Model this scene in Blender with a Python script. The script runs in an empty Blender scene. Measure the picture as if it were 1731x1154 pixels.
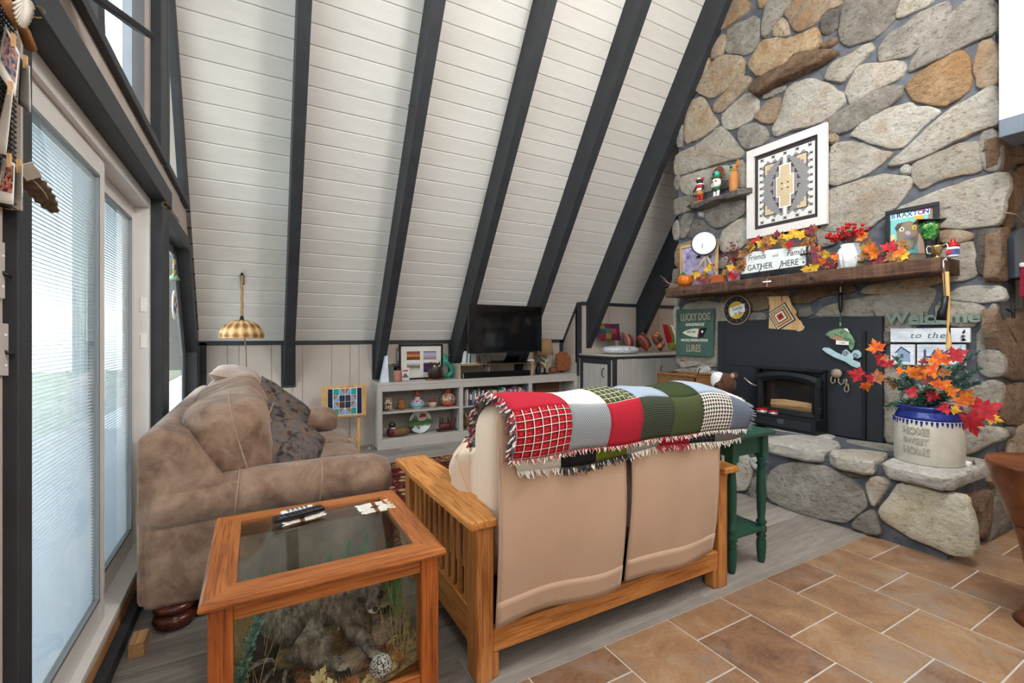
import bpy, math, random
from mathutils import Vector, Matrix, noise as mnoise
random.seed(7)
rnd = random.Random(11)
SC = bpy.context.scene
COL = SC.collection
# ------------------------------------------------------------------ camera
FPX, HX, HY = 780.0, 865.5, 567.0
YAW = math.radians(29.06)
CAMH = 1.28
FW = Vector((math.sin(YAW), math.cos(YAW), 0)); RT = Vector((math.cos(YAW), -math.sin(YAW), 0))
cam_d = bpy.data.cameras.new('camera'); cam = bpy.data.objects.new('camera', cam_d); COL.objects.link(cam)
cam_d.sensor_width = 36.0; cam_d.lens = FPX / 1731.0 * 36.0
cam_d.shift_y = -(577.0 - HY) / 1731.0
cam_d.clip_start = 0.02
cam.location = (0, 0, CAMH); cam.rotation_euler = (math.radians(90), 0, -YAW)
SC.camera = cam
# ------------------------------------------------------------------ light
SC.view_settings.view_transform = 'Standard'; SC.view_settings.look = 'None'
SC.view_settings.exposure = 0.0; SC.view_settings.gamma = 1.0
SC.view_settings.use_curve_mapping = False
W = bpy.data.worlds.new('sky'); SC.world = W; W.use_nodes = True
bg = W.node_tree.nodes['Background']
bg.inputs[0].default_value = (0.86, 0.94, 1.0, 1); bg.inputs[1].default_value = 5.8

def point_light(name, loc, col, watt, r=0.08):
    l = bpy.data.lights.new(name, 'POINT'); l.color = col; l.energy = watt; l.shadow_soft_size = r
    o = bpy.data.objects.new(name, l); o.location = loc; COL.objects.link(o); return o
point_light('kitchen_lamp', (5.2, 4.15, 2.9), (1.0, 0.55, 0.30), 14)
point_light('ceiling_fill', (2.4, 0.5, 3.8), (1.0, 0.97, 0.95), 225, 0.35)  # unseen fill light, added to brighten the ceiling slope and far bays
point_light('rear_fill', (0.3, -1.3, 2.2), (1.0, 0.95, 0.88), 45, 0.12)  # unseen fill light added behind the viewer to brighten the hearth front
point_light('dining_lamp', (5.0, 0.3, 1.9), (1.0, 0.66, 0.42), 9)

_p = bpy.data.lights.new('gable_portal', 'AREA'); _p.shape = 'RECTANGLE'; _p.size = 8.0; _p.size_y = 7.2; _p.cycles.is_portal = True
_po = bpy.data.objects.new('gable_portal', _p); _po.location = (-0.66, 1.5, 3.6); _po.rotation_euler = (math.radians(90), 0, math.radians(-90)); COL.objects.link(_po)

# ------------------------------------------------------------------ pixel to world
def ray(px, py):
    return FW + RT * ((px - HX) / FPX) + Vector((0, 0, (HY - py) / FPX))
def onX(px, py, X):
    d = ray(px, py); t = X / d.x; return Vector((X, d.y * t, CAMH + d.z * t))
def onY(px, py, Y):
    d = ray(px, py); t = Y / d.y; return Vector((d.x * t, Y, CAMH + d.z * t))
def onZ(px, py, Z):
    d = ray(px, py); t = (Z - CAMH) / d.z; return Vector((d.x * t, d.y * t, Z))

# ------------------------------------------------------------------ materials
MATS = {}
class E:
    """tiny shader-math expression"""
    def __init__(s, nt, sock): s.nt = nt; s.k = sock
    def op(s, o, b=None, c=None):
        n = s.nt.nodes.new('ShaderNodeMath'); n.operation = o
        for i, v in enumerate((s, b, c)):
            if v is None: continue
            if isinstance(v, E): s.nt.links.new(v.k, n.inputs[i])
            else: n.inputs[i].default_value = v
        return E(s.nt, n.outputs[0])
    def __add__(s, b): return s.op('ADD', b)
    def __sub__(s, b): return s.op('SUBTRACT', b)
    def __mul__(s, b): return s.op('MULTIPLY', b)
    def __mod__(s, b): return s.op('FLOORED_MODULO', b)
    def __lt__(s, b): return s.op('LESS_THAN', b)
    def __gt__(s, b): return s.op('GREATER_THAN', b)
    def frac(s): return s.op('FRACT')
    def sin(s): return s.op('SINE')
    def abs(s): return s.op('ABSOLUTE')
    def max(s, b): return s.op('MAXIMUM', b)
    def min(s, b): return s.op('MINIMUM', b)
class MT:
    """material builder"""
    def __init__(s, name, rough=0.6, metal=0.0, spec=0.4):
        s.m = bpy.data.materials.new(name); s.m.use_nodes = True; s.nt = s.m.node_tree
        s.b = s.nt.nodes['Principled BSDF']
        s.b.inputs['Roughness'].default_value = rough; s.b.inputs['Metallic'].default_value = metal
        s.b.inputs['Specular IOR Level'].default_value = spec
        s.tc = s.nt.nodes.new('ShaderNodeTexCoord'); MATS[name] = s.m
        s.geo = None
    def co(s, kind='Object', scale=(1, 1, 1), rot=(0, 0, 0)):
        mp = s.nt.nodes.new('ShaderNodeMapping'); mp.inputs['Scale'].default_value = scale; mp.inputs['Rotation'].default_value = rot
        if kind == 'World':
            if s.geo is None: s.geo = s.nt.nodes.new('ShaderNodeNewGeometry')
            s.nt.links.new(s.geo.outputs['Position'], mp.inputs[0])
        else: s.nt.links.new(s.tc.outputs[kind], mp.inputs[0])
        return mp.outputs[0]
    def xyz(s, v):
        n = s.nt.nodes.new('ShaderNodeSeparateXYZ'); s.nt.links.new(v, n.inputs[0])
        return [E(s.nt, n.outputs[i]) for i in range(3)]
    def noise(s, v, scale, detail=4, rough=0.6, dist=0.0):
        n = s.nt.nodes.new('ShaderNodeTexNoise'); n.inputs['Scale'].default_value = scale
        n.inputs['Detail'].default_value = detail; n.inputs['Roughness'].default_value = rough; n.inputs['Distortion'].default_value = dist
        s.nt.links.new(v, n.inputs['Vector']); return E(s.nt, n.outputs['Fac'])
    def voro(s, v, scale, feat='F1', out='Distance'):
        n = s.nt.nodes.new('ShaderNodeTexVoronoi'); n.feature = feat; n.inputs['Scale'].default_value = scale
        s.nt.links.new(v, n.inputs['Vector']); return E(s.nt, n.outputs[out])
    def wave(s, v, scale, dist=3, detail=2, dscale=1.0):
        n = s.nt.nodes.new('ShaderNodeTexWave'); n.inputs['Scale'].default_value = scale; n.inputs['Distortion'].default_value = dist
        n.inputs['Detail'].default_value = detail; n.inputs['Detail Scale'].default_value = dscale
        s.nt.links.new(v, n.inputs['Vector']); return E(s.nt, n.outputs['Fac'])
    def rand(s):
        n = s.nt.nodes.new('ShaderNodeObjectInfo'); return E(s.nt, n.outputs['Random'])
    def ramp(s, f, stops, interp='LINEAR'):
        n = s.nt.nodes.new('ShaderNodeValToRGB'); s.nt.links.new(f.k, n.inputs[0]); cr = n.color_ramp; cr.interpolation = interp
        while len(cr.elements) < len(stops): cr.elements.new(0.5)
        for e, (p, c) in zip(cr.elements, stops): e.position = p; e.color = (*c, 1)
        return n.outputs[0]
    def mix(s, f, a, b, mode='MIX'):
        n = s.nt.nodes.new('ShaderNodeMix'); n.data_type = 'RGBA'; n.blend_type = mode
        if isinstance(f, E): s.nt.links.new(f.k, n.inputs[0])
        elif isinstance(f, (int, float)): n.inputs[0].default_value = f
        else: s.nt.links.new(f, n.inputs[0])
        for i, c in ((6, a), (7, b)):
            if isinstance(c, (tuple, list)): n.inputs[i].default_value = (*c, 1)
            else: s.nt.links.new(c, n.inputs[i])
        return n.outputs[2]
    def col(s, c):
        if isinstance(c, (tuple, list)): s.b.inputs['Base Color'].default_value = (*c, 1)
        else: s.nt.links.new(c, s.b.inputs['Base Color'])
        return s
    def bump(s, h, strength=0.3, dist=0.01):
        n = s.nt.nodes.new('ShaderNodeBump'); n.inputs['Strength'].default_value = strength; n.inputs['Distance'].default_value = dist
        s.nt.links.new(h.k, n.inputs['Height']); s.nt.links.new(n.outputs[0], s.b.inputs['Normal']); return s
    def rough(s, e): s.nt.links.new(e.k, s.b.inputs['Roughness']); return s

def srgb(r, g, b):
    f = lambda c: (c / 255.0) / 12.92 if c / 255.0 <= 0.04045 else ((c / 255.0 + 0.055) / 1.055) ** 2.4
    return (f(r), f(g), f(b))
def H(s):
    s = s.lstrip('#'); return srgb(int(s[0:2], 16), int(s[2:4], 16), int(s[4:6], 16))
def sc(c, k): return tuple(min(1, x * k) for x in c)
def plain(name, hexs, rough=0.6, metal=0.0, spec=0.4, var=0.12, scale=9.0, bump=0.0, bscale=60.0):
    """painted / simple surface with soft tone variation"""
    if name in MATS: return MATS[name]
    m = MT(name, rough, metal, spec); c = H(hexs)
    v = m.co('Object')
    if var: m.col(m.ramp(m.noise(v, scale, 4), [(0.3, sc(c, 1 - var)), (0.7, sc(c, 1 + var))]))
    else: m.col(c)
    if bump: m.bump(m.noise(v, bscale, 3), bump, 0.004)
    return m.m
def woodm(name, dark, light, axis='x', scale=1.0, rough=0.45, ring=14.0, kind='Object', spec=0.4, bump=0.15):
    m = MT(name, rough, 0, spec)
    st = {'x': (0.12, 1, 1), 'y': (1, 0.12, 1), 'z': (1, 1, 0.12)}[axis]
    v = m.co(kind, tuple(a * scale for a in st))
    st2 = {'x': (0.03, 1, 1), 'y': (1, 0.03, 1), 'z': (1, 1, 0.03)}[axis]
    w = m.noise(v, ring, 6, 0.65, 1.2)
    f = m.noise(m.co(kind, st2), 150, 4, 0.65)
    g = (w * 0.6 + f * 0.4)
    c = m.ramp(g, [(0.38, H(dark)), (0.58, H(light))])
    m.col(m.mix(m.ramp(f, [(0.36, (.75, .75, .75)), (0.46, (0, 0, 0))]), c, sc(H(dark), .62)))
    m.bump(g, bump, 0.003)
    return m.m
def fabric(name, hexs, var=0.12, rough=0.9, weave=420.0, bump=0.25, scale=5.0):
    m = MT(name, rough, 0, 0.15); c = H(hexs); v = m.co('Object')
    m.col(m.ramp(m.noise(v, scale, 5), [(0.3, sc(c, 1 - var)), (0.7, sc(c, 1 + var))]))
    m.bump(m.noise(v, weave, 2), bump, 0.002)
    m.b.inputs['Sheen Weight'].default_value = 0.15
    return m.m
def glassm(name, tint=(1, 1, 1), gloss=0.08):
    m = bpy.data.materials.new(name); m.use_nodes = True; nt = m.node_tree; nt.nodes.clear()
    o = nt.nodes.new('ShaderNodeOutputMaterial'); t = nt.nodes.new('ShaderNodeBsdfTransparent'); g = nt.nodes.new('ShaderNodeBsdfGlossy')
    t.inputs[0].default_value = (*tint, 1); g.inputs['Roughness'].default_value = 0.02
    lw = nt.nodes.new('ShaderNodeLayerWeight'); fac = E(nt, lw.outputs['Facing']).op('POWER', 5.0) * 0.85 + gloss * 0.5
    mx = nt.nodes.new('ShaderNodeMixShader'); nt.links.new(fac.k, mx.inputs[0])
    nt.links.new(t.outputs[0], mx.inputs[1]); nt.links.new(g.outputs[0], mx.inputs[2]); nt.links.new(mx.outputs[0], o.inputs[0])
    MATS[name] = m; return m

# ------------------------------------------------------------------ mesh builder
class MB:
    def __init__(s): s.v = []; s.f = []; s.uv = {}
    def add(s, vs, fs, uvs=None):
        n = len(s.v); s.v += [Vector(p) for p in vs]
        if uvs:
            for i, u in enumerate(uvs): s.uv[n + i] = u
        s.f += [tuple(i + n for i in f) for f in fs]; return s
    def box(s, c, d, rz=0.0, M=None, taper=1.0):
        hx, hy, hz = d[0] / 2, d[1] / 2, d[2] / 2
        vs = []
        for z, k in ((-hz, 1.0), (hz, taper)):
            for x, y in ((-hx, -hy), (hx, -hy), (hx, hy), (-hx, hy)): vs.append(Vector((x * k, y * k, z)))
        if M is None: M = Matrix.Rotation(rz, 3, 'Z')
        vs = [M @ p + Vector(c) for p in vs]
        return s.add(vs, [(3, 2, 1, 0), (4, 5, 6, 7), (0, 1, 5, 4), (1, 2, 6, 5), (2, 3, 7, 6), (3, 0, 4, 7)])
    def b2(s, lo, hi):
        return s.box([(a + b) / 2 for a, b in zip(lo, hi)], [abs(b - a) for a, b in zip(lo, hi)])
    def prism(s, poly, f0, f1):
        """poly: list of 2d points, f0/f1 map (u,v) to 3d for both caps"""
        n = len(poly); a = [Vector(f0(*p)) for p in poly]; b = [Vector(f1(*p)) for p in poly]
        return s.add(a + b, [tuple(range(n))[::-1], tuple(range(n, 2 * n))] + [(i, (i + 1) % n, n + (i + 1) % n, n + i) for i in range(n)])
    def tube(s, pts, r, n=8, caps=True):
        pts = [Vector(p) for p in pts]; m = len(pts); rr = r if isinstance(r, (list, tuple)) else [r] * m
        vs = []; t0 = (pts[1] - pts[0]).normalized()
        up = Vector((0, 0, 1)) if abs(t0.z) < 0.9 else Vector((1, 0, 0)); nx = t0.cross(up).normalized()
        for i, p in enumerate(pts):
            t = (pts[min(i + 1, m - 1)] - pts[max(i - 1, 0)]).normalized()
            nx = (nx - t * nx.dot(t)).normalized(); ny = t.cross(nx)
            for j in range(n):
                a = 2 * math.pi * j / n; vs.append(p + (nx * math.cos(a) + ny * math.sin(a)) * rr[i])
        fs = [(i * n + j, i * n + (j + 1) % n, (i + 1) * n + (j + 1) % n, (i + 1) * n + j) for i in range(m - 1) for j in range(n)]
        if caps: fs += [tuple(range(n))[::-1], tuple(range((m - 1) * n, m * n))]
        return s.add(vs, fs)
    def lathe(s, prof, c=(0, 0, 0), n=20, M=None):
        c = Vector(c); vs = []; M = M or Matrix.Identity(3)
        for r, z in prof:
            for j in range(n):
                a = 2 * math.pi * j / n; vs.append(M @ Vector((r * math.cos(a), r * math.sin(a), z)) + c)
        m = len(prof); fs = [(i * n + j, i * n + (j + 1) % n, (i + 1) * n + (j + 1) % n, (i + 1) * n + j) for i in range(m - 1) for j in range(n)]
        if prof[0][0] > 1e-6: fs.append(tuple(range(n))[::-1])
        if prof[-1][0] > 1e-6: fs.append(tuple(range((m - 1) * n, m * n)))
        return s.add(vs, fs)
    def ball(s, c, r, n=10, m=7, M=None):
        r = r if isinstance(r, (tuple, list)) else (r, r, r); c = Vector(c); vs = []; M = M or Matrix.Identity(3)
        for i in range(m + 1):
            t = math.pi * i / m
            for j in range(n):
                a = 2 * math.pi * j / n; vs.append(c + M @ Vector((r[0] * math.sin(t) * math.cos(a), r[1] * math.sin(t) * math.sin(a), -r[2] * math.cos(t))))
        return s.add(vs, [(i * n + j, i * n + (j + 1) % n, (i + 1) * n + (j + 1) % n, (i + 1) * n + j) for i in range(m) for j in range(n)])
    def grid(s, fn, nu, nv, thick=None):
        vs = []; uv = []
        for i in range(nu + 1):
            for j in range(nv + 1): vs.append(Vector(fn(i / nu, j / nv))); uv.append((i / nu, j / nv))
        fs = [(i * (nv + 1) + j, (i + 1) * (nv + 1) + j, (i + 1) * (nv + 1) + j + 1, i * (nv + 1) + j + 1) for i in range(nu) for j in range(nv)]
        return s.add(vs, fs, uv)
    def obj(s, name, mat, parent=None, smooth=False, bevel=0.0, seg=2, local=False, solid=0.0, sub=0, weld=False, origin=None):
        base = Vector((0, 0, 0))
        if parent is not None:
            if not local: base = wloc(parent)
        elif not local:
            if origin is not None: base = Vector(origin)
            else:
                xs = [p.x for p in s.v]; ys = [p.y for p in s.v]; zs = [p.z for p in s.v]
                base = Vector(((min(xs) + max(xs)) / 2, (min(ys) + max(ys)) / 2, min(zs)))
        me = bpy.data.meshes.new(name); me.from_pydata([p - base for p in s.v], [], s.f)
        if s.uv:
            ul = me.uv_layers.new(name='UVMap')
            for lp in me.loops: ul.data[lp.index].uv = s.uv.get(lp.vertex_index, (0, 0))
        me.validate(); me.update()
        if smooth:
            for p in me.polygons: p.use_smooth = True
        o = bpy.data.objects.new(name, me); COL.objects.link(o)
        if mat is not None: me.materials.append(mat)
        if parent is not None: o.parent = parent
        else: o.location = base
        if weld:
            w = o.modifiers.new('weld', 'WELD'); w.merge_threshold = 1e-4
        if solid:
            m_ = o.modifiers.new('solid', 'SOLIDIFY'); m_.thickness = solid; m_.offset = 0
        if bevel:
            m_ = o.modifiers.new('bevel', 'BEVEL'); m_.width = bevel; m_.segments = seg; m_.limit_method = 'ANGLE'; m_.angle_limit = math.radians(40)
            m_.harden_normals = False
        if sub:
            m_ = o.modifiers.new('sub', 'SUBSURF'); m_.levels = sub; m_.render_levels = sub
        return o
def wloc(o):
    p = Vector(o.location)
    while o.parent is not None: o = o.parent; p += Vector(o.location)
    return p
def tag(o, label, cat=None, group=None, kind=None):
    o['label'] = label
    if cat: o['category'] = cat
    if group: o['group'] = group
    if kind: o['kind'] = kind
    return o
def thing(name, label, cat, loc, rz=0.0, group=None):
    o = bpy.data.objects.new(name, None); o.empty_display_size = 0.05; COL.objects.link(o)
    o.location = loc; o.rotation_euler = (0, 0, rz); return tag(o, label, cat, group)
def copy_obj(o, parent=None, loc=None, rot=None):
    c = o.copy(); COL.objects.link(c); c.parent = parent
    if loc is not None: c.location = loc
    if rot is not None: c.rotation_euler = rot
    return c
def copy_tree(o, parent=None, loc=None, rot=None):
    c = copy_obj(o, parent, loc, rot)
    for ch in list(o.children): copy_tree(ch, c)
    return c
def text_mesh(txt, size, M, extrude=0.0008, align='CENTER', shear=0.0, sx=1.0, sp=1.0, bold=0.0):
    """builtin font lettering turned into a mesh; M maps local xy plane to 3d"""
    cu = bpy.data.curves.new('txt', 'FONT'); cu.body = txt; cu.size = size; cu.extrude = extrude; cu.align_x = align; cu.align_y = 'CENTER'
    cu.shear = shear; cu.space_character = sp; cu.resolution_u = 3; cu.offset = bold
    to = bpy.data.objects.new('txt', cu); COL.objects.link(to)
    dg = bpy.context.evaluated_depsgraph_get(); me = bpy.data.meshes.new_from_object(to.evaluated_get(dg))
    mb = MB(); mb.add([M @ Vector((v.co.x * sx, v.co.y, v.co.z)) for v in me.vertices], [tuple(p.vertices) for p in me.polygons])
    bpy.data.objects.remove(to); bpy.data.curves.remove(cu); bpy.data.meshes.remove(me); return mb
def frame_m(o, u, v):
    """4x4 whose local x,y axes lie along u,v and origin at o"""
    u = Vector(u).normalized(); v = Vector(v); v = (v - u * v.dot(u)).normalized(); w = u.cross(v)
    return Matrix(((u.x, v.x, w.x, o[0]), (u.y, v.y, w.y, o[1]), (u.z, v.z, w.z, o[2]), (0, 0, 0, 1)))
def pnoise(p, s=1.0): return mnoise.noise(Vector(p) * s)
# ================================================================== SETTING
XG, YK, ZK, TAN = -0.52, 5.55, 1.21, 1.528
TH = math.atan(TAN)
XF, XM, ZM = 4.185, 3.862, 1.79
YB, ZB = 5.2, 0.75
YS = 1.495                       # where plank floor meets tile
YN = 1.075                       # near end of hearth and chimney
def zs(Y): return ZK + (YK - Y) * TAN
def ys(Z): return YK - (Z - ZK) / TAN
charcoal = MT('charcoal_paint', 0.55); _v = charcoal.co('Object')
charcoal.col(charcoal.ramp(charcoal.noise(_v, 6, 5), [(0.3, H('282b2f')), (0.7, H('33363b'))])).bump(charcoal.noise(charcoal.co('Object', (1, 1, 0.1)), 60, 3), 0.12, 0.003); CHAR = charcoal.m
board = MT('white_board_paint', 0.6); _v = board.co('Object', (0.3, 1, 1))
board.col(board.ramp(board.noise(_v, 9, 5) * 0.75 + board.rand() * 0.25, [(0.25, H('d6d4cf')), (0.75, H('e4e2dd'))])).bump(board.noise(board.co('Object', (0.05, 1, 1)), 70, 3), 0.08, 0.002); BOARD = board.m
BEIGE = plain('beige_panel_paint', 'b7aca2', 0.6, var=0.05, scale=4)
GREYP = plain('grey_cabinet_paint', 'b3aea8', 0.5, var=0.05, scale=5)
WHITE = plain('white_paint', 'eceae6', 0.5, var=0.03)
WHITEV = plain('white_vinyl', 'd9d7d4', 0.35, var=0.03)
BLACK = plain('black_satin', '17181a', 0.4, var=0.08)

# ---- floors
fl = MB(); fl.b2((XG - 0.1, YS, -0.06), (6.6, 6.2, -0.012)); fl.b2((XG - 0.1, -2.5, -0.06), (6.6, YS - 0.012, -0.0025))
floor = fl.obj('floor', plain('grout_grey', 'b9b2ab', 0.8, var=0.08, scale=30), origin=(0, 0, 0))
tag(floor, 'grey plank floor meeting brown tile floor', None, None, 'structure')
pm = MT('grey_vinyl_plank', 0.42)
_v = pm.co('Object', (0.14, 1, 1)); _g = pm.noise(_v, 11, 7, 0.7, 1.5) * 0.6 + pm.noise(pm.co('Object', (0.05, 1, 1)), 90, 3) * 0.25 + pm.rand() * 0.15
pm.col(pm.ramp(_g, [(0.33, H('5a534d')), (0.48, H('867e77')), (0.66, H('a49d96'))])).bump(_g, 0.08, 0.002)
def chamfer_slab(lx, ly, t, c):
    """flat piece with chamfered top edges, top face at z=0, centred on x and y"""
    m = MB(); hx, hy = lx / 2, ly / 2
    a = [(-hx, -hy), (hx, -hy), (hx, hy), (-hx, hy)]; b = [(-hx + c, -hy + c), (hx - c, -hy + c), (hx - c, hy - c), (-hx + c, hy - c)]
    vs = [(x, y, -t) for x, y in a] + [(x, y, -c) for x, y in a] + [(x, y, 0) for x, y in b]
    fs = [(3, 2, 1, 0), (8, 9, 10, 11)] + [(r * 4 + i, r * 4 + (i + 1) % 4, r * 4 + 4 + (i + 1) % 4, r * 4 + 4 + i) for r in (0, 1) for i in range(4)]
    return m.add(vs, fs)
cache = {}
def place_piece(key, builder, name, mat, parent, loc, rot=(0, 0, 0)):
    if key not in cache:
        o = builder().obj(name, mat, parent, local=True); cache[key] = o.data
    else:
        o = bpy.data.objects.new(name, cache[key]); COL.objects.link(o); o.parent = parent
    o.location = Vector(loc) - wloc(parent); o.rotation_euler = rot; return o
PW, PL = 0.18, 1.22
for r in range(int((YK - YS) / PW) + 1):
    y0 = YS + 0.02 + r * PW; y1 = min(y0 + PW, YK)
    if y1 - y0 < 0.02: continue
    x = XG - (0.37 * r) % 1.0 * PL
    while x < 4.4:
        a, b = max(x, XG), min(x + PL, 4.4)
        if b - a > 0.03:
            k = (round(b - a, 3), round(y1 - y0, 3)); place_piece(('pl',) + k, lambda: chamfer_slab(k[0] - 0.001, k[1] - 0.001, 0.012, 0.0012), 'floor_plank', pm.m, floor, ((a + b) / 2, (y0 + y1) / 2, 0))
        x += PL
tag(MB().b2((XG, YS - 0.012, -0.012), (3.5, YS + 0.02, 0.003)).obj('threshold_strip', plain('strip_grey', '8c8680', 0.4), floor, bevel=0.002), 'grey transition strip between planks and tile')
tm = MT('terracotta_tile', 0.38)
_v = tm.co('World'); _n = tm.noise(_v, 5.5, 8, 0.72, 0.8) * 0.50 + tm.noise(tm.co('World', (1, 2.2, 1)), 38, 6, .7, .6) * .22 + tm.rand() * 0.13 + .075
_c = tm.ramp(_n, [(0.34, H('614739')), (0.45, H('82624b')), (0.55, H('997859')), (0.66, H('a98f75'))])
_c = tm.mix(tm.ramp(tm.noise(_v, 3.1, 5, 0.7, 1.0), [(0.50, (0, 0, 0)), (0.70, (0.7, 0.7, 0.7))]), _c, H('8f8276'))
tm.col(_c).bump(tm.noise(_v, 45, 5), 0.12, 0.003)
TS = 0.3535; G = 0.006
for c in range(-4, 14):
    x0 = 1.26 + (c) * 0.3645; yj = 1.14 if c % 2 == 0 else 1.318
    ylist = [YS - 0.012] + [yj - n * TS for n in range(0, 7)]
    for a, b in zip(ylist[:-1], ylist[1:]):
        w, l = 0.3645 - G, a - b - G; k = (round(w, 4), round(l, 4))
        xa, xb = x0 + G / 2, x0 + 0.3645 - G / 2
        if xa > 4.6: continue
        place_piece(('tile',) + k, lambda: chamfer_slab(k[0], k[1], 0.012, 0.0025), 'floor_tile', tm.m, floor, ((xa + xb) / 2, (a + b) / 2, 0))

# ---- roof slope: tongue and groove boards between rafters
RX = [-0.72, 0.264, 1.222, 2.178, 3.137, 4.09, 5.04, 6.0]; RW, RD = 0.092, 0.28
cb = MB(); L = 5.2
e = Vector((0, -math.cos(TH), math.sin(TH))); nrm = Vector((0, -math.sin(TH), -math.cos(TH)))   # up the slope, into the room
def slope(x, u, d): return Vector((x, YK, ZK)) + e * u + nrm * d
cb.prism([(XG - 0.25, -0.35), (6.6, -0.35), (6.6, L), (XG - 0.25, L)], lambda x, u: slope(x, u, -0.06), lambda x, u: slope(x, u, -0.022))
ceil_o = cb.obj('ceiling', plain('groove_grey', 'b5b1ab', 0.7, var=0.04), origin=(0, YK, ZK)); tag(ceil_o, 'sloped white plank ceiling of an A-frame', None, None, 'structure')
BW = 0.1495
def plank_mesh(L_, W_):
    m = MB(); hx, hy, c = L_ / 2, W_ / 2, 0.007
    return m.add([(-hx, -hy, -0.02), (hx, -hy, -0.02), (hx, -hy, -0.007), (-hx, -hy, -0.007), (-hx, -hy + c, 0), (hx, -hy + c, 0), (-hx, hy - c, 0), (hx, hy - c, 0), (-hx, hy, -0.007), (hx, hy, -0.007), (-hx, hy, -0.02), (hx, hy, -0.02)],
        [(0, 1, 2, 3), (3, 2, 5, 4), (4, 5, 7, 6), (6, 7, 9, 8), (8, 9, 11, 10), (10, 11, 1, 0), (0, 3, 4, 6, 8, 10), (1, 11, 9, 7, 5, 2)])
# local frame: x along ridge, z into the room, y up the slope (right handed)
Mrot = Matrix((( 1, 0, 0), (0, e.y, nrm.y), (0, e.z, nrm.z))); 
if Mrot.determinant() < 0: Mrot = Matrix(((-1, 0, 0), (0, e.y, nrm.y), (0, e.z, nrm.z)))
prot = Mrot.to_euler()
for bi in range(len(RX) - 1):
    x0 = max(RX[bi] + RW - 0.01, XG - 0.02); x1 = RX[bi + 1] + 0.01
    for r in range(34):
        u = 0.01 + (r + 0.5) * BW
        if u > L - 0.1: break
        p = slope((x0 + x1) / 2, u, 0); k = round(x1 - x0, 3)
        place_piece(('bd', k), lambda: plank_mesh(k, BW - 0.002), 'ceiling_plank', BOARD, ceil_o, p, prot)
# rafters
names = ['at the glass gable end', 'next to the rattan lamp, first from the glass wall', 'second from the glass wall, landing on the bookcase', 'third from the glass wall, behind the television', 'fourth from the glass wall, right of the television', 'beside the stone chimney, landing in the alcove', 'in the back of the alcove, half hidden by stone']
foot = [None, 0.755, 0.765, 0.765, 0.765, 1.10, 1.10]
for i in range(1, 7):
    x = RX[i]; zf = foot[i]; m = MB()
    # profile in (Y,z): deep rafter, cut plumb at its foot
    yk2 = YK if i < 5 else 5.2
    a = slope(0, 0, 0.0); top = slope(0, L, 0); top2 = slope(0, L, RD)
    dv = RD / math.cos(TH)
    yb = lambda z: YK - (z - (ZK - dv)) / TAN         # underside line
    prof = [(ys(zs(yk2)), zs(yk2)), (top.y, top.z), (top2.y, top2.z), (min(yb(zf), yk2), zf), (yk2, zf)]
    m.prism(prof, lambda y, z: (x, y, z), lambda y, z: (x + RW, y, z))
    o = m.obj('trim_%d' % i, CHAR, origin=(x + RW / 2, yk2 - 0.1, zf)); tag(o, 'dark grey roof rafter ' + names[i], None, None, 'structure')
# ---- knee wall with grooved panels
kw = MB(); kw.b2((XG, YK, 0), (4.6, YK + 0.05, ZK + 0.05))
kwo = kw.obj('wall_back', BEIGE); tag(kwo, 'low beige grooved panel wall under the sloped ceiling', None, None, 'structure')
x = XG + 0.07; i = 0
while x < 3.9:
    w = (0.2, 0.1, 0.3)[i % 3]; i += 1; x2 = min(x + w, 3.93)
    MB().b2((x + 0.003, YK - 0.008, 0.0), (x2 - 0.003, YK + 0.001, ZK - 0.01)).obj('wall_panel', BEIGE, kwo, bevel=0.002, seg=1); x = x2
MB().b2((XG, YK - 0.02, ZK - 0.03), (3.94, YK, ZK + 0.015)).obj('top_trim', CHAR, kwo, bevel=0.002)
for x in (XG + 0.06, 3.9): MB().b2((x - 0.03, YK - 0.02, 0), (x + 0.03, YK, ZK)).obj('corner_trim', CHAR, kwo)
for xx, z0 in ((RX[1], 0.72), (RX[2], 0.765), (RX[3], 0.765), (RX[4], 0.765)):
    MB().b2((xx - 0.025, YK - 0.018, z0), (xx + RW + 0.025, YK, ZK)).obj('rafter_backing', CHAR, kwo)

# ---- alcove with the raised window seat
al = MB(); al.b2((3.94, 5.2, 0.9), (6.4, 5.25, zs(5.2))); 
alo = al.obj('wall_alcove', BEIGE); tag(alo, 'beige panel back wall of the cushion alcove', None, None, 'structure')
MB().b2((3.99, 5.18, zs(5.2) - 0.035), (6.4, 5.2, zs(5.2) + 0.01)).obj('top_trim', CHAR, alo)
ck = MB(); ck.prism([(5.2, 0.72), (YK + 0.03, 0.72), (YK + 0.03, ZK), (5.2, zs(5.2))], lambda y, z: (3.94, y, z), lambda y, z: (3.98, y, z))
cko = ck.obj('wall_cheek', BEIGE); tag(cko, 'small beige triangular side wall between bookcase and alcove', None, None, 'structure')
MB().b2((3.925, 5.165, 0.72), (3.985, 5.2, zs(5.2))).obj('edge_trim', CHAR, cko)
ct = MB(); ct.prism([(5.2, zs(5.2) - 0.06), (YK, ZK - 0.06), (YK, ZK + 0.005), (5.2, zs(5.2))], lambda y, z: (3.928, y, z), lambda y, z: (3.942, y, z)); ct.obj('slope_trim', CHAR, cko)
for xa, xb in ((4.21, 4.5), (4.505, 5.02), (5.14, 5.5), (5.505, 6.3)):
    MB().b2((xa, 5.192, 1.03), (xb, 5.201, zs(5.2) - 0.03)).obj('wall_panel', BEIGE, alo, bevel=0.002, seg=1)

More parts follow.
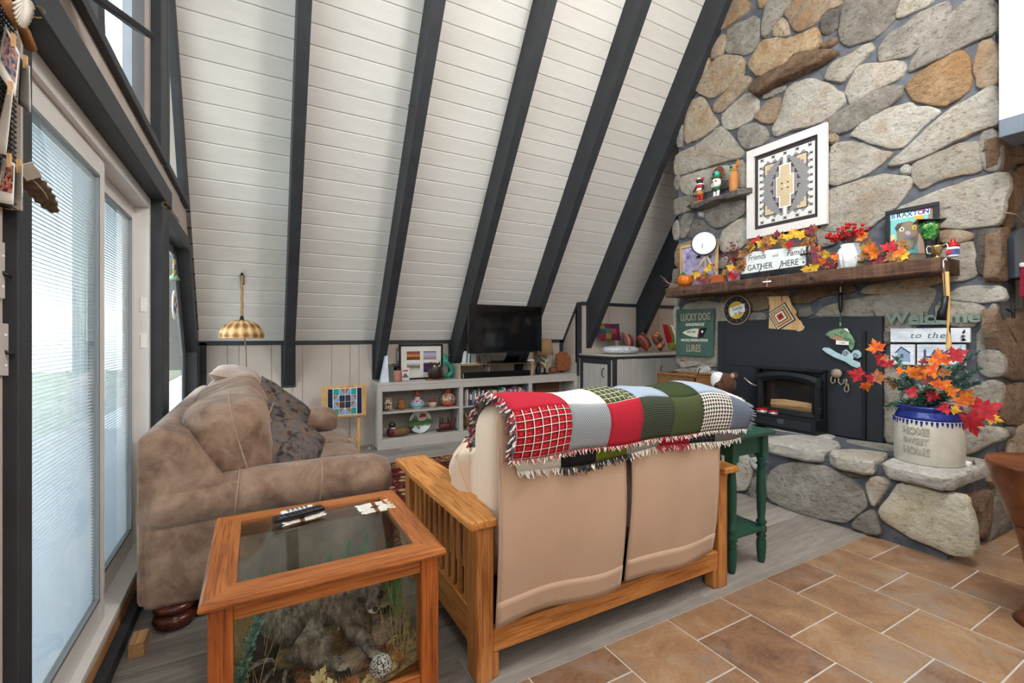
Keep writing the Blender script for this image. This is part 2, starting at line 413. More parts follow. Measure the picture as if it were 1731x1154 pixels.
# ---- gable wall with sliding glass doors
PX0, PX1 = XG - 0.08, XG
def gpr(m, poly, x0=PX0, x1=PX1): return m.prism(poly, lambda y, z: (x0, y, z), lambda y, z: (x1, y, z))
gw = MB()
gpr(gw, [(0.75, 0), (1.56, 0), (1.56, 2.08), (0.75, 2.08)])
gpr(gw, [(0.75, 2.08), (4.98, 2.08), (4.80, 2.36), (0.75, 2.36)])
gpr(gw, [(3.3, 0), (3.62, 0), (3.62, 2.09), (3.3, 2.09)])
gpr(gw, [(3.62, 0), (YK, 0), (YK, 0.25), (3.62, 0.25)])
gpr(gw, [(5.40, 0.25), (YK, 0.25), (YK, ZK), (4.98, 2.08), (4.78, 2.08), (5.40, 1.14)])
gpr(gw, [(3.42, 2.36), (3.66, 2.36), (3.66, zs(3.66)), (3.42, zs(3.42))])
gpr(gw, [(4.66, 2.36), (4.80, 2.36), (3.66, zs(3.66)), (3.66, zs(3.66) - 0.22)])
gpr(gw, [(0.75, 2.36), (0.95, 2.36), (0.95, 5.2), (0.75, 5.2)])
gpr(gw, [(-2.6, 0), (0.75, 0), (0.75, 2.36), (-2.6, 2.36)])
gwo = gw.obj('wall_left', BEIGE, origin=(XG, 2, 0)); tag(gwo, 'beige gable wall around the sliding glass doors', None, None, 'structure')
# grooved band panels above the door
y = 1.0
for i in range(16):
    w = (0.28, 0.14, 0.2)[i % 3]; y2 = min(y + w, 4.9)
    if y2 - y > 0.03:
        zt = 2.358
        MB().b2((XG - 0.002, y + 0.003, 2.16), (XG + 0.007, min(y2 - 0.003, 4.82), zt)).obj('wall_panel', BEIGE, gwo, bevel=0.002, seg=1)
    y = y2
    if y > 4.7: break
MB().b2((XG, 0.75, 0), (XG + 0.007, 1.45, 3.0)).obj('wall_panel', BEIGE, gwo)
MB().b2((XG, 1.452, 0), (XG + 0.010, 1.50, 3.0)).obj('wall_panel', BEIGE, gwo)
# casings (charcoal)
def casing(lo, hi, name='casing'): return MB().b2(lo, hi).obj(name, CHAR, gwo, bevel=0.004)
casing((XG - 0.07, 1.525, 0), (XG + 0.03, 1.60, 2.10))
casing((XG - 0.07, 3.25, 0), (XG + 0.06, 3.43, 2.10))
casing((XG - 0.07, 1.45, 2.045), (XG + 0.075, 3.47, 2.15), 'header')
casing((XG, 1.45, 2.15), (XG + 0.055, 3.47, 2.19), 'header')
casing((XG - 0.02, 0.8, 2.35), (XG + 0.035, 3.60, 2.395), 'window_sill')
casing((XG - 0.02, 3.64, 2.35), (XG + 0.035, 4.74, 2.395), 'window_sill')
m = MB(); gpr(m, [(3.41, 2.39), (3.625, 2.39), (3.625, zs(3.625)), (3.41, zs(3.41))], XG - 0.02, XG + 0.03); m.obj('casing', CHAR, gwo, bevel=0.003)
m = MB(); gpr(m, [(3.65, 2.39), (3.73, 2.39), (3.73, zs(3.73)), (3.65, zs(3.65))], XG - 0.02, XG + 0.03); m.obj('casing', CHAR, gwo, bevel=0.003)
m = MB(); gpr(m, [(4.52, 2.39), (4.76, 2.39), (3.55, zs(3.55)), (3.33, zs(3.33) - 0.03)], XG - 0.02, XG + 0.03); m.obj('casing', CHAR, gwo, bevel=0.003)
m = MB(); gpr(m, [(ys(0.9) + .08, ZK - 0.02), (YK - 0.0, ZK), (0.9 + 0.9, zs(1.8)), (1.75, zs(1.75) - 0.03)], XG, XG + 0.03); m.obj('casing', CHAR, gwo)
# upper window post; daylight on the reveal painted in as blue-grey
m = MB(); gpr(m, [(3.10, 2.39), (3.44, 2.39), (3.44, zs(3.44)), (3.10, zs(3.10))], XG - 0.09, XG - 0.05); m.obj('window_post', plain('post_daylit', '8d949d', 0.5, var=.05), gwo)
m = MB(); gpr(m, [(2.72, 2.39), (2.83, 2.39), (2.5, 5.0), (2.40, 5.0)], XG - 0.16, XG - 0.09); m.obj('window_post', CHAR, gwo)
m = MB(); gpr(m, [(2.36, 2.39), (2.42, 2.39), (2.05, 5.0), (2.0, 5.0)], XG - 0.2, XG - 0.14); m.obj('outer_batten', plain('cedar', 'a5643a', .5), gwo)
# lower side window
wz = [(3.70, 0.34), (5.32, 0.34), (5.32, 1.12), (4.72, 2.0), (3.70, 2.0)]
wo_ = [(3.58, 0.25), (5.46, 0.25), (5.46, 1.2), (4.83, 2.10), (3.58, 2.10)]
m = MB(); n = 5
f = lambda p, x: Vector((x, p[0], p[1]))
vs = [f(p, XG + 0.03) for p in wo_] + [f(p, XG + 0.03) for p in wz] + [f(p, XG - 0.09) for p in wz] + [f(p, XG - 0.02) for p in wo_]
m.add(vs, [(i, (i + 1) % n, n + (i + 1) % n, n + i) for i in range(n)] + [(n + i, n + (i + 1) % n, 2 * n + (i + 1) % n, 2 * n + i) for i in range(n)] + [(3 * n + i, 3 * n + (i + 1) % n, (i + 1) % n, i) for i in range(n)])
w1 = m.obj('window_1', CHAR, origin=(XG, 4.5, 0.3)); tag(w1, 'dark framed side window with a slanted edge behind the sofa', None, None, 'structure')
GLASS = glassm('window_glass', (0.94, 0.97, 0.97))
m = MB(); m.prism(wz, lambda y, z: (XG - 0.075, y, z), lambda y, z: (XG - 0.07, y, z)); m.obj('pane', GLASS, w1)
m = MB(); wi = [(3.72, .36), (5.28, .36), (5.28, 1.1), (4.69, 1.98), (3.72, 1.98)]
m.add([f(p, XG - 0.06) for p in wz] + [f(p, XG - 0.06) for p in [(3.78, .42), (5.23, .42), (5.23, 1.08), (4.65, 1.93), (3.78, 1.93)]], [(i, (i + 1) % n, n + (i + 1) % n, n + i) for i in range(n)]); m.obj('sash', plain('sash_grey', '6b6e72', .5), w1)
# upper panes
for k, poly in enumerate(([(0.95, 2.39), (3.44, 2.39), (3.44, zs(3.44)), (0.95, 5.2)], [(3.70, 2.39), (4.60, 2.39), (3.70, zs(3.70) - .15)])):
    m = MB(); gpr(m, poly, XG - 0.115, XG - 0.11); o = m.obj('window_%d' % (k + 2), GLASS, origin=(XG - .11, poly[0][0], 2.39))
    tag(o, ['tall upper gable window glass above the sliding door', 'upper triangular window glass next to the roof slope'][k], None, None, 'structure')

# sliding door
dr = thing('door_1', 'white framed sliding glass patio door with built-in blinds', None, (XG - 0.03, 2.4, 0)); dr['kind'] = 'structure'
def dbox(lo, hi, name='frame_rail', mat=WHITEV, bevel=0.004): return MB().b2(lo, hi).obj(name, mat, dr, bevel=bevel)
xd = XG - 0.005
dbox((xd - 0.10, 1.58, 1.985), (xd + 0.01, 3.27, 2.046)); dbox((xd - 0.1, 3.21, 0.05), (xd + 0.01, 3.27, 1.985), 'jamb'); dbox((xd - 0.1, 1.58, 0.05), (xd + 0.01, 1.62, 1.985), 'jamb')
dbox((xd - 0.1, 1.58, 0.105), (xd + 0.02, 3.27, 0.135), 'track'); dbox((xd - 0.09, 1.58, 0.0), (xd + 0.02, 3.27, 0.105), 'sill', woodm('raw_pine', 'a9744a', 'cf9e6c', 'y'))
dbox((xd + 0.02, 1.55, 0.0), (xd + 0.06, 3.27, 0.055), 'floor_trim', CHAR)
def panel(y0, y1, xc, n):
    x0, x1 = xc - 0.02, xc + 0.02
    z0, z1 = 0.14, 1.985
    for nm, lo, hi in (('stile', (x0, y0, z0), (x1, y0 + 0.075, z1)), ('stile', (x0, y1 - 0.075, z0), (x1, y1, z1)), ('rail', (x0, y0 + .075, z0), (x1, y1 - .075, z0 + 0.1)), ('rail', (x0, y0 + .075, z1 - 0.075), (x1, y1 - .075, z1))):
        dbox(lo, hi, nm)
    a, b = y0 + 0.075, y1 - 0.075; c, d = z0 + 0.1, z1 - 0.075
    for yy in (a, b - 0.012): dbox((xc - 0.012, yy, c), (xc + 0.022, yy + 0.012, d), 'glazing_gasket', plain('gasket_grey', '77797b', .5, var=.03), 0.0)
    for zz in (c, d - 0.012): dbox((xc - 0.012, a, zz), (xc + 0.022, b, zz + 0.012), 'glazing_gasket', MATS['gasket_grey'], 0.0)
    for xx in (xc - 0.012, xc + 0.014):
        MB().b2((xx - 0.001, a, c), (xx + 0.001, b, d)).obj('pane', GLASS, dr)
    pitch = 0.0128; nn = int((d - c - 0.02) / pitch)
    tilt = Matrix.Rotation(math.radians(6), 3, 'Y')
    for i in range(nn):
        z = c + 0.012 + i * pitch
        place_piece(('slat', n), lambda: MB().box((0, 0, 0), (0.0125, b - a - 0.03, 0.0005), M=tilt), 'blind_slat', SLAT, dr, (xc, (a + b) / 2, z))
    for yy in (a + 0.12, (a + b) / 2, b - 0.12): MB().tube([(xc - 0.006, yy, c), (xc - 0.006, yy, d)], 0.0006, 4).obj('blind_cord', WHITE, dr)
sm = MT('blind_slat_white', 0.45); sm.col(H('c6ccd6')); sm.b.inputs['Transmission Weight'].default_value = 0.0; SLAT = sm.m
panel(1.60, 2.44, xd - 0.03, 0); panel(2.38, 3.22, xd - 0.075, 1)
for z in (1.45, 1.25): MB().b2((xd - 0.03, 3.205, z - 0.04), (xd + 0.0, 3.222, z + 0.04)).obj('strike_plate', WHITE, dr, bevel=.003)
dbox((xd - 0.01, 2.40, 0.9), (xd + 0.03, 2.43, 1.15), 'pull_handle', WHITE, .008) if False else None
# outside: deck, railing, pale neighbouring house
dk = MB(); dk.b2((-6, -3, -0.25), (XG - 0.12, 9, -0.12)); o = dk.obj('outdoor_deck', woodm('deck_wood', '8d8a86', 'b6b1aa', 'y', 1, .7)); tag(o, 'weathered grey deck outside the glass doors', None, None, 'structure')
gr = MB(); gr.b2((-60, -40, -2.4), (-6, 60, -2.2)); o = gr.obj('ground_outside', plain('dry_grass', '9a9a86', .9, var=.3, scale=.5)); tag(o, 'pale ground outside beyond the deck', None, None, 'structure')

TRK = plain('tree_bark', '4a3f37', .9, var=.2); CRN = plain('conifer_green', '4f5f55', .9, var=.35, scale=1.5); CRN2 = plain('autumn_crown', '8f8468', .9, var=.35, scale=1.5)
def outdoor_tree(x, y, h, mat, label):
    root = thing('outdoor_tree', label, 'tree', (x, y, -2.2), 0, 'trees outside the glass'); MB().tube([(x, y, -2.2), (x + .1, y, h * .5), (x, y, h)], [.22, .15, .03], 8).obj('trunk', TRK, root)
    m = MB(); rr = random.Random(int(x * 10 + y))
    for k in range(9):
        z = -.6 + (h + .2) * k / 9; r = (1.5 * (1 - k / 10)) * rr.uniform(.85, 1.15); n = 14; vs = [Vector((x, y, z + .9))] + [Vector((x + r * (1 if j % 2 else .68) * math.cos(j * 2 * math.pi / n + k), y + r * (1 if j % 2 else .68) * math.sin(j * 2 * math.pi / n + k), z - .25 * (j % 2))) for j in range(n)]
        m.add(vs, [(0, 1 + j, 1 + (j + 1) % n) for j in range(n)])
    m.obj('crown', mat, root)
for x, y, h, mt, lb in ((-7.5, 9.5, 5.0, CRN, 'dark conifer outside, straight behind the near door pane'), (-9.5, 14.0, 6.5, CRN, 'tall conifer outside behind the second door pane'), (-8.5, 18.5, 5.5, CRN2, 'pale autumn tree far outside the glass doors'), (-12.0, 24.0, 7.0, CRN, 'distant conifer outside the side window'), (-6.5, 6.6, 3.4, CRN2, 'low pale tree outside at the left door edge')): outdoor_tree(x, y, h, mt, lb)
hs_ = thing('neighbour_house', 'pale grey house outside beyond the deck', 'house', (-9, 8, -2.2)); HW = plain('house_siding', 'a9adb3', .8, var=.05)
MB().b2((-13, 9.5, -2.2), (-10.5, 17.5, 1.4)).obj('wall', HW, hs_); m = MB(); m.prism([(-13.4, 1.4), (-10.1, 1.4), (-11.75, 3.2)], lambda x, z: (x, 9.2, z), lambda x, z: (x, 17.8, z)); m.obj('roof', plain('roof_grey', '5d5f66', .9, var=.1), hs_)
for y in (11, 13.5, 16): MB().b2((-10.5, y, -.4), (-10.45, y + .9, .8)).obj('window', plain('dark_pane', '3a4652', .2), hs_)
rl_ = thing('deck_railing', 'white deck railing outside the glass doors', 'railing', (-3.0, 3.5, -.12))
MB().b2((-3.04, -2.5, .80), (-2.96, 9, .86)).obj('top_rail', WHITE, rl_)
for k in range(24): MB().b2((-3.02, -2.3 + k * .48, -.12), (-2.98, -2.26 + k * .48, .80)).obj('baluster', WHITE, rl_)
# ---- loft corner, top right
lf = MB(); q0 = onX(1687, 225, 3.95); 
lf.b2((3.95, -0.6, q0.z), (4.02, q0.y, q0.z + 0.0)) if False else None
YL = onX(1688, 200, 3.9).y
zb, zt = onX(1688, 233, 3.9).z, onX(1688, 203, 3.9).z
lo = MB().b2((3.9, -0.7, zb), (4.16, YL, zt)).obj('trim_8', plain('loft_bluegrey', '5d6672', .5, var=.05), bevel=.004); tag(lo, 'blue-grey beam under the white loft edge at upper right', None, None, 'structure')
wl = MB().b2((3.93, -0.7, zt), (3.98, YL, 5.2)).obj('wall_loft', WHITE); tag(wl, 'white loft wall at the upper right corner', None, None, 'structure')
MB().b2((3.905, YL - 0.13, zt), (3.93, YL, 5.2)).obj('corner_board', WHITE, wl, bevel=.003)
MB().b2((3.98, -0.7, zb + .03), (6.2, YL - 0.02, zb + .05)).obj('soffit', BEIGE, lo)
# louvre shutter with opening
for i in range(8): MB().box((3.915, YL - 0.22, zt + 0.36 + i * 0.1), (0.02, 0.14, 0.07), M=Matrix.Rotation(.4, 3, 'Y')).obj('louvre', WHITE, wl)
MB().b2((3.912, YL - 0.6, zt + 0.28), (3.93, YL - 0.17, zt + 0.32)).obj('shelf_board', WHITE, wl)
# ---- rest of the A-frame behind the viewer: opposite roof slope, far end, closing the room
YR2 = ys(7.2); Y2 = 2 * YR2 - YK
m = MB(); m.prism([(YR2, 7.2), (YR2, 7.26), (Y2 - .1, ZK - .15 + .06), (Y2 - .1, ZK - .15)], lambda y, z: (XG - .2, y, z), lambda y, z: (7.2, y, z)); o = m.obj('ceiling_far', BOARD, origin=(0, Y2, ZK)); tag(o, 'opposite white roof slope behind the viewer', None, None, 'structure')
m = MB(); m.prism([(-0.35, 0), (-.35, 0)], lambda x, u: (0, 0, 0), lambda x, u: (0, 0, 0)) if False else None
m = MB(); m.prism([(5.0, 0), (7.22, 0), (7.22, 1), (5.0, 1)], lambda u, k: slope(XG - .2 + k * 7.4, u, -.06), lambda u, k: slope(XG - .2 + k * 7.4, u, -.022)); m.obj('upper_slope', BOARD, ceil_o)
o = MB().b2((XG - .1, Y2 - .1, 0), (7.2, Y2 - .05, ZK)).obj('wall_front', BEIGE); tag(o, 'low beige wall behind the viewer', None, None, 'structure')
m = MB(); m.prism([(Y2, 0), (YK, 0), (YK, ZK), (YR2, 7.2), (Y2, ZK)], lambda y, z: (7.2, y, z), lambda y, z: (7.25, y, z)); o = m.obj('wall_right', BEIGE); tag(o, 'beige end wall beyond the chimney', None, None, 'structure')
fl2 = MB().b2((XG - .1, Y2 - .1, -.06), (7.2, -2.5, -.012)).obj('floor_extension', tm.m, floor); MB().b2((6.6, -2.5, -.06), (7.2, 6.2, -.012)).obj('floor_extension', tm.m, floor)
# ================================================================== STONE CHIMNEY AND HEARTH
def stonem(name, cols, rust=0.0):
    m = MT(name, 0.85, 0, 0.2); v = m.co('World'); vs_ = m.co('World', (1, 1, 1.8), (0.3, 0.5, 0))
    a = m.noise(v, 5.5, 8, 0.7, 0.8) * 0.78 + m.rand() * 0.22
    c = m.ramp(a, [(0.30, H(cols[0])), (0.46, H(cols[1])), (0.60, H(cols[2])), (0.76, H(cols[3]))])
    c = m.mix(m.ramp(m.noise(vs_, 26, 6, 0.75), [(0.36, (.8, .8, .8)), (0.47, (0, 0, 0))]), c, sc(H(cols[0]), 0.6))
    if rust: c = m.mix(m.ramp(m.noise(v, 5.2, 4, 0.6, 0.5), [(0.52, (0, 0, 0)), (0.64, (rust, rust, rust))]), c, H('b08352'))
    m.col(c); m.bump(m.noise(vs_, 16, 8, 0.75, 0.4) * 0.7 + m.noise(v, 70, 4) * 0.3, 1.0, 0.05)
    return m.m
SM = {'c': stonem('stone_cream', ('a59d8f', 'c1b9ab', 'd2ccc0', 'dfdbd2'), 0.3),
      't': stonem('stone_tan', ('957f6a', 'b7a189', 'cab89f', 'd6cbba'), 0.55),
      'g': stonem('stone_grey', ('7d766d', '9a9389', 'b3aca1', 'c6c1b8')),
      'r': stonem('stone_rust', ('8f7458', 'b5946f', 'c8ad8a', 'd2c3ab'), 0.45),
      'd': stonem('stone_dark', ('5f5952', '77706a', '8d867e', 'a39c94')),
      'b': stonem('stone_brown', ('6b5646', '8a705a', 'a08872', 'b19c86')),
      'w': stonem('stone_pale', ('b6b0a6', 'cbc6bd', 'dcd8d0', 'e9e6e1')),
      'y': stonem('stone_yellow', ('dccfae', 'e8dfc8', 'f0ebdf', 'f5f2ea'), 0.12)}
mm = MT('mortar_grey', 0.9, 0, 0.15); _v = mm.co('World')
mm.col(mm.ramp(mm.noise(_v, 12, 5), [(0.3, H('4b4e55')), (0.7, H('6a6d73'))])).bump(mm.noise(_v, 40, 5), 0.6, 0.012)
MORT = mm.m
CR = {'A': (1100, 0, 4.437), 'B': (1400, 0, 4.438), 'C': (1100, 200, 3.497), 'D': (1400, 240, 3.979), 'E': (1100, 470, 3.846), 'G': (1400, 480, 3.979), 'H': (1200, 680, 3.26), 'I': (1580, 180, 3.847), 'J': (1580, 460, 3.847), 'K': (1580, 700, 3.847)}
def chaikin(p, k=1):
    for _ in range(k):
        q = []
        for i in range(len(p)):
            a, b = p[i], p[(i + 1) % len(p)]; q += [a * 0.8 + b * 0.2, a * 0.2 + b * 0.8]
        p = q
    return p
def resample(p, step):
    q = []
    for i in range(len(p)):
        a, b = p[i], p[(i + 1) % len(p)]; n = max(1, int((b - a).length / step))
        q += [a.lerp(b, j / n) for j in range(n)]
    return q
def stone(poly, to3, nrm_, mat, parent, depth=0.03, back=0.035, name='stone', tilt=0.0, rough=1.0):
    """poly: 2d outline on the wall plane; to3 maps 2d to 3d; nrm_ points out of the wall"""
    p = [Vector((a, b)) for a, b in poly]
    ar = sum(p[i].x * p[(i + 1) % len(p)].y - p[(i + 1) % len(p)].x * p[i].y for i in range(len(p)))
    if ar < 0: p = p[::-1]
    p = resample(chaikin(p), 0.03); c = sum(p, Vector((0, 0))) / len(p); sd = rnd.random() * 50
    size = max((q - c).length for q in p); nrm_ = Vector(nrm_); n = len(p)
    p = [q + (q - c).normalized() * 0.015 + (q - c).normalized() * 0.009 * rough * mnoise.noise(Vector((q.x * 22, q.y * 22, sd))) for q in p]
    insets = [0.0, 0.0015, 0.006, 0.015, 0.28 * size, 0.62 * size]
    hs = [-back, depth * 0.5, depth * 0.86, depth, depth * 1.04, depth * 1.06]
    m = MB(); vs = []
    for k, (ins, h) in enumerate(zip(insets, hs)):
        for q in p:
            d = c - q; L_ = d.length; w = q + d * min(0.85, ins / max(L_, 1e-4))
            hh = h
            if k >= 2: hh += rough * (0.016 * mnoise.noise(Vector((w.x * 6, w.y * 6, sd))) + 0.006 * mnoise.noise(Vector((w.x * 22, w.y * 22, sd))))
            vs.append(to3(w.x, w.y) + nrm_ * hh)
    vs.append(to3(c.x, c.y) + nrm_ * depth * 1.12)
    R_ = len(insets)
    fs = [(r * n + i, r * n + (i + 1) % n, (r + 1) * n + (i + 1) % n, (r + 1) * n + i) for r in range(R_ - 1) for i in range(n)]
    fs += [((R_ - 1) * n + i, (R_ - 1) * n + (i + 1) % n, R_ * n) for i in range(n)]
    m.add(vs, fs); o = m.obj(name, mat, parent, smooth=True)
    return o
# chimney mass: front at XF, left edge follows the rafter
chm = MB()
cpoly = [(YN + 0.02, 0), (3.66, 0), (3.66, 3.62), (3.05, 4.62), (2.5, 5.5), (YN + 0.02, 5.5)]
chm.prism(cpoly, lambda y, z: (XF + 0.012, y, z), lambda y, z: (5.6, y, z))
# hearth mass
chm.b2((3.45, YN + 0.02, 0), (XF + 0.02, 3.72, 0.42))
chim = chm.obj('wall_fireplace', MORT, origin=(XF, 2.4, 0)); tag(chim, 'tall fieldstone chimney wall with dark mortar and raised stone hearth', None, None, 'structure')
FRONT = """A t 525,0 735,0 720,90 600,170 455,262 440,240 470,120 500,40
A t 805,-20 860,-20 850,30 810,60
A g 880,-30 1060,-30 1020,60 930,160 865,270 838,270 835,150 860,30
A g 562,235 650,180 800,115 810,290 770,370 715,410 640,390 560,395
A t 460,330 552,240 548,395 455,440 448,390
A t 990,135 1020,190 1040,262 920,265 915,215 950,160
A t 1060,10 1200,-40 1440,0 1400,50 1300,80 1230,170 1090,240 1040,160 1000,90
A d 1350,70 1400,80 1400,200 1320,250 1280,230 1275,170 1300,100
A b 1290,330 1380,280 1395,310 1320,360 1285,365
A r 420,330 438,460 400,540 350,610 300,610 295,580 330,470 375,390
A t 545,410 650,425 700,450 695,560 600,640 450,735 345,690 335,650 380,570 450,470
A t 690,570 760,590 720,640 690,680 600,760 520,840 470,830 475,780 560,690 620,610
A r 300,640 300,750 190,850 215,760 250,690
A t 310,750 380,725 420,790 440,840 500,910 490,940 370,1030 250,1080 255,900 280,820
A g 200,900 230,880 240,1090 200,1105 190,1000
A c 730,690 795,740 800,850 740,900 620,965 545,960 530,870 600,800
A g 850,700 1000,640 990,680 900,720 840,740
A t 900,740 975,735 955,850 910,930 780,890 780,850
A c 1000,720 1060,630 1200,590 1340,640 1380,680 1430,690 1450,760 1330,890 1200,940 1080,960 930,1025 910,960 970,860
A t 1335,1010 1390,1015 1390,1060 1335,1075
A g 770,925 850,960 880,1040 800,1090 700,1120 640,1010 680,950
B g 150,-20 510,-20 500,120 440,200 320,290 140,340 85,290 90,180 110,60
B c -20,590 -5,520 60,450 150,420 305,322 335,370 290,410 190,510 115,605 60,600
B g -40,905 60,850 170,790 340,680 460,645 560,645 545,710 450,800 300,880 130,990 -30,1000
B c 530,130 515,110 560,-30 800,-30 740,40 620,90
B g 380,360 440,260 600,170 700,90 870,10 905,40 900,100 820,190 760,260 680,340 600,410 470,440 390,460 375,420
B g 600,520 640,430 740,290 900,130 1040,0 1225,-10 1250,150 1245,250 1100,300 950,370 780,460 620,530
B c 130,680 200,530 260,480 400,480 500,460 560,475 570,520 540,580 420,640 330,680 230,750 165,775 150,720
B r 590,640 640,570 800,480 900,410 990,390 1040,430 1045,520 1060,650 980,720 900,770 860,790 760,770 650,750 600,690
B t 1110,430 1140,320 1240,300 1275,480 1265,640 1120,650 1105,560
B c 160,1020 250,930 360,860 500,800 610,775 650,810 740,800 830,830 780,880 660,970 560,1090 480,1110 330,1070 200,1020
B c 446,1243 500,1180 640,1060 760,950 900,830 1060,740 1190,660 1230,650 1260,710 1290,870 1250,940 1100,990 920,1060 760,1154 580,1225
C c 150,210 290,150 400,50 440,70 500,150 545,190 530,235 400,260 240,310 145,340 140,270
C c 180,345 250,325 440,275 470,300 460,370 380,420 320,430 250,455 190,440 170,400
C g 150,345 168,340 160,420 145,415 140,380
C g 145,470 250,460 310,510 240,545 200,550 150,575 135,530
C g 320,540 400,500 550,470 555,560 480,600 400,645 350,635 318,580
C w 280,550 310,555 310,580 285,580
C g 180,570 250,560 240,600 200,705 175,700
C d 215,700 240,620 270,590 330,640 380,660 370,690 300,715
C g 135,620 160,600 165,700 140,720 130,670
C c 400,720 440,650 520,600 580,590 580,720 500,780 420,790
C c 495,260 548,250 590,400 500,410
C d 420,375 460,365 470,400 410,420
C g 980,660 1050,640 1130,680 1080,740 1010,760 970,720
C t 140,760 250,720 262,880 150,890
C g 130,895 165,890 160,960 130,970
C c 400,840 450,820 480,860 400,890
D c 10,40 60,10 150,0 250,20 330,60 415,65 410,90 330,160 250,210 150,250 50,285 5,280
D c 565,170 590,140 720,80 860,20 960,0 1000,0 1010,100 1020,190 960,210 820,225 740,250 660,300 620,310 580,260
I g 300,180 390,150 418,290 418,405 325,410 300,300
D w 490,180 520,160 555,180 540,205 505,212 490,200
D c -60,390 0,330 130,285 250,250 390,220 555,240 555,290 500,365 430,450 310,540 240,590 0,600 -60,560
D c 460,445 620,380 780,320 950,260 1165,200 1205,260 1195,320 1165,400 1145,520 1100,555 900,575 780,570 700,560 480,500
D t 740,600 850,590 950,610 955,650 850,680 740,670
D c 870,690 970,680 985,800 1000,890 890,930 700,930 700,760
D d 1000,620 1040,590 1140,590 1150,700 1130,850 1130,940 1060,900 1010,870 1000,760
E b 920,150 930,90 1040,50 1170,45 1300,40 1330,70 1300,100 1220,105 1130,110 1080,130 1040,160 940,165
D t 220,1020 260,970 400,940 600,900 730,890 760,930 700,960 520,1000 350,1020
D c 820,1010 900,980 1010,970 1150,970 1175,1060 1050,1080 920,1060 820,1055
G c -90,220 -50,170 0,145 100,115 240,95 430,60 620,20 710,40 690,110 660,160 640,230 590,280 430,330 345,290 330,215 100,215
G c 730,130 850,110 1030,150 1020,200 980,280 870,275 730,260
G g 1010,590 1000,400 1030,290 1090,140 1125,140 1135,230 1125,400 1175,500 1185,600 1080,625
G g 340,310 410,335 410,400 350,400
G c 360,560 430,540 480,640 470,800 460,1060 378,1060 362,800
G c 980,700 1090,650 1160,680 1150,760 1120,860 900,870 850,800
G c 500,700 830,690 850,900 860,1080 500,1080
G c 870,1000 1000,960 1160,980 1180,1040 1050,1080 960,1140 870,1154
E w 150,110 182,110 170,180 150,170
E w 148,190 185,185 168,330 150,330
E c 230,170 320,150 420,165 490,170 480,250 520,285 430,295 435,560 400,560 300,540 210,530 180,520 200,220
E b 210,112 300,108 300,140 215,140
E b 312,108 410,100 410,135 320,135
E b 440,160 470,110 560,95 700,90 830,70 890,75 880,140 760,200 650,210 490,170
E g 650,230 740,230 750,270 640,285
E g 960,200 1030,185 1040,240 960,250
E g 150,600 260,580 300,585 290,640 150,650
E w 310,570 370,570 380,600 320,625 295,610
E c 330,640 420,600 435,660 330,665
E c 190,535 400,545 432,580 300,565 190,590
E g 160,500 190,510 190,560 165,560"""
def parse(block):
    for ln in block.strip().split('\n'):
        t = ln.split(); ox, oy, s_ = CR[t[0]]
        yield t[1], [(ox + float(a.split(',')[0]) / s_, oy + float(a.split(',')[1]) / s_) for a in t[2:]]
for mk, pts in parse(FRONT):
    q = [onX(x, y, XF - 0.012) for x, y in pts]
    stone([(v.y, v.z) for v in q], lambda a, b: Vector((XF + 0.012, a, b)), (-1, 0, 0), SM[mk], chim, depth=0.024 + rnd.random() * 0.012)
# two protruding ledge stones
def ledge(px, mk, out, thick, z_drop=0.0, label=None):
    q = [onX(x, y, XF - out * 0.6) for x, y in px]
    o = stone([(v.y, v.z) for v in q], lambda a, b: Vector((XF + 0.012, a, b)), (-1, 0, 0), SM[mk], chim, depth=out, rough=1.4); 
    return o
for blk, out in (("A r 835,310 970,280 1000,310 1130,250 1240,200 1255,350 1100,430 1000,520 810,580 735,490 770,410", 0.07), ("A b 730,680 810,600 900,540 1040,480 1100,400 1360,370 1350,400 1250,480 1100,540 960,600 870,670 790,705", 0.13)):
    for mk, pts in parse(blk): ledge(pts, mk, out, .1)
# stone ledge shelf that carries the dolls
z_led = None
lp = [(1164.5, 346), (1194, 331), (1226, 323), (1255.5, 314), (1257, 327), (1229, 337), (1197, 345), (1174, 349)]
pl_ = [onX(x, y, XF - 0.13) for x, y in lp]
# flat wedge shelf: top follows the line, projecting 0.15
m = MB(); y1, z1 = pl_[0].y, pl_[0].z; y0, z0 = pl_[3].y, pl_[3].z
YA, YBB = 2.72, 3.46; zA = onX(1255, 318, XF - .13).z; zBv = zA - 0.0
tops = []
for i in range(9):
    t = i / 8; yy = YA + (YBB - YA) * t
    tops.append((yy, zA + 0.004 * math.sin(i * 2.1), 0.15 + 0.015 * math.sin(i * 1.7) - (0.05 if i in (0, 8) else 0), 0.045 + 0.012 * math.sin(i * 1.3) - (0.03 if i == 8 else 0)))
vs = []
for yy, zz, dp, th in tops:
    vs += [Vector((XF + .01, yy, zz)), Vector((XF - dp + .01, yy, zz - .002)), Vector((XF - dp, yy, zz - .012)), Vector((XF - dp + 0.02, yy, zz - th)), Vector((XF + .01, yy, zz - th - .02))]
fs = [(i * 5 + j, i * 5 + (j + 1) % 5, (i + 1) * 5 + (j + 1) % 5, (i + 1) * 5 + j) for i in range(8) for j in range(5)] + [(0, 1, 2, 3, 4), (44, 43, 42, 41, 40)]
m.add(vs, fs); LEDGE = m.obj('stone', SM['d'], chim); tag(LEDGE, 'flat grey ledge stone carrying carved dolls'); ZLED = zA
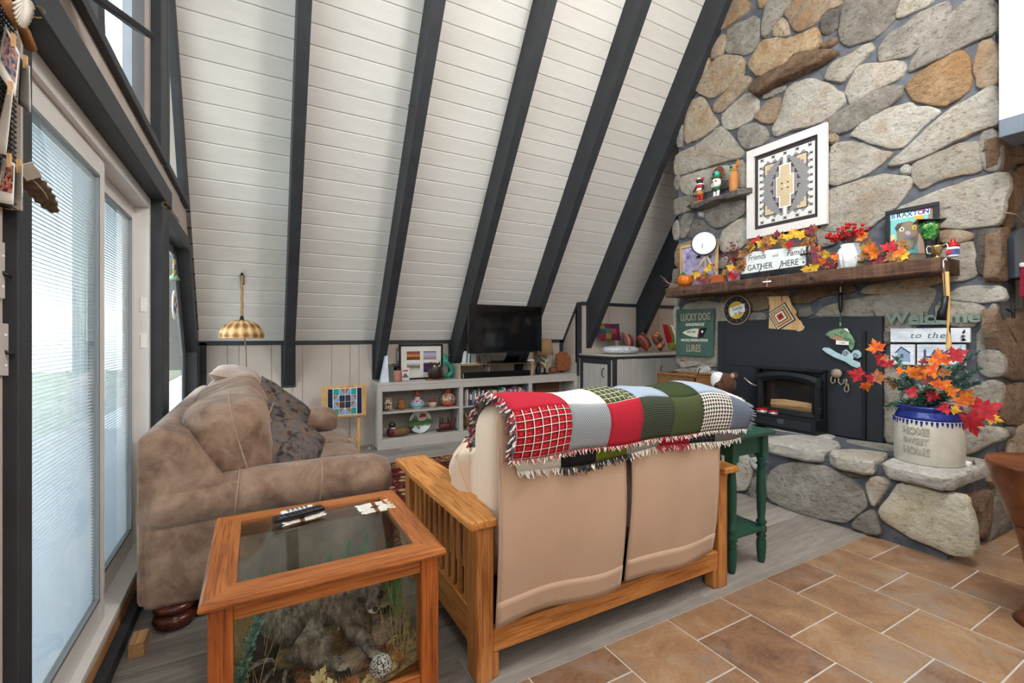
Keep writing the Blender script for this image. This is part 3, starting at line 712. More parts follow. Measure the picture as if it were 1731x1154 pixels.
# side faces at Y = YN
SIDE = """I b 405,200 480,220 510,260 505,400 425,410 420,290
I b 512,245 581,265 640,280 640,370 515,345
I b 470,420 530,420 560,500 560,680 500,690 450,620 465,540
I b 540,410 581,385 640,380 640,480 570,480
I b 430,640 500,640 520,700 500,800 430,740
I b 415,800 480,790 520,960 530,1110 400,1130 418,960
J b 395,220 450,330 500,320 581,260 640,280 640,690 460,690 440,560 395,400
J b 440,780 470,740 581,730 640,740 640,980 445,990
J g 450,1020 520,1010 520,1060 450,1070
K t 490,300 500,220 540,100 581,60 640,80 640,300
K t 415,280 470,262 482,370 445,390
K g 430,440 490,440 560,600 581,680 581,770 400,850 335,845 380,700 400,560
K b 205,545 370,490 380,560 370,680 340,770 245,805 235,700
K g 250,830 290,830 290,890 245,910
K t 365,430 410,405 420,440 385,465"""
for mk, pts in parse(SIDE):
    q = [onY(x, y, YN - 0.005) for x, y in pts]
    q = [Vector((v.x, v.y, max(v.z, 0.0))) for v in q]
    stone([(v.x, v.z) for v in q], lambda a, b: Vector((a, YN + 0.02, b)), (0, -1, 0), SM[mk], chim, depth=0.03)
# the rest of the side face, beyond the photograph's right edge
rq = random.Random(8); z = .03
while z < 3.1:
    h = rq.uniform(.22, .38); x = 4.74 + rq.uniform(0, .08)
    while x < 5.5:
        w = min(rq.uniform(.25, .45), 5.58 - x); j = lambda: rq.uniform(-.025, .025)
        stone([(x + .02 + j(), z + .02 + j() * .5), (x + w - .02 + j(), z + .02 + j() * .5), (x + w - .01, z + h * .5 + j()), (x + w - .02 + j(), z + h - .02), (x + .03 + j(), z + h - .02), (x + .01, z + h * .5)], lambda a, b: Vector((a, YN + 0.02, b)), (0, -1, 0), SM[rq.choice('btgb')], chim, depth=0.03); x += w
    z += h
# hearth face
HEARTH = """H g 310,450 330,390 400,340 520,340 660,370 760,420 830,480 860,570 780,640 720,660 600,640 450,590 320,540
H c 855,460 900,415 970,430 980,460 940,500 910,565 890,560
H g 720,365 860,390 840,410 760,405
H g 770,680 880,590 910,640 940,730 850,715
H y 935,590 1010,510 1040,450 1120,470 1300,510 1390,530 1410,600 1440,700 1450,830 1380,850 1250,800 1080,730 960,650
H c -50,470 0,280 100,260 190,280 230,390 180,500
H g 200,510 250,410 310,400 300,540
H w 215,320 260,310 265,365 230,360
H c -300,380 -250,240 -120,230 -40,280 -60,420"""
for mk, pts in parse(HEARTH):
    q = [onX(x, y, 3.42) for x, y in pts]
    q = [Vector((v.x, v.y, max(v.z, 0.002))) for v in q]
    stone([(v.y, v.z) for v in q], lambda a, b: Vector((3.45, a, b)), (-1, 0, 0), SM[mk], chim, depth=0.035)
# hearth slabs: thick irregular flags
def flag(poly, z, th, mk, ins=0.012):
    p = resample(chaikin([Vector(a) for a in poly], 1), 0.05)
    ar = sum(p[i].x * p[(i + 1) % len(p)].y - p[(i + 1) % len(p)].x * p[i].y for i in range(len(p)))
    if ar < 0: p = p[::-1]
    c = sum(p, Vector((0, 0))) / len(p); n = len(p); vs = []; sd = rnd.random() * 30
    for k, (i_, zz) in enumerate(((0.02, -th), (0.004, -th * 0.8), (0, -th * 0.45), (0.002, -0.012), (ins, 0))):
        for q in p:
            d = (c - q).normalized(); w = q + d * (i_ + 0.012 * mnoise.noise(Vector((q.x * 12, q.y * 12, sd + k * 0.6))))
            vs.append((w.x, w.y, z + zz + (0.004 * mnoise.noise(Vector((w.x * 9, w.y * 9, sd))) if k == 4 else 0)))
    fs = [(r * n + i, r * n + (i + 1) % n, (r + 1) * n + (i + 1) % n, (r + 1) * n + i) for r in range(4) for i in range(n)] + [tuple(range(4 * n, 5 * n)), tuple(range(n))[::-1]]
    m = MB(); m.add(vs, fs); o = m.obj('hearth_flagstone', SM[mk], chim); return o
ZH = 0.49
flag([(3.36, 1.055), (3.37, 1.22), (3.375, 1.385), (3.62, 1.43), (3.92, 1.40), (4.02, 1.25), (4.0, 1.06), (3.7, 1.05)], ZH, 0.085, 'w')
flag([(3.36, 1.43), (3.35, 1.67), (3.52, 1.74), (3.7, 1.66), (3.78, 1.5), (3.6, 1.45)], ZH - 0.005, 0.09, 'c')
flag([(3.37, 1.74), (3.36, 2.16), (3.6, 2.2), (3.85, 2.12), (3.88, 1.86), (3.66, 1.74)], ZH - 0.005, 0.09, 'w')
flag([(3.37, 2.22), (3.37, 2.8), (3.7, 2.9), (3.9, 2.6), (3.7, 2.25)], ZH - 0.005, 0.09, 'c')
flag([(3.37, 2.86), (3.37, 3.6), (3.9, 3.66), (4.1, 3.2), (3.8, 2.9)], ZH - 0.005, 0.09, 'w')
flag([(3.92, 1.5), (3.93, 1.82), (4.05, 1.9), (4.15, 1.7), (4.14, 1.48)], ZH - 0.02, 0.05, 'g')
flag([(3.95, 1.95), (3.93, 2.5), (4.12, 2.6), (4.15, 2.0)], ZH - 0.02, 0.05, 'w')
flag([(4.05, 1.10), (4.04, 1.4), (4.15, 1.44), (4.16, 1.1)], ZH - 0.015, 0.05, 'c')
MB().b2((3.46, YN + 0.03, 0.41), (XF + 0.02, 3.7, ZH - 0.03)).obj('hearth_mortar', MORT, chim)
# ================================================================== FURNITURE
def superball(m, c, r, e1=0.5, e2=0.5, n=24, k=14, M=None, wob=0.0, sd=0.0):
    """rounded cushion: superellipsoid"""
    f = lambda w, e_: math.copysign(abs(w) ** e_, w); c = Vector(c); M = M or Matrix.Identity(3); vs = []
    for i in range(k + 1):
        t = -math.pi / 2 + math.pi * i / k
        for j in range(n):
            a = 2 * math.pi * j / n
            p = Vector((r[0] * f(math.cos(t), e1) * f(math.cos(a), e2), r[1] * f(math.cos(t), e1) * f(math.sin(a), e2), r[2] * f(math.sin(t), e1)))
            if wob: p *= 1 + wob * mnoise.noise(Vector((p.x * 6 + sd, p.y * 6, p.z * 6)))
            vs.append(c + M @ p)
    return m.add(vs, [(i * n + j, i * n + (j + 1) % n, (i + 1) * n + (j + 1) % n, (i + 1) * n + j) for i in range(k) for j in range(n)])
def pillow(m, c, w, h, t, M, n=16, pinch=0.06, wob=0.0, sd=0.0):
    """knife edge square pillow, local x=w, y=h, z=thickness"""
    c = Vector(c); 
    for s_ in (1, -1):
        vs = []
        for i in range(n + 1):
            for j in range(n + 1):
                u = -1 + 2 * i / n; v = -1 + 2 * j / n
                k = (max(0, 1 - u * u) * max(0, 1 - v * v)) ** 0.42
                x = u * w / 2 * (1 - pinch * (1 - v * v)); y = v * h / 2 * (1 - pinch * (1 - u * u))
                z = s_ * (t / 2 * k * (1 + wob * mnoise.noise(Vector((u * 2 + sd, v * 2, s_)))) + 0.002)
                vs.append(c + M @ Vector((x, y, z)))
        fs = [(i * (n + 1) + j, (i + 1) * (n + 1) + j, (i + 1) * (n + 1) + j + 1, i * (n + 1) + j + 1) for i in range(n) for j in range(n)]
        if s_ < 0: fs = [f[::-1] for f in fs]
        m.add(vs, fs, [(i / n, j / n) for i in range(n + 1) for j in range(n + 1)])
    return m
def euler3(x=0, y=0, z=0):
    from mathutils import Euler
    return Euler((math.radians(x), math.radians(y), math.radians(z))).to_matrix()
def loft(m, sections, cap=True):
    n = len(sections[0]); vs = [p for s_ in sections for p in s_]; k = len(sections)
    fs = [(i * n + j, i * n + (j + 1) % n, (i + 1) * n + (j + 1) % n, (i + 1) * n + j) for i in range(k - 1) for j in range(n)]
    if cap: fs += [tuple(range(n))[::-1], tuple(range((k - 1) * n, k * n))]
    return m.add(vs, fs)

# ---- brown suede sofa ------------------------------------------------
su = MT('brown_suede', 0.85, 0, 0.2); _v = su.co('World'); 
su.col(su.ramp(su.noise(_v, 7, 7, 0.65, 0.5), [(0.3, H('5c4639')), (0.5, H('856a59')), (0.72, H('a58a77'))])).bump(su.noise(_v, 13, 6, 0.7, 1.0) * 0.8 + su.noise(_v, 120, 2) * 0.2, 0.45, 0.012)
su.b.inputs['Sheen Weight'].default_value = 0.25
SUEDE = su.m
SEAM = plain('sofa_piping', '9c8674', .8, var=.08)
sf = thing('sofa', 'brown suede roll-arm sofa standing against the glass doors', 'sofa', (0.1, 3.5, 0))
def roll_arm(y0, sgn):
    """sgn -1: roll bulges towards -Y"""
    sec = []; N = 28
    for i in range(15):
        t = i / 14; x = -0.47 + 1.08 * t; zc = 0.522 + 0.02 * math.sin(t * 2.6) - 0.01
        en = min(1.0, 0.72 + 0.28 * math.sqrt(max(0.0, 1 - (1 - min(t, 1 - t) / 0.07) ** 2))) if min(t, 1 - t) < 0.07 else 1.0
        ry, rz = 0.128 * en, 0.112 * en
        s_ = []
        for j in range(N):
            a = 2 * math.pi * j / N; wob = 1 + 0.035 * mnoise.noise(Vector((x * 5, math.cos(a) * 1.5, math.sin(a) * 1.5 + y0)))
            s_.append(Vector((x, y0 + sgn * (-0.02) + ry * wob * math.cos(a), zc + rz * wob * math.sin(a))))
        sec.append(s_)
    m = MB(); loft(m, sec); a_ = m.obj('arm', SUEDE, sf, smooth=True)
    for x in (-0.105, 0.255):
        pts = [Vector((x + 0.01 * math.sin(q), y0 + sgn * (-0.02) + 0.131 * math.cos(q), 0.528 + 0.115 * math.sin(q))) for q in [math.pi * 2 * i / 24 for i in range(25)]]
        MB().tube(pts, 0.0035, 5).obj('seam', SEAM, a_, smooth=True)
    m = MB(); m.b2((-0.45, y0 - 0.085 if sgn < 0 else y0 - 0.09, 0.10), (0.57, y0 + 0.09, 0.46)); m.obj('arm_panel', SUEDE, sf, bevel=0.03, seg=3, smooth=True)
roll_arm(2.545, -1); roll_arm(4.46, 1)
MB().b2((-0.42, 2.6, 0.10), (0.55, 4.42, 0.30)).obj('base', SUEDE, sf, bevel=0.02)
m = MB(); m.prism([(-0.47, 0.12), (-0.24, 0.12), (-0.14, 0.6), (-0.30, 0.84), (-0.40, 0.88), (-0.47, 0.84)], lambda x, z: (x, 2.47, z), lambda x, z: (x, 4.54, z)); m.obj('back', SUEDE, sf, bevel=0.025, seg=3, smooth=True)
for k, yc in enumerate((3.03, 3.50, 3.97)):
    m = MB(); superball(m, (0.26, yc, 0.385), (0.37, 0.232, 0.095), 0.35, 0.3, 28, 14, wob=0.03, sd=k * 9); m.obj('seat_cushion', SUEDE, sf, smooth=True)
for k, (yc, zc, ry) in enumerate(((2.93, 0.735, 0.37), (3.52, 0.745, 0.335), (4.13, 0.75, 0.33))):
    M = euler3(0, -14, 0); m = MB(); superball(m, (-0.14, yc, zc), (0.20, ry, 0.235), 0.62, 0.6, 36, 20, M, wob=0.09, sd=k * 17 + 3)
    bc = m.obj('back_cushion', SUEDE, sf, smooth=True)
    for off in (-0.36, 0.36):
        pts = []
        for i in range(33):
            a = 2 * math.pi * i / 32; f = lambda w, e_: math.copysign(abs(w) ** e_, w)
            s_ = (1 - abs(off) ** 3.2) ** 0.31
            p = Vector((0.203 * s_ * f(math.cos(a), 0.62), off * ry * 1.5 * 0.62, 0.238 * s_ * f(math.sin(a), 0.62)))
            p *= 1 + 0.09 * mnoise.noise(Vector((p.x * 6 + k * 17 + 3, p.y * 6, p.z * 6)))
            pts.append(Vector((-0.14, yc, zc)) + M @ p)
        MB().tube(pts, 0.006, 5).obj('seam', SEAM, bc, smooth=True)
    # the long seam round the cushion edge
    pts = []
    for i in range(41):
        a = 2 * math.pi * i / 40; f = lambda w, e_: math.copysign(abs(w) ** e_, w)
        p = Vector((0.05, ry * f(math.cos(a), 0.6) * 0.985, 0.235 * f(math.sin(a), 0.62) * 0.985)); p *= 1 + 0.09 * mnoise.noise(Vector((p.x * 6 + k * 17 + 3, p.y * 6, p.z * 6)))
        pts.append(Vector((-0.14, yc, zc)) + M @ p)
    MB().tube(pts, 0.005, 5).obj('piping', SEAM, bc, smooth=True)
FOOTW = woodm('mahogany', '2e1510', '5a2c1f', 'z', 1, .25)
for x, y in ((-0.34, 2.52), (0.48, 2.54), (-0.34, 4.46), (0.48, 4.46)):
    m = MB(); m.lathe([(0.045, 0), (0.075, 0.012), (0.085, 0.035), (0.078, 0.055), (0.06, 0.064), (0.066, 0.07), (0.08, 0.085), (0.082, 0.10), (0.06, 0.11)], (x, y, 0), 24); m.obj('bun_foot', FOOTW, sf, smooth=True)
tag(MB().b2((-0.44, 2.33, 0.0), (-0.39, 2.43, 0.055)).obj('wood_block', woodm('pine_block', 'a8794d', 'cba071', 'y')), 'small pine wood block on floor beside the sofa foot', 'block')
sf.location.x += .028
# throw pillows on the sofa
fl_ = MT('floral_brocade', 0.8, 0, .2); _v = fl_.co('Object'); _a = fl_.noise(_v, 11, 4, .6, 1.6); _b = fl_.voro(_v, 13)
_c = fl_.ramp(_a, [(0.34, H('2e2422')), (0.43, H('57504e')), (0.54, H('655e5b')), (0.62, H('7a5c44')), (0.70, H('46332a'))], 'LINEAR'); fl_.col(fl_.mix(fl_.ramp(_b, [(0.18, (1, 1, 1)), (0.26, (0, 0, 0))]), _c, H('4a352c'))).bump(_a, .3, .005)
def mn(n_, spin):
    z = Vector(n_).normalized(); x = Vector((0, 0, 1)).cross(z).normalized(); y = z.cross(x)
    return Matrix((x, y, z)).transposed() @ Matrix.Rotation(math.radians(spin), 3, 'Z')
def throw_pillow(name, c, w, h, t, M, mat, label, sd=0, cat='pillow', grp=None, piping=None):
    root = thing(name, label, cat, Vector(c) - Vector((0, 0, min(w, h) / 2)), 0, grp)
    m = MB(); pillow(m, c, w, h, t, M, 18, 0.05, 0.25, sd); m.obj('cover', mat, root, smooth=True, weld=True)
    pts = []
    for i in range(49):
        a = i / 48 * 4; q = int(min(a, 3.999)); f_ = a - q; u, v = [(-1 + 2 * f_, -1), (1, -1 + 2 * f_), (1 - 2 * f_, 1), (-1, 1 - 2 * f_)][q]
        pts.append(Vector(c) + M @ Vector((u * w / 2 * (1 - .05 * (1 - v * v)), v * h / 2 * (1 - .05 * (1 - u * u)), 0)))
    MB().tube(pts, 0.005, 6).obj('piping', piping or mat, root, smooth=True)
    return root
PIPE = plain('pillow_piping', '9a7f68', .8)
throw_pillow('throw_pillow', (0.17, 2.82, 0.665), 0.39, 0.39, 0.16, mn((.6, -.62, .52), 40), fl_.m, 'floral brown throw pillow nearest the sofa arm', 1, piping=PIPE)
throw_pillow('throw_pillow', (0.15, 3.50, 0.745), 0.44, 0.44, 0.17, mn((.62, -.5, .55), 38), fl_.m, 'floral brown throw pillow farther back on the sofa', 5, piping=PIPE)
throw_pillow('throw_pillow', (-0.13, 4.20, 0.96), 0.5, 0.34, 0.16, euler3(15, 0, 90), fabric('dusty_rose_suede', 'b39e94', .1), 'pale rose pillow lying on top of the sofa back', 8)

# ---- oak display table with glass ------------------------------------
OAKY = woodm('red_oak_along', '8a4a20', 'b87038', 'y', 1.0, .36, 22); OAKX = woodm('red_oak_across', '8a4a20', 'b87038', 'x', 1.0, .36, 22); OAKZ = woodm('red_oak_up', '84421a', 'b2622b', 'z', 1.0, .35, 22)
TX0, TX1, TY0, TY1, TZ = -0.137, 0.568, 1.478, 2.17, 0.56
tb = thing('display_table', 'square oak display table with glass top and sides', 'table', ((TX0 + TX1) / 2, (TY0 + TY1) / 2, 0))
fw = 0.088
def rail_prof(o_, i_, up=0):   # moulded outer edge
    return [(o_, TZ - 0.018), (o_ + 0.004, TZ - 0.004), (o_ + 0.012, TZ), (i_, TZ), (i_, TZ - 0.03), (o_ + 0.012, TZ - 0.03), (o_ + 0.004, TZ - 0.026)]
def mitre(side, mat):
    m = MB()
    if side in 'fb':
        s_ = 1 if side == 'f' else -1; y_ = TY0 if side == 'f' else TY1
        pr = rail_prof(0, fw); m.prism(pr, lambda o_, z: (TX0 + o_, y_ + s_ * o_, z), lambda o_, z: (TX1 - o_, y_ + s_ * o_, z))
    else:
        s_ = 1 if side == 'l' else -1; x_ = TX0 if side == 'l' else TX1
        pr = rail_prof(0, fw); m.prism(pr, lambda o_, z: (x_ + s_ * o_, TY0 + o_, z), lambda o_, z: (x_ + s_ * o_, TY1 - o_, z))
    m.obj('top_rail', mat, tb)
for s_, mt in (('f', OAKX), ('b', OAKX), ('l', OAKY), ('r', OAKY)): mitre(s_, mt)
TGLASS = glassm('table_glass', (0.86, 0.92, 0.9), 0.12); SGLASS = glassm('side_glass', (0.96, 0.98, 0.97), 0.03)
MB().b2((TX0 + fw - .01, TY0 + fw - .01, TZ - 0.012), (TX1 - fw + .01, TY1 - fw + .01, TZ - 0.005)).obj('glass_top', TGLASS, tb)
lx0, lx1, ly0, ly1 = TX0 + 0.022, TX1 - 0.022, TY0 + 0.022, TY1 - 0.022; lw = 0.06
for x in (lx0, lx1 - lw):
    for y in (ly0, ly1 - lw): MB().b2((x, y, 0), (x + lw, y + lw, TZ - .03)).obj('leg', OAKZ, tb, bevel=.003)
for y in (ly0 + .008, ly1 - .03):
    MB().b2((lx0 + lw, y, 0.482), (lx1 - lw, y + .022, TZ - .03)).obj('apron', OAKX, tb, bevel=.002); MB().b2((lx0 + lw, y, 0.06), (lx1 - lw, y + .022, 0.138)).obj('lower_rail', OAKX, tb, bevel=.002)
for x in (lx0 + .008, lx1 - .03):
    MB().b2((x, ly0 + lw, 0.482), (x + .022, ly1 - lw, TZ - .03)).obj('apron', OAKY, tb, bevel=.002); MB().b2((x, ly0 + lw, 0.06), (x + .022, ly1 - lw, 0.138)).obj('lower_rail', OAKY, tb, bevel=.002)
for y in (ly0 + .018, ly1 - .018): MB().b2((lx0 + lw, y - .001, 0.138), (lx1 - lw, y + .001, 0.482)).obj('glass_side', SGLASS, tb)
for x in (lx0 + .018, lx1 - .018): MB().b2((x - .001, ly0 + lw, 0.138), (x + .001, ly1 - lw, 0.482)).obj('glass_side', SGLASS, tb)
MB().b2((lx0 + .02, ly0 + .02, 0.10), (lx1 - .02, ly1 - .02, 0.125)).obj('bottom_panel', OAKX, tb)

# ---- mission oak loveseat --------------------------------------------
HON = woodm('honey_oak_y', 'a25f27', 'cf8f4e', 'y', 1, .5, 20, spec=.25); HONX = woodm('honey_oak_x', 'a05d27', 'cb8b4c', 'x', 1, .38, 20); HONZ = woodm('honey_oak_z', '9b5b28', 'c98a50', 'z', 1, .38, 20)
LC = 1.41
ls = thing('loveseat', 'tan cushioned mission loveseat with slatted honey oak arms', 'loveseat', (LC, 2.0, 0))
def mx(x, s_): return x if s_ < 0 else 2 * LC - x
for s_ in (-1, 1):
    def bb(lo, hi, nm, mat, bv=.004):
        a, b = mx(lo[0], s_), mx(hi[0], s_); return MB().b2((min(a, b), lo[1], lo[2]), (max(a, b), hi[1], hi[2])).obj(nm, mat, ls, bevel=bv)
    bb((0.706, 1.53, 0), (0.774, 1.627, 0.60), 'back_post', HONZ, .006); bb((0.774, 1.535, 0), (0.80, 1.60, 0.10), 'post_block', HONZ, .01)
    bb((0.70, 2.36, 0), (0.77, 2.44, 0.59), 'front_post', HONZ, .006)
    # bow arm board
    sec = []
    for i in range(13):
        t = i / 12; y = 1.495 + 1.01 * t; xo = 0.664 - 0.018 * math.sin(t * math.pi); xi = 0.772 + 0.06 * min(1, t * 2.2); z = 0.625 - 0.035 * (1 - math.sin(math.pi * (0.15 + 0.75 * t))) * 0.5
        a, b = mx(xo, s_), mx(xi, s_); lo, hi = min(a, b), max(a, b)
        sec.append([Vector((lo, y, z - .032)), Vector((hi, y, z - .032)), Vector((hi, y, z)), Vector((lo, y, z))])
    m = MB(); loft(m, sec); m.obj('arm_board', HON, ls, bevel=.008, seg=3)
    bb((0.715, 1.627, 0.10), (0.745, 2.36, 0.235), 'side_rail', HON); bb((0.715, 1.627, 0.555), (0.745, 2.36, 0.592), 'arm_rail', HON)
    for i in range(10):
        y = 1.665 + i * 0.072; bb((0.722, y, 0.235), (0.738, y + 0.03, 0.556), 'slat', HONZ, .003)
MB().b2((0.774, 1.535, 0.098), (2 * LC - 0.774, 1.562, 0.188)).obj('back_rail', HONX, ls, bevel=.004)
MB().b2((0.77, 2.38, 0.10), (2 * LC - 0.77, 2.41, 0.25)).obj('front_rail', HONX, ls, bevel=.004)
DARKU = plain('dark_underside', '22211f', .9)
MB().b2((0.78, 1.58, 0.14), (2 * LC - 0.78, 2.36, 0.24)).obj('seat_deck', DARKU, ls)
TAN = fabric('tan_microsuede', 'b79a84', .06, .9, 500, .12, 3); TANL = fabric('pale_tan_microsuede', 'd8c1ab', .05, .9, 500, .12, 3)
for k, (xa, xb) in enumerate(((0.785, 1.405), (1.415, 2.035))):
    xc = (xa + xb) / 2; hw = (xb - xa) / 2
    m = MB(); superball(m, (xc, 2.08, 0.35), (hw, 0.36, 0.11), .35, .3, 28, 12, wob=.02, sd=k); m.obj('seat_cushion', TANL, ls, smooth=True)
    m = MB(); superball(m, (xc, 1.655, 0.70), (hw, 0.10, 0.322), .38, .35, 32, 18, euler3(-4, 0, 0), wob=.03, sd=k * 5); m.obj('back_cushion', TANL, ls, smooth=True)
    m = MB(); superball(m, (xc, 1.775, 0.62), (hw * .98, 0.075, 0.20), .5, .4, 28, 12, euler3(-6, 0, 0), wob=.03, sd=k * 7); m.obj('lumbar_cushion', TANL, ls, smooth=True)
    # back flap, a hanging cloth panel with a wavy hem
    x0, x1 = (0.765, 1.365) if k == 0 else (1.395, 1.975)
    def flap(u, v, x0=x0, x1=x1, k=k):
        z = .99 - v * (.99 - (0.212 + 0.006 * math.sin(u * 5 + k)))
        bow = 0.012 * math.sin(u * math.pi * 2 + k * 2) * v + 0.012 * math.sin(u * 9 + v * 4 + k) * v * 0.5
        xx = x0 + (x1 - x0) * u
        if k == 1: xx += 0.035 * math.sin(min(1, v * 1.25) * math.pi) * (0.35 - u) + (0.07 * (1 - u) * (1 if v < .55 else max(0, (1 - v) / .45)) if False else 0) + 0.03 * (1 - v) * (u)
        return (xx, 1.505 + bow - 0.03 * math.sin(v * math.pi) - 0.010 * (1 - v), z)
    m = MB(); m.grid(flap, 26, 30); fo = m.obj('back_flap', TAN, ls, smooth=True, solid=.006)
    def hem(u, v, fl2=flap):
        p = Vector(fl2(u, 0.875 + 0.125 * v)); return (p.x, p.y - .005, p.z)
    m = MB(); m.grid(hem, 26, 4); m.obj('hem_band', TAN, fo, smooth=True, solid=.004)
    for u in (0.004, 0.996):
        MB().tube([Vector(flap(u, v / 20)) + Vector((0, -.003, 0)) for v in range(3, 21)], 0.003, 5).obj('welt', TAN, fo, smooth=True)
throw_pillow('throw_pillow', (0.86, 1.93, 0.63), 0.36, 0.30, 0.16, euler3(70, 0, 60), TANL, 'pale tan pillow on the loveseat beside the oak arm', 3)

# ---- patchwork throw blanket -----------------------------------------
def patchm(name, kind, *cols):
    m = MT(name, .95, 0, .1); v = m.co('UV'); x, y, z = m.xyz(v); cs = [H(c) for c in cols]
    wv = m.noise(m.co('UV', (1, 1, 1)), 60, 2); wr = m.noise(v, 7, 4)
    if kind == 'solid': c = m.ramp(m.noise(v, 30, 4), [(.3, sc(cs[0], .82)), (.7, sc(cs[0], 1.12))])
    elif kind == 'weave':
        f = ((x * 17 + y * 17).frac() - .5).abs() * 2; g = ((x * 17 - y * 17).frac() - .5).abs() * 2
        c = m.mix((f * g).op('POWER', .7), cs[0], cs[1])
    elif kind == 'plaid':
        s_ = lambda e_, fr, w, o_=0.0: ((e_ * fr + o_).frac() < w)
        c = m.mix((s_(x, 7, .45, .2) * .35).max(s_(y, 7, .45, .2) * .35), cs[0], sc(cs[0], .45))
        c = m.mix(s_(x, 7, .10, .0).max(s_(y, 7, .10, .0)), c, cs[1]); c = m.mix(s_(x, 7, .09, .86).max(s_(y, 7, .09, .86)), c, cs[2])
        c = m.mix(s_(x, 7, .05, .4) * s_(y, 7, .05, .4), c, cs[3 % len(cs)])
    elif kind == 'check':
        a = ((x * 22).frac() < .5); b = ((y * 22).frac() < .5); c = m.mix((a + b) * .5, cs[0], cs[1])
    elif kind == 'hound':
        fx = (x * 11).frac(); fy = (y * 11).frac(); a = (fx < .5); b = (fy < .5); d = ((fx + fy) * 2).frac() < .5
        c = m.mix(a * b + (a + b - a * b * 2) * d, cs[0], cs[1])
    m.col(c); m.bump(wv * .5 + wr * .5, .5, .006); return m.m
PT = {'rp': patchm('red_plaid', 'plaid', 'b3202c', '141312', 'e8e2da', 'e8e2da'), 'gw': patchm('grey_weave', 'weave', '55616d', 'cfd3d6'), 'rd': patchm('red_flannel', 'solid', 'b02a3a'),
      'dc': patchm('green_black_check', 'check', '1d1f1e', '55604f'), 'ol': patchm('olive_flannel', 'solid', '4a5338'), 'hd': patchm('houndstooth', 'hound', 'ece7df', '1b1b1c'), 'bl': patchm('slate_flannel', 'solid', '6a7485'),
      'lb': patchm('light_blue_weave', 'weave', '7d8fa6', 'c3ccd6'), 'wh': patchm('cream_flannel', 'solid', 'ded8cf'), 'gp': patchm('green_plaid', 'plaid', '44512a', 'e6dfd2', '16170f', 'c23040'), 'dg': patchm('dark_green_flannel', 'solid', '39422a'),
      'bk': patchm('black_fleece', 'solid', '242426'), 'lm': patchm('lime_plaid', 'solid', '6f7f2c'), 'gc': patchm('small_check', 'check', 'd8d4cd', '3c3c3e'), 'dp': patchm('dark_plaid', 'plaid', '2b2c33', '6a6d77', '111114', '555863'), 'gy': patchm('grey_flannel', 'solid', '7d7c7e')}
bk = thing('throw_blanket', 'patchwork rag quilt draped over the loveseat back', 'blanket', (LC, 1.6, 0.8))
path = [(1.448, .832), (1.438, .88), (1.432, .93), (1.438, .98), (1.455, 1.012), (1.49, 1.034), (1.545, 1.047), (1.61, 1.047), (1.67, 1.03), (1.725, 1.0), (1.765, .955), (1.785, .92), (1.80, .86), (1.81, .80)]
def pth(s_, off=0.0):
    k = s_ * (len(path) - 1); i = min(int(k), len(path) - 2); f_ = k - i; a, b = path[i], path[i + 1]
    return a[0] * (1 - f_) + b[0] * f_, a[1] * (1 - f_) + b[1] * f_
xb_ = [0.80, 1.05, 1.24, 1.42, 1.60, 1.80, 2.0, 2.15]; sb_ = [0.0, 0.30, 0.62, 1.0]
rows = [['rp', 'gw', 'rd', 'dc', 'ol', 'hd', 'bl'], ['rd', 'wh', 'gp', 'lb', 'dg', 'lb', 'wh'], ['gw', 'rp', 'bl', 'rd', 'gc', 'ol', 'rp']]
def quilt(x, s_, dy=0.0):
    y, z = pth(s_); dr_ = max(0, (x - 1.82) / 0.33) ** 1.5
    z2 = z - 0.06 * dr_ * (1 if s_ < .9 else 0) * min(1, .3 + s_ * 3) + 0.008 * math.sin(x * 13 + s_ * 5) * min(1, s_ * 4 + .25) - (0.012 if 1.36 < x < 1.46 else 0) * (1 if .3 < s_ < .8 else 0)
    return Vector((x + 0.01 * math.sin(s_ * 9), y + 0.008 * math.sin(x * 17 + 1.3) * (1 - s_) + dy, z2))
for r in range(3):
    for c in range(7):
        m = MB(); m.grid(lambda u, v, r=r, c=c: quilt(xb_[c] + (xb_[c + 1] - xb_[c]) * u, sb_[r] + (sb_[r + 1] - sb_[r]) * v), 8, 10)
        m.obj('patch', PT[rows[r][c]], bk, smooth=True, solid=.006)
low = ['wh', 'bk', 'lm', 'gc', 'rd', 'dp', 'gy']; xl = [0.83, 1.03, 1.2, 1.36, 1.56, 1.74, 1.93, 2.13]
def lowq(x, v): return Vector((x, 1.465 + 0.006 * math.sin(x * 21), 0.90 - v * (0.12 + 0.012 * math.sin(x * 7))))
for c in range(7):
    m = MB(); m.grid(lambda u, v, c=c: lowq(xl[c] + (xl[c + 1] - xl[c]) * u, v), 6, 4); m.obj('under_patch', PT[low[c]], bk, smooth=True, solid=.005)
def fringe(fn, n, ln, w, mat, name, dirv=(0, -.15, -1)):
    m = MB(); d0 = Vector(dirv).normalized()
    for i in range(n):
        p = fn((i + .5) / n); d = (d0 + Vector((rnd.uniform(-.5, .5), rnd.uniform(-.5, .35), rnd.uniform(-.2, .2)))).normalized(); L_ = ln * rnd.uniform(.6, 1.2)
        a = Vector((w / 2, 0, 0)) if abs(d.x) < .8 else Vector((0, 0, w / 2)); q = p + d * L_ * .5 + Vector((rnd.uniform(-.004, .004), rnd.uniform(-.005, .002), 0)); e_ = p + d * L_ + Vector((rnd.uniform(-.006, .006), rnd.uniform(-.008, .004), 0))
        t = Vector((0, -.0025, 0)); m.add([p - a, p + a, q + a, q - a, e_ + a * .5, e_ - a * .5, p + t, q + t, e_ + t], [(0, 1, 2, 3), (3, 2, 4, 5), (0, 6, 7, 3), (6, 1, 2, 7), (3, 7, 8, 5), (7, 2, 4, 8)])
    o = m.obj(name, mat, bk); o['kind'] = 'stuff'; return o
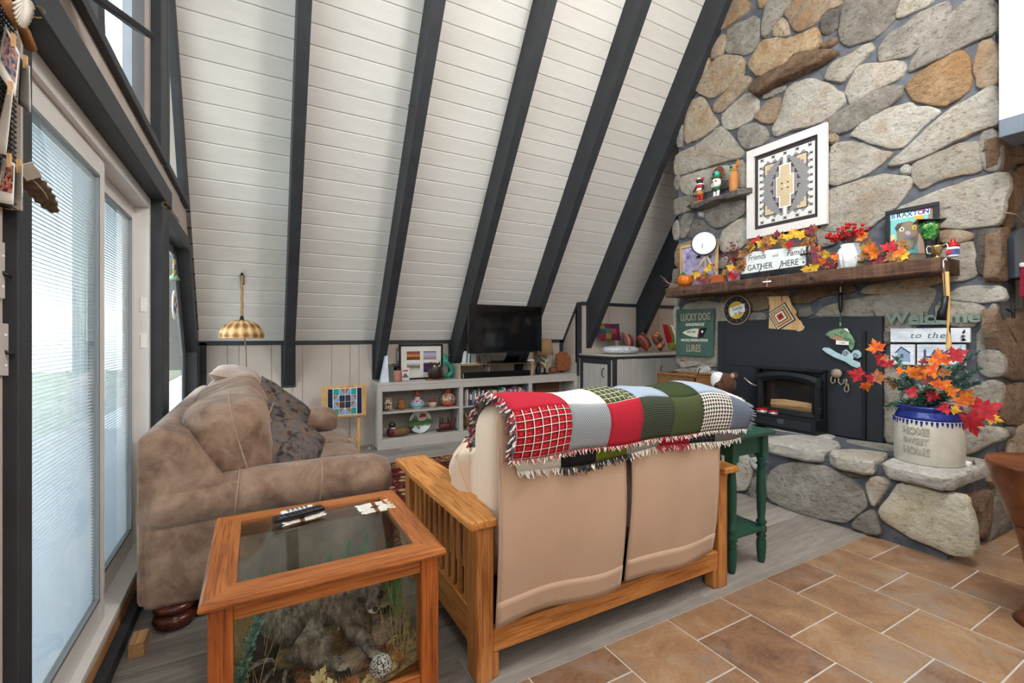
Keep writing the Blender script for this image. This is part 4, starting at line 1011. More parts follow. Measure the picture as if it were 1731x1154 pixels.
fw_, fr_, fd_ = fabric('fringe_white', 'dcd7cf', .05), fabric('fringe_red', 'a8323d', .1), fabric('fringe_dark', '3a3d45', .1)
fringe(lambda t: quilt(.8 + 1.35 * t, 0), 170, .022, .006, fw_, 'fringe'); fringe(lambda t: quilt(.8 + 1.0 * t, 0) + Vector((0, -.002, .002)), 70, .018, .006, fr_, 'fringe')
fringe(lambda t: lowq(.83 + 1.3 * t, 1), 150, .028, .007, fw_, 'fringe'); fringe(lambda t: lowq(1.03 + .35 * t, 1) + Vector((0, -.003, 0)), 50, .03, .008, fabric('fringe_black', '2a2a2b', .1), 'fringe')
fringe(lambda t: lowq(1.54 + .2 * t, 1) + Vector((0, -.003, 0)), 30, .03, .008, fr_, 'fringe')
for mt, k in ((fw_, 80), (fr_, 80), (fd_, 80)):
    fringe(lambda t: quilt(.80, t) + Vector((rnd.uniform(-.006, .006), rnd.uniform(-.012, .012), rnd.uniform(-.004, .01))), k, .03, .010, mt, 'edge_fringe', (-1, -.3, -.5))
fringe(lambda t: quilt(2.15, t), 60, .025, .008, fabric('fringe_slate', '8a909c', .1), 'edge_fringe', (1, -.3, -.4))

# ---- green plant stand next to loveseat -------------------------------
GRN = plain('forest_green_paint', '1f4a3d', .4, var=.12, scale=14)
gt = thing('side_table', 'dark green wooden side table with turned legs by the hearth', 'side table', (2.37, 1.74, 0))
gx0, gx1, gy0, gy1 = 2.245, 2.505, 1.60, 1.88
MB().b2((gx0 - .055, gy0 - .055, 0.725), (gx1 + .055, gy1 + .055, 0.75)).obj('table_top', GRN, gt, bevel=.008, seg=3)
for y in (gy0 - .012, gy1 - .01): MB().b2((gx0, y, 0.625), (gx1, y + .02, .725)).obj('apron', GRN, gt, bevel=.003)
for x in (gx0 - .012, gx1 - .01): MB().b2((x, gy0, 0.625), (x + .02, gy1, .725)).obj('apron', GRN, gt, bevel=.003)
legp = [(.016, 0), (.021, .02), (.026, .08), (.026, .12), (.020, .14), (.028, .15), (.020, .162), (.029, .18), (.029, .20), (.020, .215), (.030, .228), (.019, .245), (.023, .30), (.026, .42), (.022, .52), (.019, .545), (.029, .556), (.019, .57), (.026, .585), (.026, .60)]
for x in (gx0, gx1):
    for y in (gy0, gy1):
        m = MB(); m.lathe(legp, (x, y, 0), 16); lg = m.obj('leg', GRN, gt, smooth=True)
        MB().b2((x - .026, y - .026, .598), (x + .026, y + .026, .725)).obj('leg_block', GRN, lg, bevel=.002)
MB().b2((gx0 - .02, gy0 - .02, .185), (gx1 + .02, gy1 + .02, .205)).obj('lower_shelf', GRN, gt, bevel=.004)

# ---- low built-in bookcase ---------------------------------------------
bx0, bx1 = 1.187, 3.938
bc = thing('bookcase', 'long low grey built-in bookcase under the television', 'bookcase', ((bx0 + bx1) / 2, 5.37, 0))
def bcb(lo, hi, nm, mat=GREYP, bv=.003): return MB().b2(lo, hi).obj(nm, mat, bc, bevel=bv)
bcb((bx0, YB, ZB - .03), (bx1, YK - .02, ZB), 'top'); bcb((bx0, YB, ZB - .10), (bx1, YB + .02, ZB - .031), 'face_rail'); bcb((bx0, YB, 0), (bx1, YB + .02, .10), 'face_rail')
xdiv = [bx0, onY(780, 680, YB).x, onY(897, 640, YB).x, bx1]
for i, x in enumerate(xdiv):
    xa = x if i == 0 else x - .025; xa = min(xa, bx1 - .05); bcb((xa, YB - .001, .10), (xa + .05, YB + .021, ZB - .10), 'face_stile')
    bcb((xa + .012, YB + .02, 0.0), (xa + .036, YK - .02, ZB - .03), 'partition')
zb_, zm_ = .115, .415
bcb((bx0 + .02, YB + .02, .09), (bx1 - .02, YK - .02, zb_), 'shelf'); bcb((bx0 + .04, YB + .025, zm_ - .02), (bx1 - .04, YK - .02, zm_), 'shelf')
bcb((bx0, YK - .022, 0), (bx1, YK - .009, ZB - .03), 'back_panel')

# ---- raised window seat cabinet -----------------------------------------
SX, SY, SZ = 3.945, 4.45, 1.03
ws = thing('window_seat', 'raised grey panelled window seat with a small cabinet door', 'window seat', (4.7, 4.8, 0))
def wsb(lo, hi, nm, mat=GREYP, bv=.003): return MB().b2(lo, hi).obj(nm, mat, ws, bevel=bv)
wsb((SX, SY, 0), (6.3, 5.19, SZ - .06), 'body'); wsb((SX - .012, SY - .012, SZ - .045), (6.3, 5.19, SZ - .018), 'edge_trim', CHAR)
wsb((SX - .008, SY - .008, SZ - .018), (6.3, 5.19, SZ), 'seat_pad', fabric('speckled_carpet', 'b3ab9c', .25, .95, 300, .5, 90))
x = SX + .05
while x < 5.3: wsb((x, SY - .006, 0), (x + .105, SY + .001, SZ - .05), 'front_panel', GREYP, .002); x += .11
wsb((SX - .008, SY - .008, 0), (SX + .04, SY + .03, SZ - .045), 'corner_trim', CHAR)
for lo, hi in (((SX - .008, 4.51, .35), (SX, 4.57, .97)), ((SX - .008, 5.08, .35), (SX, 5.14, .97)), ((SX - .008, 4.57, .91), (SX, 5.08, .97)), ((SX - .008, 4.57, .35), (SX, 5.08, .41))): wsb(lo, hi, 'door_trim', CHAR, .002)
d_ = wsb((SX - .012, 4.59, .42), (SX, 5.06, .895), 'door', GREYP)
MB().tube([(SX - .014, 4.63, .74), (SX - .045, 4.63, .76), (SX - .05, 4.63, .80), (SX - .045, 4.63, .84), (SX - .014, 4.63, .86)], .006, 6).obj('handle', BLACK, d_, smooth=True)
for y in (4.7, 4.82, 4.94): MB().b2((SX - .0128, y - .002, .42), (SX - .0118, y + .002, .895)).obj('groove', CHAR if False else plain('groove_dark', '8d8781', .6), d_)
# ================================================================== FIREPLACE DECOR
def wp(pts, X, th, name, mat, parent=None, bevel=0.0, **kw):
    """outline traced on the wall plane X, given real thickness th towards the room"""
    q = [onX(x, y, X - th) for x, y in pts]; m = MB()
    m.prism([(v.y, v.z) for v in q], lambda a, b: (X, a, b), lambda a, b: (X - th, a, b)); return m.obj(name, mat, parent, bevel=bevel, **kw)
def wtext(txt, px, py, X, hpx, name, mat, parent, shear=0.0, sx=1.0, sp=1.0, ex=.0008, bold=0.0, rot=0.0):
    c = onX(px, py, X); d = (c - Vector((0, 0, CAMH))).dot(FW); size = hpx * d / FPX / 0.70
    M = frame_m(c, (0, -math.cos(rot), math.sin(rot)), (0, math.sin(rot), math.cos(rot))); return text_mesh(txt, size, M, ex, 'CENTER', shear, sx, sp, bold).obj(name, mat, parent)
def xrect(lo, hi, X): return None
# ---- mantel beam
MAN = MT('rough_mantel_wood', .75, 0, .25); _v = MAN.co('World', (1, .16, 1)); _g = MAN.noise(_v, 16, 7, .7, 1.0); _h = MAN.noise(MAN.co('World', (1, 6, .6)), 4, 3)
MAN.col(MAN.mix(MAN.ramp(_h, [(.5, (0, 0, 0)), (.75, (.5, .5, .5))]), MAN.ramp(_g, [(.3, H('2f211b')), (.52, H('553d31')), (.72, H('785a47'))]), H('8a6a52'))).bump(_g, .6, .01)
m = MB(); sec = []
for i in range(25):
    y = 1.26 + 2.285 * i / 24; j = lambda k: 0.006 * mnoise.noise(Vector((y * 5, k * 3.1, 0)))
    sec.append([Vector((XF + .012, y, 1.69 + j(0))), Vector((XM + .01 + j(1), y, 1.69 + j(2))), Vector((XM + j(3), y, 1.70 + j(4))), Vector((XM + j(5), y, 1.782)), Vector((XM + .01 + j(6), y, 1.79)), Vector((XF + .012, y, 1.79))])
loft(m, sec); mantel = m.obj('mantel_shelf', MAN.m, origin=(4.0, 2.4, 1.69)); tag(mantel, 'rough dark brown timber mantel shelf across the chimney', 'shelf')
for y_ in (3.3, 2.05): MB().ball((XM, y_, 1.735), (.006, .018, .016), 10, 6).obj('knot', plain('knot_dark', '241a15', .7), mantel)
# ---- black steel fireplace insert
STEEL = plain('black_steel_panel', '24272d', .45, var=.1, scale=3); STEEL2 = plain('black_cast_iron', '1e2125', .38, .3, var=.12)
XS = 4.135
fp = thing('fireplace_insert', 'black steel wood stove insert with wide surround panels', 'fireplace', (4.0, 2.35, ZH - .02))
yl, yr = onX(1213, 600, XS).y, onX(1491, 640, XS).y; zt_ = onX(1483, 534, XS).z
def fb(lo, hi, nm, mat=STEEL, bv=.004, parent=None): return MB().b2(lo, hi).obj(nm, mat, parent or fp, bevel=bv)
fb((XS, yr, ZH - .02), (XF + .01, yl, zt_), 'surround_back')
yil, yir = onX(1225, 600, XS).y, onX(1462, 640, XS).y; zi = onX(1460, 559, XS).z
fb((XS - .012, yir + .01, ZH - .02), (XS, yil, zi), 'surround_panel'); zs1 = onX(1340, 623, XS).z
fb((XS - .016, yir + .01, zs1 - .002), (XS - .011, yil, zs1 + .002), 'panel_joint', BLACK)
fb((XS - .022, yir - .012, ZH - .02), (XS, yir + .012, zi), 'edge_bar', BLACK)
XD = 4.06
dl, drr = onX(1276, 660, XD).y, onX(1392, 660, XD).y; dz0, dz1 = onX(1330, 706, XD).z, onX(1330, 626, XD).z
# firebox: hollow with logs
fb((XD - .02, drr, dz1), (XS, dl, dz1 + .022), 'top_ledge', STEEL2, .006)
fb((XD + .02, drr, dz0 - .02), (XS, drr + .03, dz1), 'firebox_side', STEEL2); fb((XD + .02, dl - .03, dz0 - .02), (XS, dl, dz1), 'firebox_side', STEEL2)
# arched door frame with window
dw, dh = dl - drr, dz1 - dz0
def arch(w0, w1, z0, z1, rise, n=12):
    return [(w0, z0), (w1, z0), (w1, z1 - rise)] + [(w1 + (w0 - w1) * (i / n), z1 - rise + rise * math.sin(math.pi * i / n) ** .6) for i in range(1, n)] + [(w0, z1 - rise)]
o_ = arch(drr + .01, dl - .01, dz0, dz1 - .01, .05); i_ = arch(drr + .085, dl - .085, dz0 + .075, dz1 - .075, .045)
n = len(o_); m = MB()
vs = [Vector((XD - .02, *p)) for p in o_] + [Vector((XD - .03, *p)) for p in [(a * .5 + b * .5, c * .5 + d * .5) for (a, c), (b, d) in zip(o_, i_)]] + [Vector((XD - .015, *p)) for p in i_] + [Vector((XD + .02, *p)) for p in i_] + [Vector((XD + .02, *p)) for p in o_]
m.add(vs, [(r * n + i, r * n + (i + 1) % n, (r + 1) * n + (i + 1) % n, (r + 1) * n + i) for r in range(4) for i in range(n)] + [(4 * n + i, 4 * n + (i + 1) % n, (i + 1) % n, i) for i in range(n)])
dro = m.obj('stove_door', STEEL2, fp, bevel=.004)
m = MB(); m.prism(i_, lambda a, b: (XD + .008, a, b), lambda a, b: (XD + .012, a, b)); m.obj('window_glass', glassm('stove_glass', (.93, .90, .86), .08), dro)
FB = plain('firebrick', 'b3a592', .9, var=.2)
fb((XF + .20, drr, dz0), (XF + .22, dl, dz1 + .05), 'firebrick_back', FB) ; 
for y in (drr + .16, drr + .32, drr + .48): fb((XF + .196, y - .003, dz0), (XF + .201, y + .003, dz1), 'brick_joint', BLACK)
fb((XD + .02, drr, dz0 - .01), (XF + .2, dl, dz0 + .03), 'firebox_floor', BLACK)
LOG = woodm('split_log', 'a98a68', 'dcbd96', 'y', 1, .8, 18)
lg = MB(); lg.tube([(4.16, drr + .09, dz0 + .10), (4.165, drr + .35, dz0 + .105), (4.16, dl - .12, dz0 + .10)], [.06, .066, .058], 10); o = lg.obj('firewood_log', LOG, smooth=False); tag(o, 'split firewood log behind the stove window', 'log')
# door hardware
MB().tube([(XD - .035, drr + .02, dz0 + .02), (XD - .035, drr + .02, dz1 - .04)], .012, 8).obj('hinge_rod', STEEL2, dro)
for z in (dz0 + .08, dz1 - .12): MB().b2((XD - .05, drr - .005, z), (XD - .01, drr + .04, z + .05)).obj('hinge', STEEL2, dro, bevel=.004)
hk = onX(1272, 643, XD - .06); MB().tube([(XD - .03, dl - .04, hk.z - .05), (XD - .06, dl + .0, hk.z - .03), (XD - .07, dl + .06, hk.z + .02)], [.007, .008, .009], 8).obj('door_handle', plain('nickel', 'b9b5ac', .3, .8, var=.05), dro, smooth=True)
# ash lip drawer
XA = 3.93; al_, ar_ = onX(1270, 715, XA).y, onX(1378, 715, XA).y; az = onX(1378, 712, XA).z
fb((XA, ar_, ZH - .01), (XS, al_, az), 'ash_drawer', STEEL2, .005); fb((XA - .004, ar_ + .03, ZH + .01), (XA, al_ - .03, az - .02), 'drawer_front', STEEL, .003)
c = onX(1319, 712, XA - .006); fb((XA - .007, c.y - .028, c.z - .02), (XA - .003, c.y + .028, c.z + .02), 'badge', plain('badge_metal', '6d6f72', .35, .7))
# tins on the lip
RED = plain('red_enamel', 'b5161f', .25, var=.05)
for (x, y, r, h, lab) in ((1288, 693, .045, .035, 'larger round tin with red lid on the stove ledge'), (1307, 696, .036, .028, 'smaller round tin with red lid on the stove ledge')):
    p = onX(x, y, XA + .06); root = thing('round_tin', lab, 'tin', (p.x, p.y, az), 0, 'red lidded tins')
    MB().lathe([(r * .97, 0), (r, .004), (r, h * .6), (r * .96, h * .62)], (p.x, p.y, az), 20).obj('can', plain('tin_white', 'cfd2d4', .3, .5), root, smooth=True)
    MB().lathe([(r * 1.03, h * .6), (r * 1.03, h * .9), (r * .9, h), (.0, h)], (p.x, p.y, az), 20).obj('lid', RED, root, smooth=True)

# ---- wall signs and plaques -------------------------------------------
GSIGN = plain('sign_green', '3f5a50', .6, var=.12, scale=12); CREAM = plain('sign_cream', 'd9d3c4', .6, var=.06); TANL2 = plain('letter_tan', 'a5937d', .6, var=.1)
XW = XF - .035
sg = thing('lure_sign', 'green wooden sign lettered LUCKY DOG above LURES left of the fireplace', 'sign', (XW, onX(1175, 560, XW).y, onX(1175, 603, XW).z))
wp([(1143, 523), (1207, 521), (1205, 603), (1142, 600)], XW, .02, 'board', GSIGN, sg, .003)
xt = XW - .0205
wtext('LUCKY DOG', 1175, 536, xt, 12, 'lettering', TANL2, sg, sx=.62, bold=.002); wtext('HANDMADE', 1174, 548.5, xt, 5, 'lettering', CREAM, sg, .2, .95, bold=.001)
wtext('WIGGLERS, SPINNERS & SPOONS', 1173, 575, xt, 4.2, 'lettering', CREAM, sg, .15, .62, bold=.0008); wtext('LURES', 1172, 589, xt, 12, 'lettering', TANL2, sg, sx=.62, bold=.002)
for k in range(1, 4): pass
lure = [(1153.5 + 29 * (i / 10), 562 - 7 * math.sin(math.pi * (i / 10) * .62) ** .8) for i in range(11)] + [(1188, 569.5)] + [(1182.5 - 29 * (i / 10), 562 + 7.5 * math.sin(math.pi * ((10 - i) / 10) * .62) ** .8) for i in range(1, 10)]
wp(lure, xt, .003, 'lure_body', plain('lure_cream', 'cfd2b8', .5), sg); wp([(1183, 554.5), (1195, 554), (1188, 570), (1180, 570)], xt - .003, .001, 'lure_head', BLACK, sg)
wp([(1181, 554.6), (1183, 554.5), (1180, 570), (1178.5, 570)], xt - .003, .001, 'lure_band', plain('lure_pink', 'b25560', .5), sg)
wp([(1185, 560), (1187, 558), (1189, 560), (1187, 563)], xt - .004, .001, 'lure_eye', WHITE, sg); wtext('SINCE 1968', 1168, 561, xt - .004, 3.2, 'lettering', BLACK, sg, .1, .75)
for a, b in (((1144, 524), (1150, 546)), ((1206, 524), (1197, 546)), ((1152, 560), (1152, 571)), ((1175, 577), (1175, 587))):
    p, q = onX(*a, xt - .003), onX(*b, xt - .003); MB().tube([p, p.lerp(q, .5) + Vector((-.004, 0, -.004)), q], .0022, 5).obj('wire_hook', plain('rusty_wire', '4a3a32', .6, .3), sg)
# round hoop sign
c = onX(1246.5, 524, XW); r = 24 * (c - Vector((0, 0, CAMH))).dot(FW) / FPX
hs = thing('round_sign', 'round navy hoop sign with yellow sun and white banner', 'sign', (c.x, c.y, c.z - r))
MX = Matrix.Rotation(-math.pi / 2, 3, 'Y')
MB().lathe([(0, 0), (r, 0), (r, .015), (0, .015)], (XW, c.y, c.z), 36, MX).obj('disc', plain('navy_paint', '20252f', .6), hs)
rim = [Vector((XW - .012, c.y + r * math.cos(a), c.z + r * math.sin(a))) for a in [2 * math.pi * i / 36 for i in range(37)]]; MB().tube(rim, .006, 6).obj('hoop_rim', plain('hoop_wood', 'b08a64', .5), hs, smooth=True)
MB().lathe([(0, 0), (r * .62, 0), (r * .62, .002), (0, .002)], (XW - .015, c.y, c.z), 30, MX).obj('sun', plain('sun_yellow', 'd9b032', .6), hs)
wp([(1233, 521), (1258, 512.5), (1259.5, 526), (1235, 535)], XW - .016, .002, 'banner', WHITE, hs)
wtext('Lucky', 1246, 521, XW - .0185, 6, 'lettering', plain('ink_purple', '3f3550', .6), hs, .25, .9, rot=.16); wtext('to Be', 1247, 529, XW - .0185, 5, 'lettering', MATS['ink_purple'], hs, .25, .9, rot=.16)
for k in range(12):
    a = k * math.pi / 6; p = lambda s_: Vector((XW - .016, c.y + r * s_ * math.cos(a), c.z + r * s_ * math.sin(a))); MB().tube([p(.7), p(.86)], .0025, 4).obj('fish_mark', plain('mark_teal', '6a8a86', .6), hs)
# state shaped wooden plaque with woven diamond
PINE = woodm('light_pine', 'c79660', 'dfb987', 'z', 1, .5, 16)
mo = thing('wood_plaque', 'light wood plaque cut in a state outline under the mantel', 'plaque', (XW, onX(1325, 530, XW).y, onX(1325, 565, XW).z))
wp([(1296, 501), (1331, 500), (1335, 507), (1337, 514), (1343, 522), (1346, 527), (1344, 532), (1348, 538), (1354, 543), (1357, 549), (1360, 553), (1357, 558), (1353, 559), (1351, 565), (1345, 566), (1347, 558), (1299, 555), (1301, 517), (1299, 511), (1300, 507)], XW, .018, 'board', PINE, mo, .003)
gx = onX(1321, 535, XW - .02); ge = thing('woven_diamond', 'woven god eye diamond hanging on the wood plaque', 'ornament', (XW - .02, gx.y, gx.z - .13))
for k, (s_, hx) in enumerate(((.140, '2b2624'), (.128, 'c9c0b4'), (.108, '2b2624'), (.100, 'd59a5c'), (.072, '2b2624'), (.062, 'e3ded4'), (.040, 'b7402a'), (.02, '8e2c20'))):
    s_ *= .93; a = .25; pts = [(gx.y + s_ * math.cos(a + q * math.pi / 2 + math.pi / 2 * 0), gx.z + s_ * math.sin(a + q * math.pi / 2)) for q in range(4)]
    m = MB(); m.prism(pts, lambda y, z: (XW - .02 - k * .0025, y, z), lambda y, z: (XW - .0235 - k * .0025, y, z)); m.obj('yarn_band', fabric('yarn_%d' % k, hx, .1, .9, 200, .5, 60), ge)
MB().tube([gx + Vector((0, 0, .13)), onX(1322, 498, XW - .02)], .003, 5).obj('hanging_cord', plain('cord_rust', '8a4a30', .8), ge)
# fishing pen tool on a cord, wood fish, wave, hooks
p0 = onX(1421, 488, XW); tl = thing('fishing_tool', 'black handled tool hanging by a clip below the mantel', 'tool', onX(1422, 560, XW))
pt = lambda y, x=1421: onX(x, y, XW - .02)
m = MB(); m.tube([pt(494), pt(500), pt(515), pt(523), pt(528)], [.008, .014, .017, .013, .008], 10); m.obj('handle', BLACK, tl, smooth=True)
MB().tube([pt(484), pt(494)], .006, 6).obj('clip', MATS['nickel'], tl); MB().tube([pt(528), pt(545)], .006, 6).obj('shaft', plain('tool_green', '2f6a48', .4), tl); MB().tube([pt(545), pt(551)], .008, 6).obj('tip', MATS['nickel'], tl)
XQ = XS - .02
fs_ = thing('wooden_fish', 'carved green wooden fish hanging on the fireplace panel', 'fish', onX(1425, 592, XQ))
FG = MT('fish_green', .6); _v = FG.co('World'); FG.col(FG.ramp(FG.noise(_v, 30, 4), [(.35, H('47694f')), (.6, H('7f9d78'))]))
wp([(1395, 566), (1400, 560), (1408, 557), (1418, 555), (1427, 556), (1434, 561), (1440, 569), (1444, 577), (1443, 585), (1440, 592), (1436, 590), (1433, 582), (1426, 577), (1412, 574), (1402, 570)], XQ, .018, 'body', FG.m, fs_, .003)
wp([(1402, 571), (1414, 567), (1426, 572), (1434, 579), (1426, 577.5), (1412, 574.5)], XQ - .019, .003, 'belly', plain('fish_belly', '9b7b5c', .6), fs_)
for i in range(7): wp([(1411 + i * 4, 563 + i * 2.3), (1412.5 + i * 4, 563.3 + i * 2.3), (1413.5 + i * 4, 567 + i * 2.3), (1412 + i * 4, 567 + i * 2.3)], XQ - .019, .002, 'stripe', plain('stripe_dark', '26382c', .6), fs_)
wp([(1426, 555), (1431, 555), (1435, 561), (1431, 563)], XQ - .005, .012, 'fin', WHITE, fs_); wp([(1413, 575), (1435, 577), (1434, 583), (1413, 582)], XQ - .02, .004, 'name_tag', WHITE, fs_)
wtext('LAKE', 1424, 579.3, XQ - .0245, 2.6, 'lettering', BLACK, fs_)
wv = thing('wave_plaque', 'pale blue wooden wave plaque below the carved fish', 'plaque', onX(1425, 622, XQ)); WB = plain('wave_blue', 'a9c3cc', .6, var=.12, scale=20)
wp([(1389, 590), (1393, 587), (1401, 588), (1412, 595), (1423, 600), (1424, 594), (1429, 590), (1434, 594), (1438, 598), (1443, 592), (1449, 591), (1455, 596), (1455, 603), (1449, 606), (1443, 604), (1441, 608), (1453, 613), (1454, 619), (1449, 622), (1440, 619), (1428, 611), (1410, 604), (1396, 596)], XQ, .016, 'board', WB, wv, .003)
for c0, s_ in (((1429, 598), 1), ((1446, 600), -1)):
    pts = [onX(c0[0] + (5 - i * .32) * math.cos(i * .7) * .9, c0[1] - (5 - i * .32) * math.sin(i * .7) * s_, XQ - .018) for i in range(13)]; MB().tube(pts, .0025, 4).obj('swirl_line', BLACK, wv)
hk_ = thing('hook_ornament', 'rusty fish hook ornament mounted on the fireplace panel', 'ornament', onX(1420, 664, XQ)); RUST = plain('rusty_tan', '9c8874', .6, .3, var=.25, scale=40)
cc = onX(1414, 631, XQ - .02); MB().ball(cc, (.02, .042, .038), 14, 9).obj('shell', RUST, hk_, smooth=True)
for pts in ([(1406, 636), (1404, 643), (1407, 648), (1411, 646), (1412, 640)], [(1418, 638), (1417, 645), (1421, 650), (1426, 648), (1427, 641), (1430, 640), (1433, 644)], [(1431, 641), (1430, 652), (1427, 656), (1428, 661), (1432, 663), (1435, 659), (1433, 648)]):
    MB().tube([onX(a, b, XQ - .015) for a, b in pts], .005, 6).obj('hook', RUST, hk_, smooth=True)
# WELCOME to the LAKE
sgc = plain('sage_metal', '7b8a7d', .5, .2, var=.1)
wl_ = thing('welcome_sign', 'grey-green cut-out Welcome lettering on stone above the lake boards', 'sign', onX(1572, 550, XW))
wtext('Welcome', 1572, 537, XW - .004, 19, 'lettering', sgc, wl_, .0, 1.18, .98, .004, .004); wp([(1535, 545), (1600, 544), (1600, 548), (1536, 549)], XW, .01, 'underline_bar', sgc, wl_)
LB = MT('weathered_white_board', .7); _v = LB.co('World', (1, .3, 1)); LB.col(LB.ramp(LB.noise(_v, 22, 5), [(.3, H('b9c3cf')), (.6, H('e6e8ea'))])); NAVY = plain('ink_navy', '4b5c74', .7)
b1 = thing('lake_board', 'white wooden board lettered to the below the Welcome letters', 'sign', onX(1572, 579, XW)); wp([(1505, 555), (1640, 554), (1640, 578.5), (1505, 578)], XW, .018, 'board', LB.m, b1, .002)
wtext('to the', 1567, 567, XW - .0185, 10, 'lettering', NAVY, b1, .22, 1.1, 1.2); 
for a, b in ((1506, 536), (1540, 560), (1572, 562)): wp([(a, 567), (b, 567.3), (b, 568.2), (a, 568)], XW - .018, .001, 'painted_line', NAVY, b1) if b > a else None
TREE = plain('ink_tree', '87868c', .8)
def tree_print(cx, y0, y1, w, X, par, seed):
    rr = random.Random(seed)
    for i in range(26):
        t = rr.random(); yy = y0 + (y1 - y0) * t; ww = w * (.25 + .75 * t) * rr.uniform(.4, 1); xx = cx + rr.uniform(-.3, .3) * ww
        if i % 2 == 0: wp([(xx - ww / 2, yy + 1.5), (xx, yy - 2), (xx + ww / 2, yy + 1.5), (xx, yy + 2.4)], X, .0006, 'tree_print', TREE, par)
tree_print(1629, 557, 577, 16, XW - .018, b1, 1)
b2_ = thing('lake_tile', 'white board with a small blue cabin print beside the LAKE board', 'sign', onX(1526, 617, XW)); wp([(1505, 582), (1546, 582), (1546, 617), (1505, 616)], XW, .018, 'board', LB.m, b2_, .002)
wp([(1517, 594), (1523, 587), (1538, 596), (1539, 612), (1517, 610)], XW - .018, .001, 'cabin_print', plain('cabin_blue', '8fa6bd', .7), b2_); wp([(1511, 597), (1523, 585), (1540, 596), (1537, 597), (1523, 588), (1516, 596)], XW - .019, .001, 'cabin_roof', NAVY, b2_); wp([(1522, 598), (1527, 598), (1527, 605), (1522, 605)], XW - .0195, .0006, 'cabin_window', NAVY, b2_)
b3 = thing('lake_board', 'white board with navy LAKE lettering beside the cabin print', 'sign', onX(1590, 617, XW)); wp([(1550, 582), (1632, 582), (1632, 618), (1550, 617)], XW, .018, 'board', LB.m, b3, .002)
wtext('LAKE', 1589, 599, XW - .0185, 13, 'lettering', NAVY, b3, 0, 1.05, 1.0, .0008, .003); tree_print(1624, 585, 605, 12, XW - .018, b3, 3)

# ---- big framed weaving
XP = XF - .03
fr = thing('framed_weaving', 'large white framed grey and tan woven rug art on the chimney', 'picture', onX(1330, 390, XP))
Q = [onX(1260, 256, XP - .03), onX(1396, 208, XP - .03), onX(1399, 376, XP - .03), onX(1264, 405, XP - .03)]
ya, yb2 = (Q[0].y + Q[3].y) / 2, (Q[1].y + Q[2].y) / 2; za, zb2 = (Q[2].z + Q[3].z) / 2, (Q[0].z + Q[1].z) / 2      # ya far, yb2 near
def uv(u, v, off): return Vector((XP - off, ya + (yb2 - ya) * u, za + (zb2 - za) * v))
def quad(u0, v0, u1, v1, off, th, nm, mat, par=fr):
    m = MB(); m.prism([(u0, v0), (u1, v0), (u1, v1), (u0, v1)], lambda a, b: uv(a, b, off), lambda a, b: uv(a, b, off + th)); return m.obj(nm, mat, par)
def upoly(pts, off, nm, mat, par=fr, th=.001):
    m = MB(); m.prism(pts, lambda a, b: uv(a, b, off), lambda a, b: uv(a, b, off + th)); return m.obj(nm, mat, par)
FRW = plain('whitewashed_wood', 'ddd8d3', .6, var=.05)
t_, s_ = .10, .085
for pts in ([(0, 0), (1, 0), (1 - t_, s_), (t_, s_)], [(0, 1), (t_, 1 - s_), (1 - t_, 1 - s_), (1, 1)], [(0, 0), (t_, s_), (t_, 1 - s_), (0, 1)], [(1, 0), (1, 1), (1 - t_, 1 - s_), (1 - t_, s_)]): upoly(pts, 0, 'frame_rail', FRW, fr, .03)
BKW = fabric('weave_dark', '3a3536', .1, .95, 300, .4); CRW = fabric('weave_cream', 'd8d5d0', .06, .95, 300, .4); GYW = fabric('weave_grey', '8a8788', .14, .95, 300, .4, 90); TNW = fabric('weave_tan', 'cbb795', .08, .95, 300, .4); WHW = fabric('weave_white', 'efedea', .03)
quad(t_, s_, 1 - t_, 1 - s_, 0.002, .006, 'dark_border', BKW); quad(t_ + .045, s_ + .045, 1 - t_ - .045, 1 - s_ - .045, .008, .001, 'cream_field', CRW)
# serrated grey medallion
u0, u1, v0, v1 = .235, .765, .215, .785; pts = []
def saw(a, b, n, fn):
    out = []
    for i in range(n):
        t = a + (b - a) * (i + .0) / n; t2 = a + (b - a) * (i + .5) / n; out += [fn(t, 0), fn(t2, 1)]
    return out
pts += saw(u0, u1, 6, lambda t, k: (t, v0 - .035 * k)); pts += saw(v0, v1, 8, lambda t, k: (u1 + .045 * k, t)); pts += saw(u1, u0, 6, lambda t, k: (t, v1 + .035 * k)); pts += saw(v1, v0, 8, lambda t, k: (u0 - .045 * k, t))
upoly(pts, .009, 'grey_field', GYW)
def cross(cu, cv, w, mat=GYW):
    for a in (0.6, -0.6):
        ca, sa = math.cos(a) * w, math.sin(a) * w * 1.0; nx, ny = -math.sin(a) * w * .32, math.cos(a) * w * .32
        upoly([(cu - ca - nx, cv - sa - ny), (cu + ca - nx, cv + sa - ny), (cu + ca + nx, cv + sa + ny), (cu - ca + nx, cv - sa + ny)], .0092, 'weave_motif', mat)
for i in range(5): cross(.20 + .15 * i, .845, .026); cross(.20 + .15 * i, .155, .026)
for i in range(8): cross(.185, .235 + .075 * i, .022); cross(.815, .235 + .075 * i, .022)
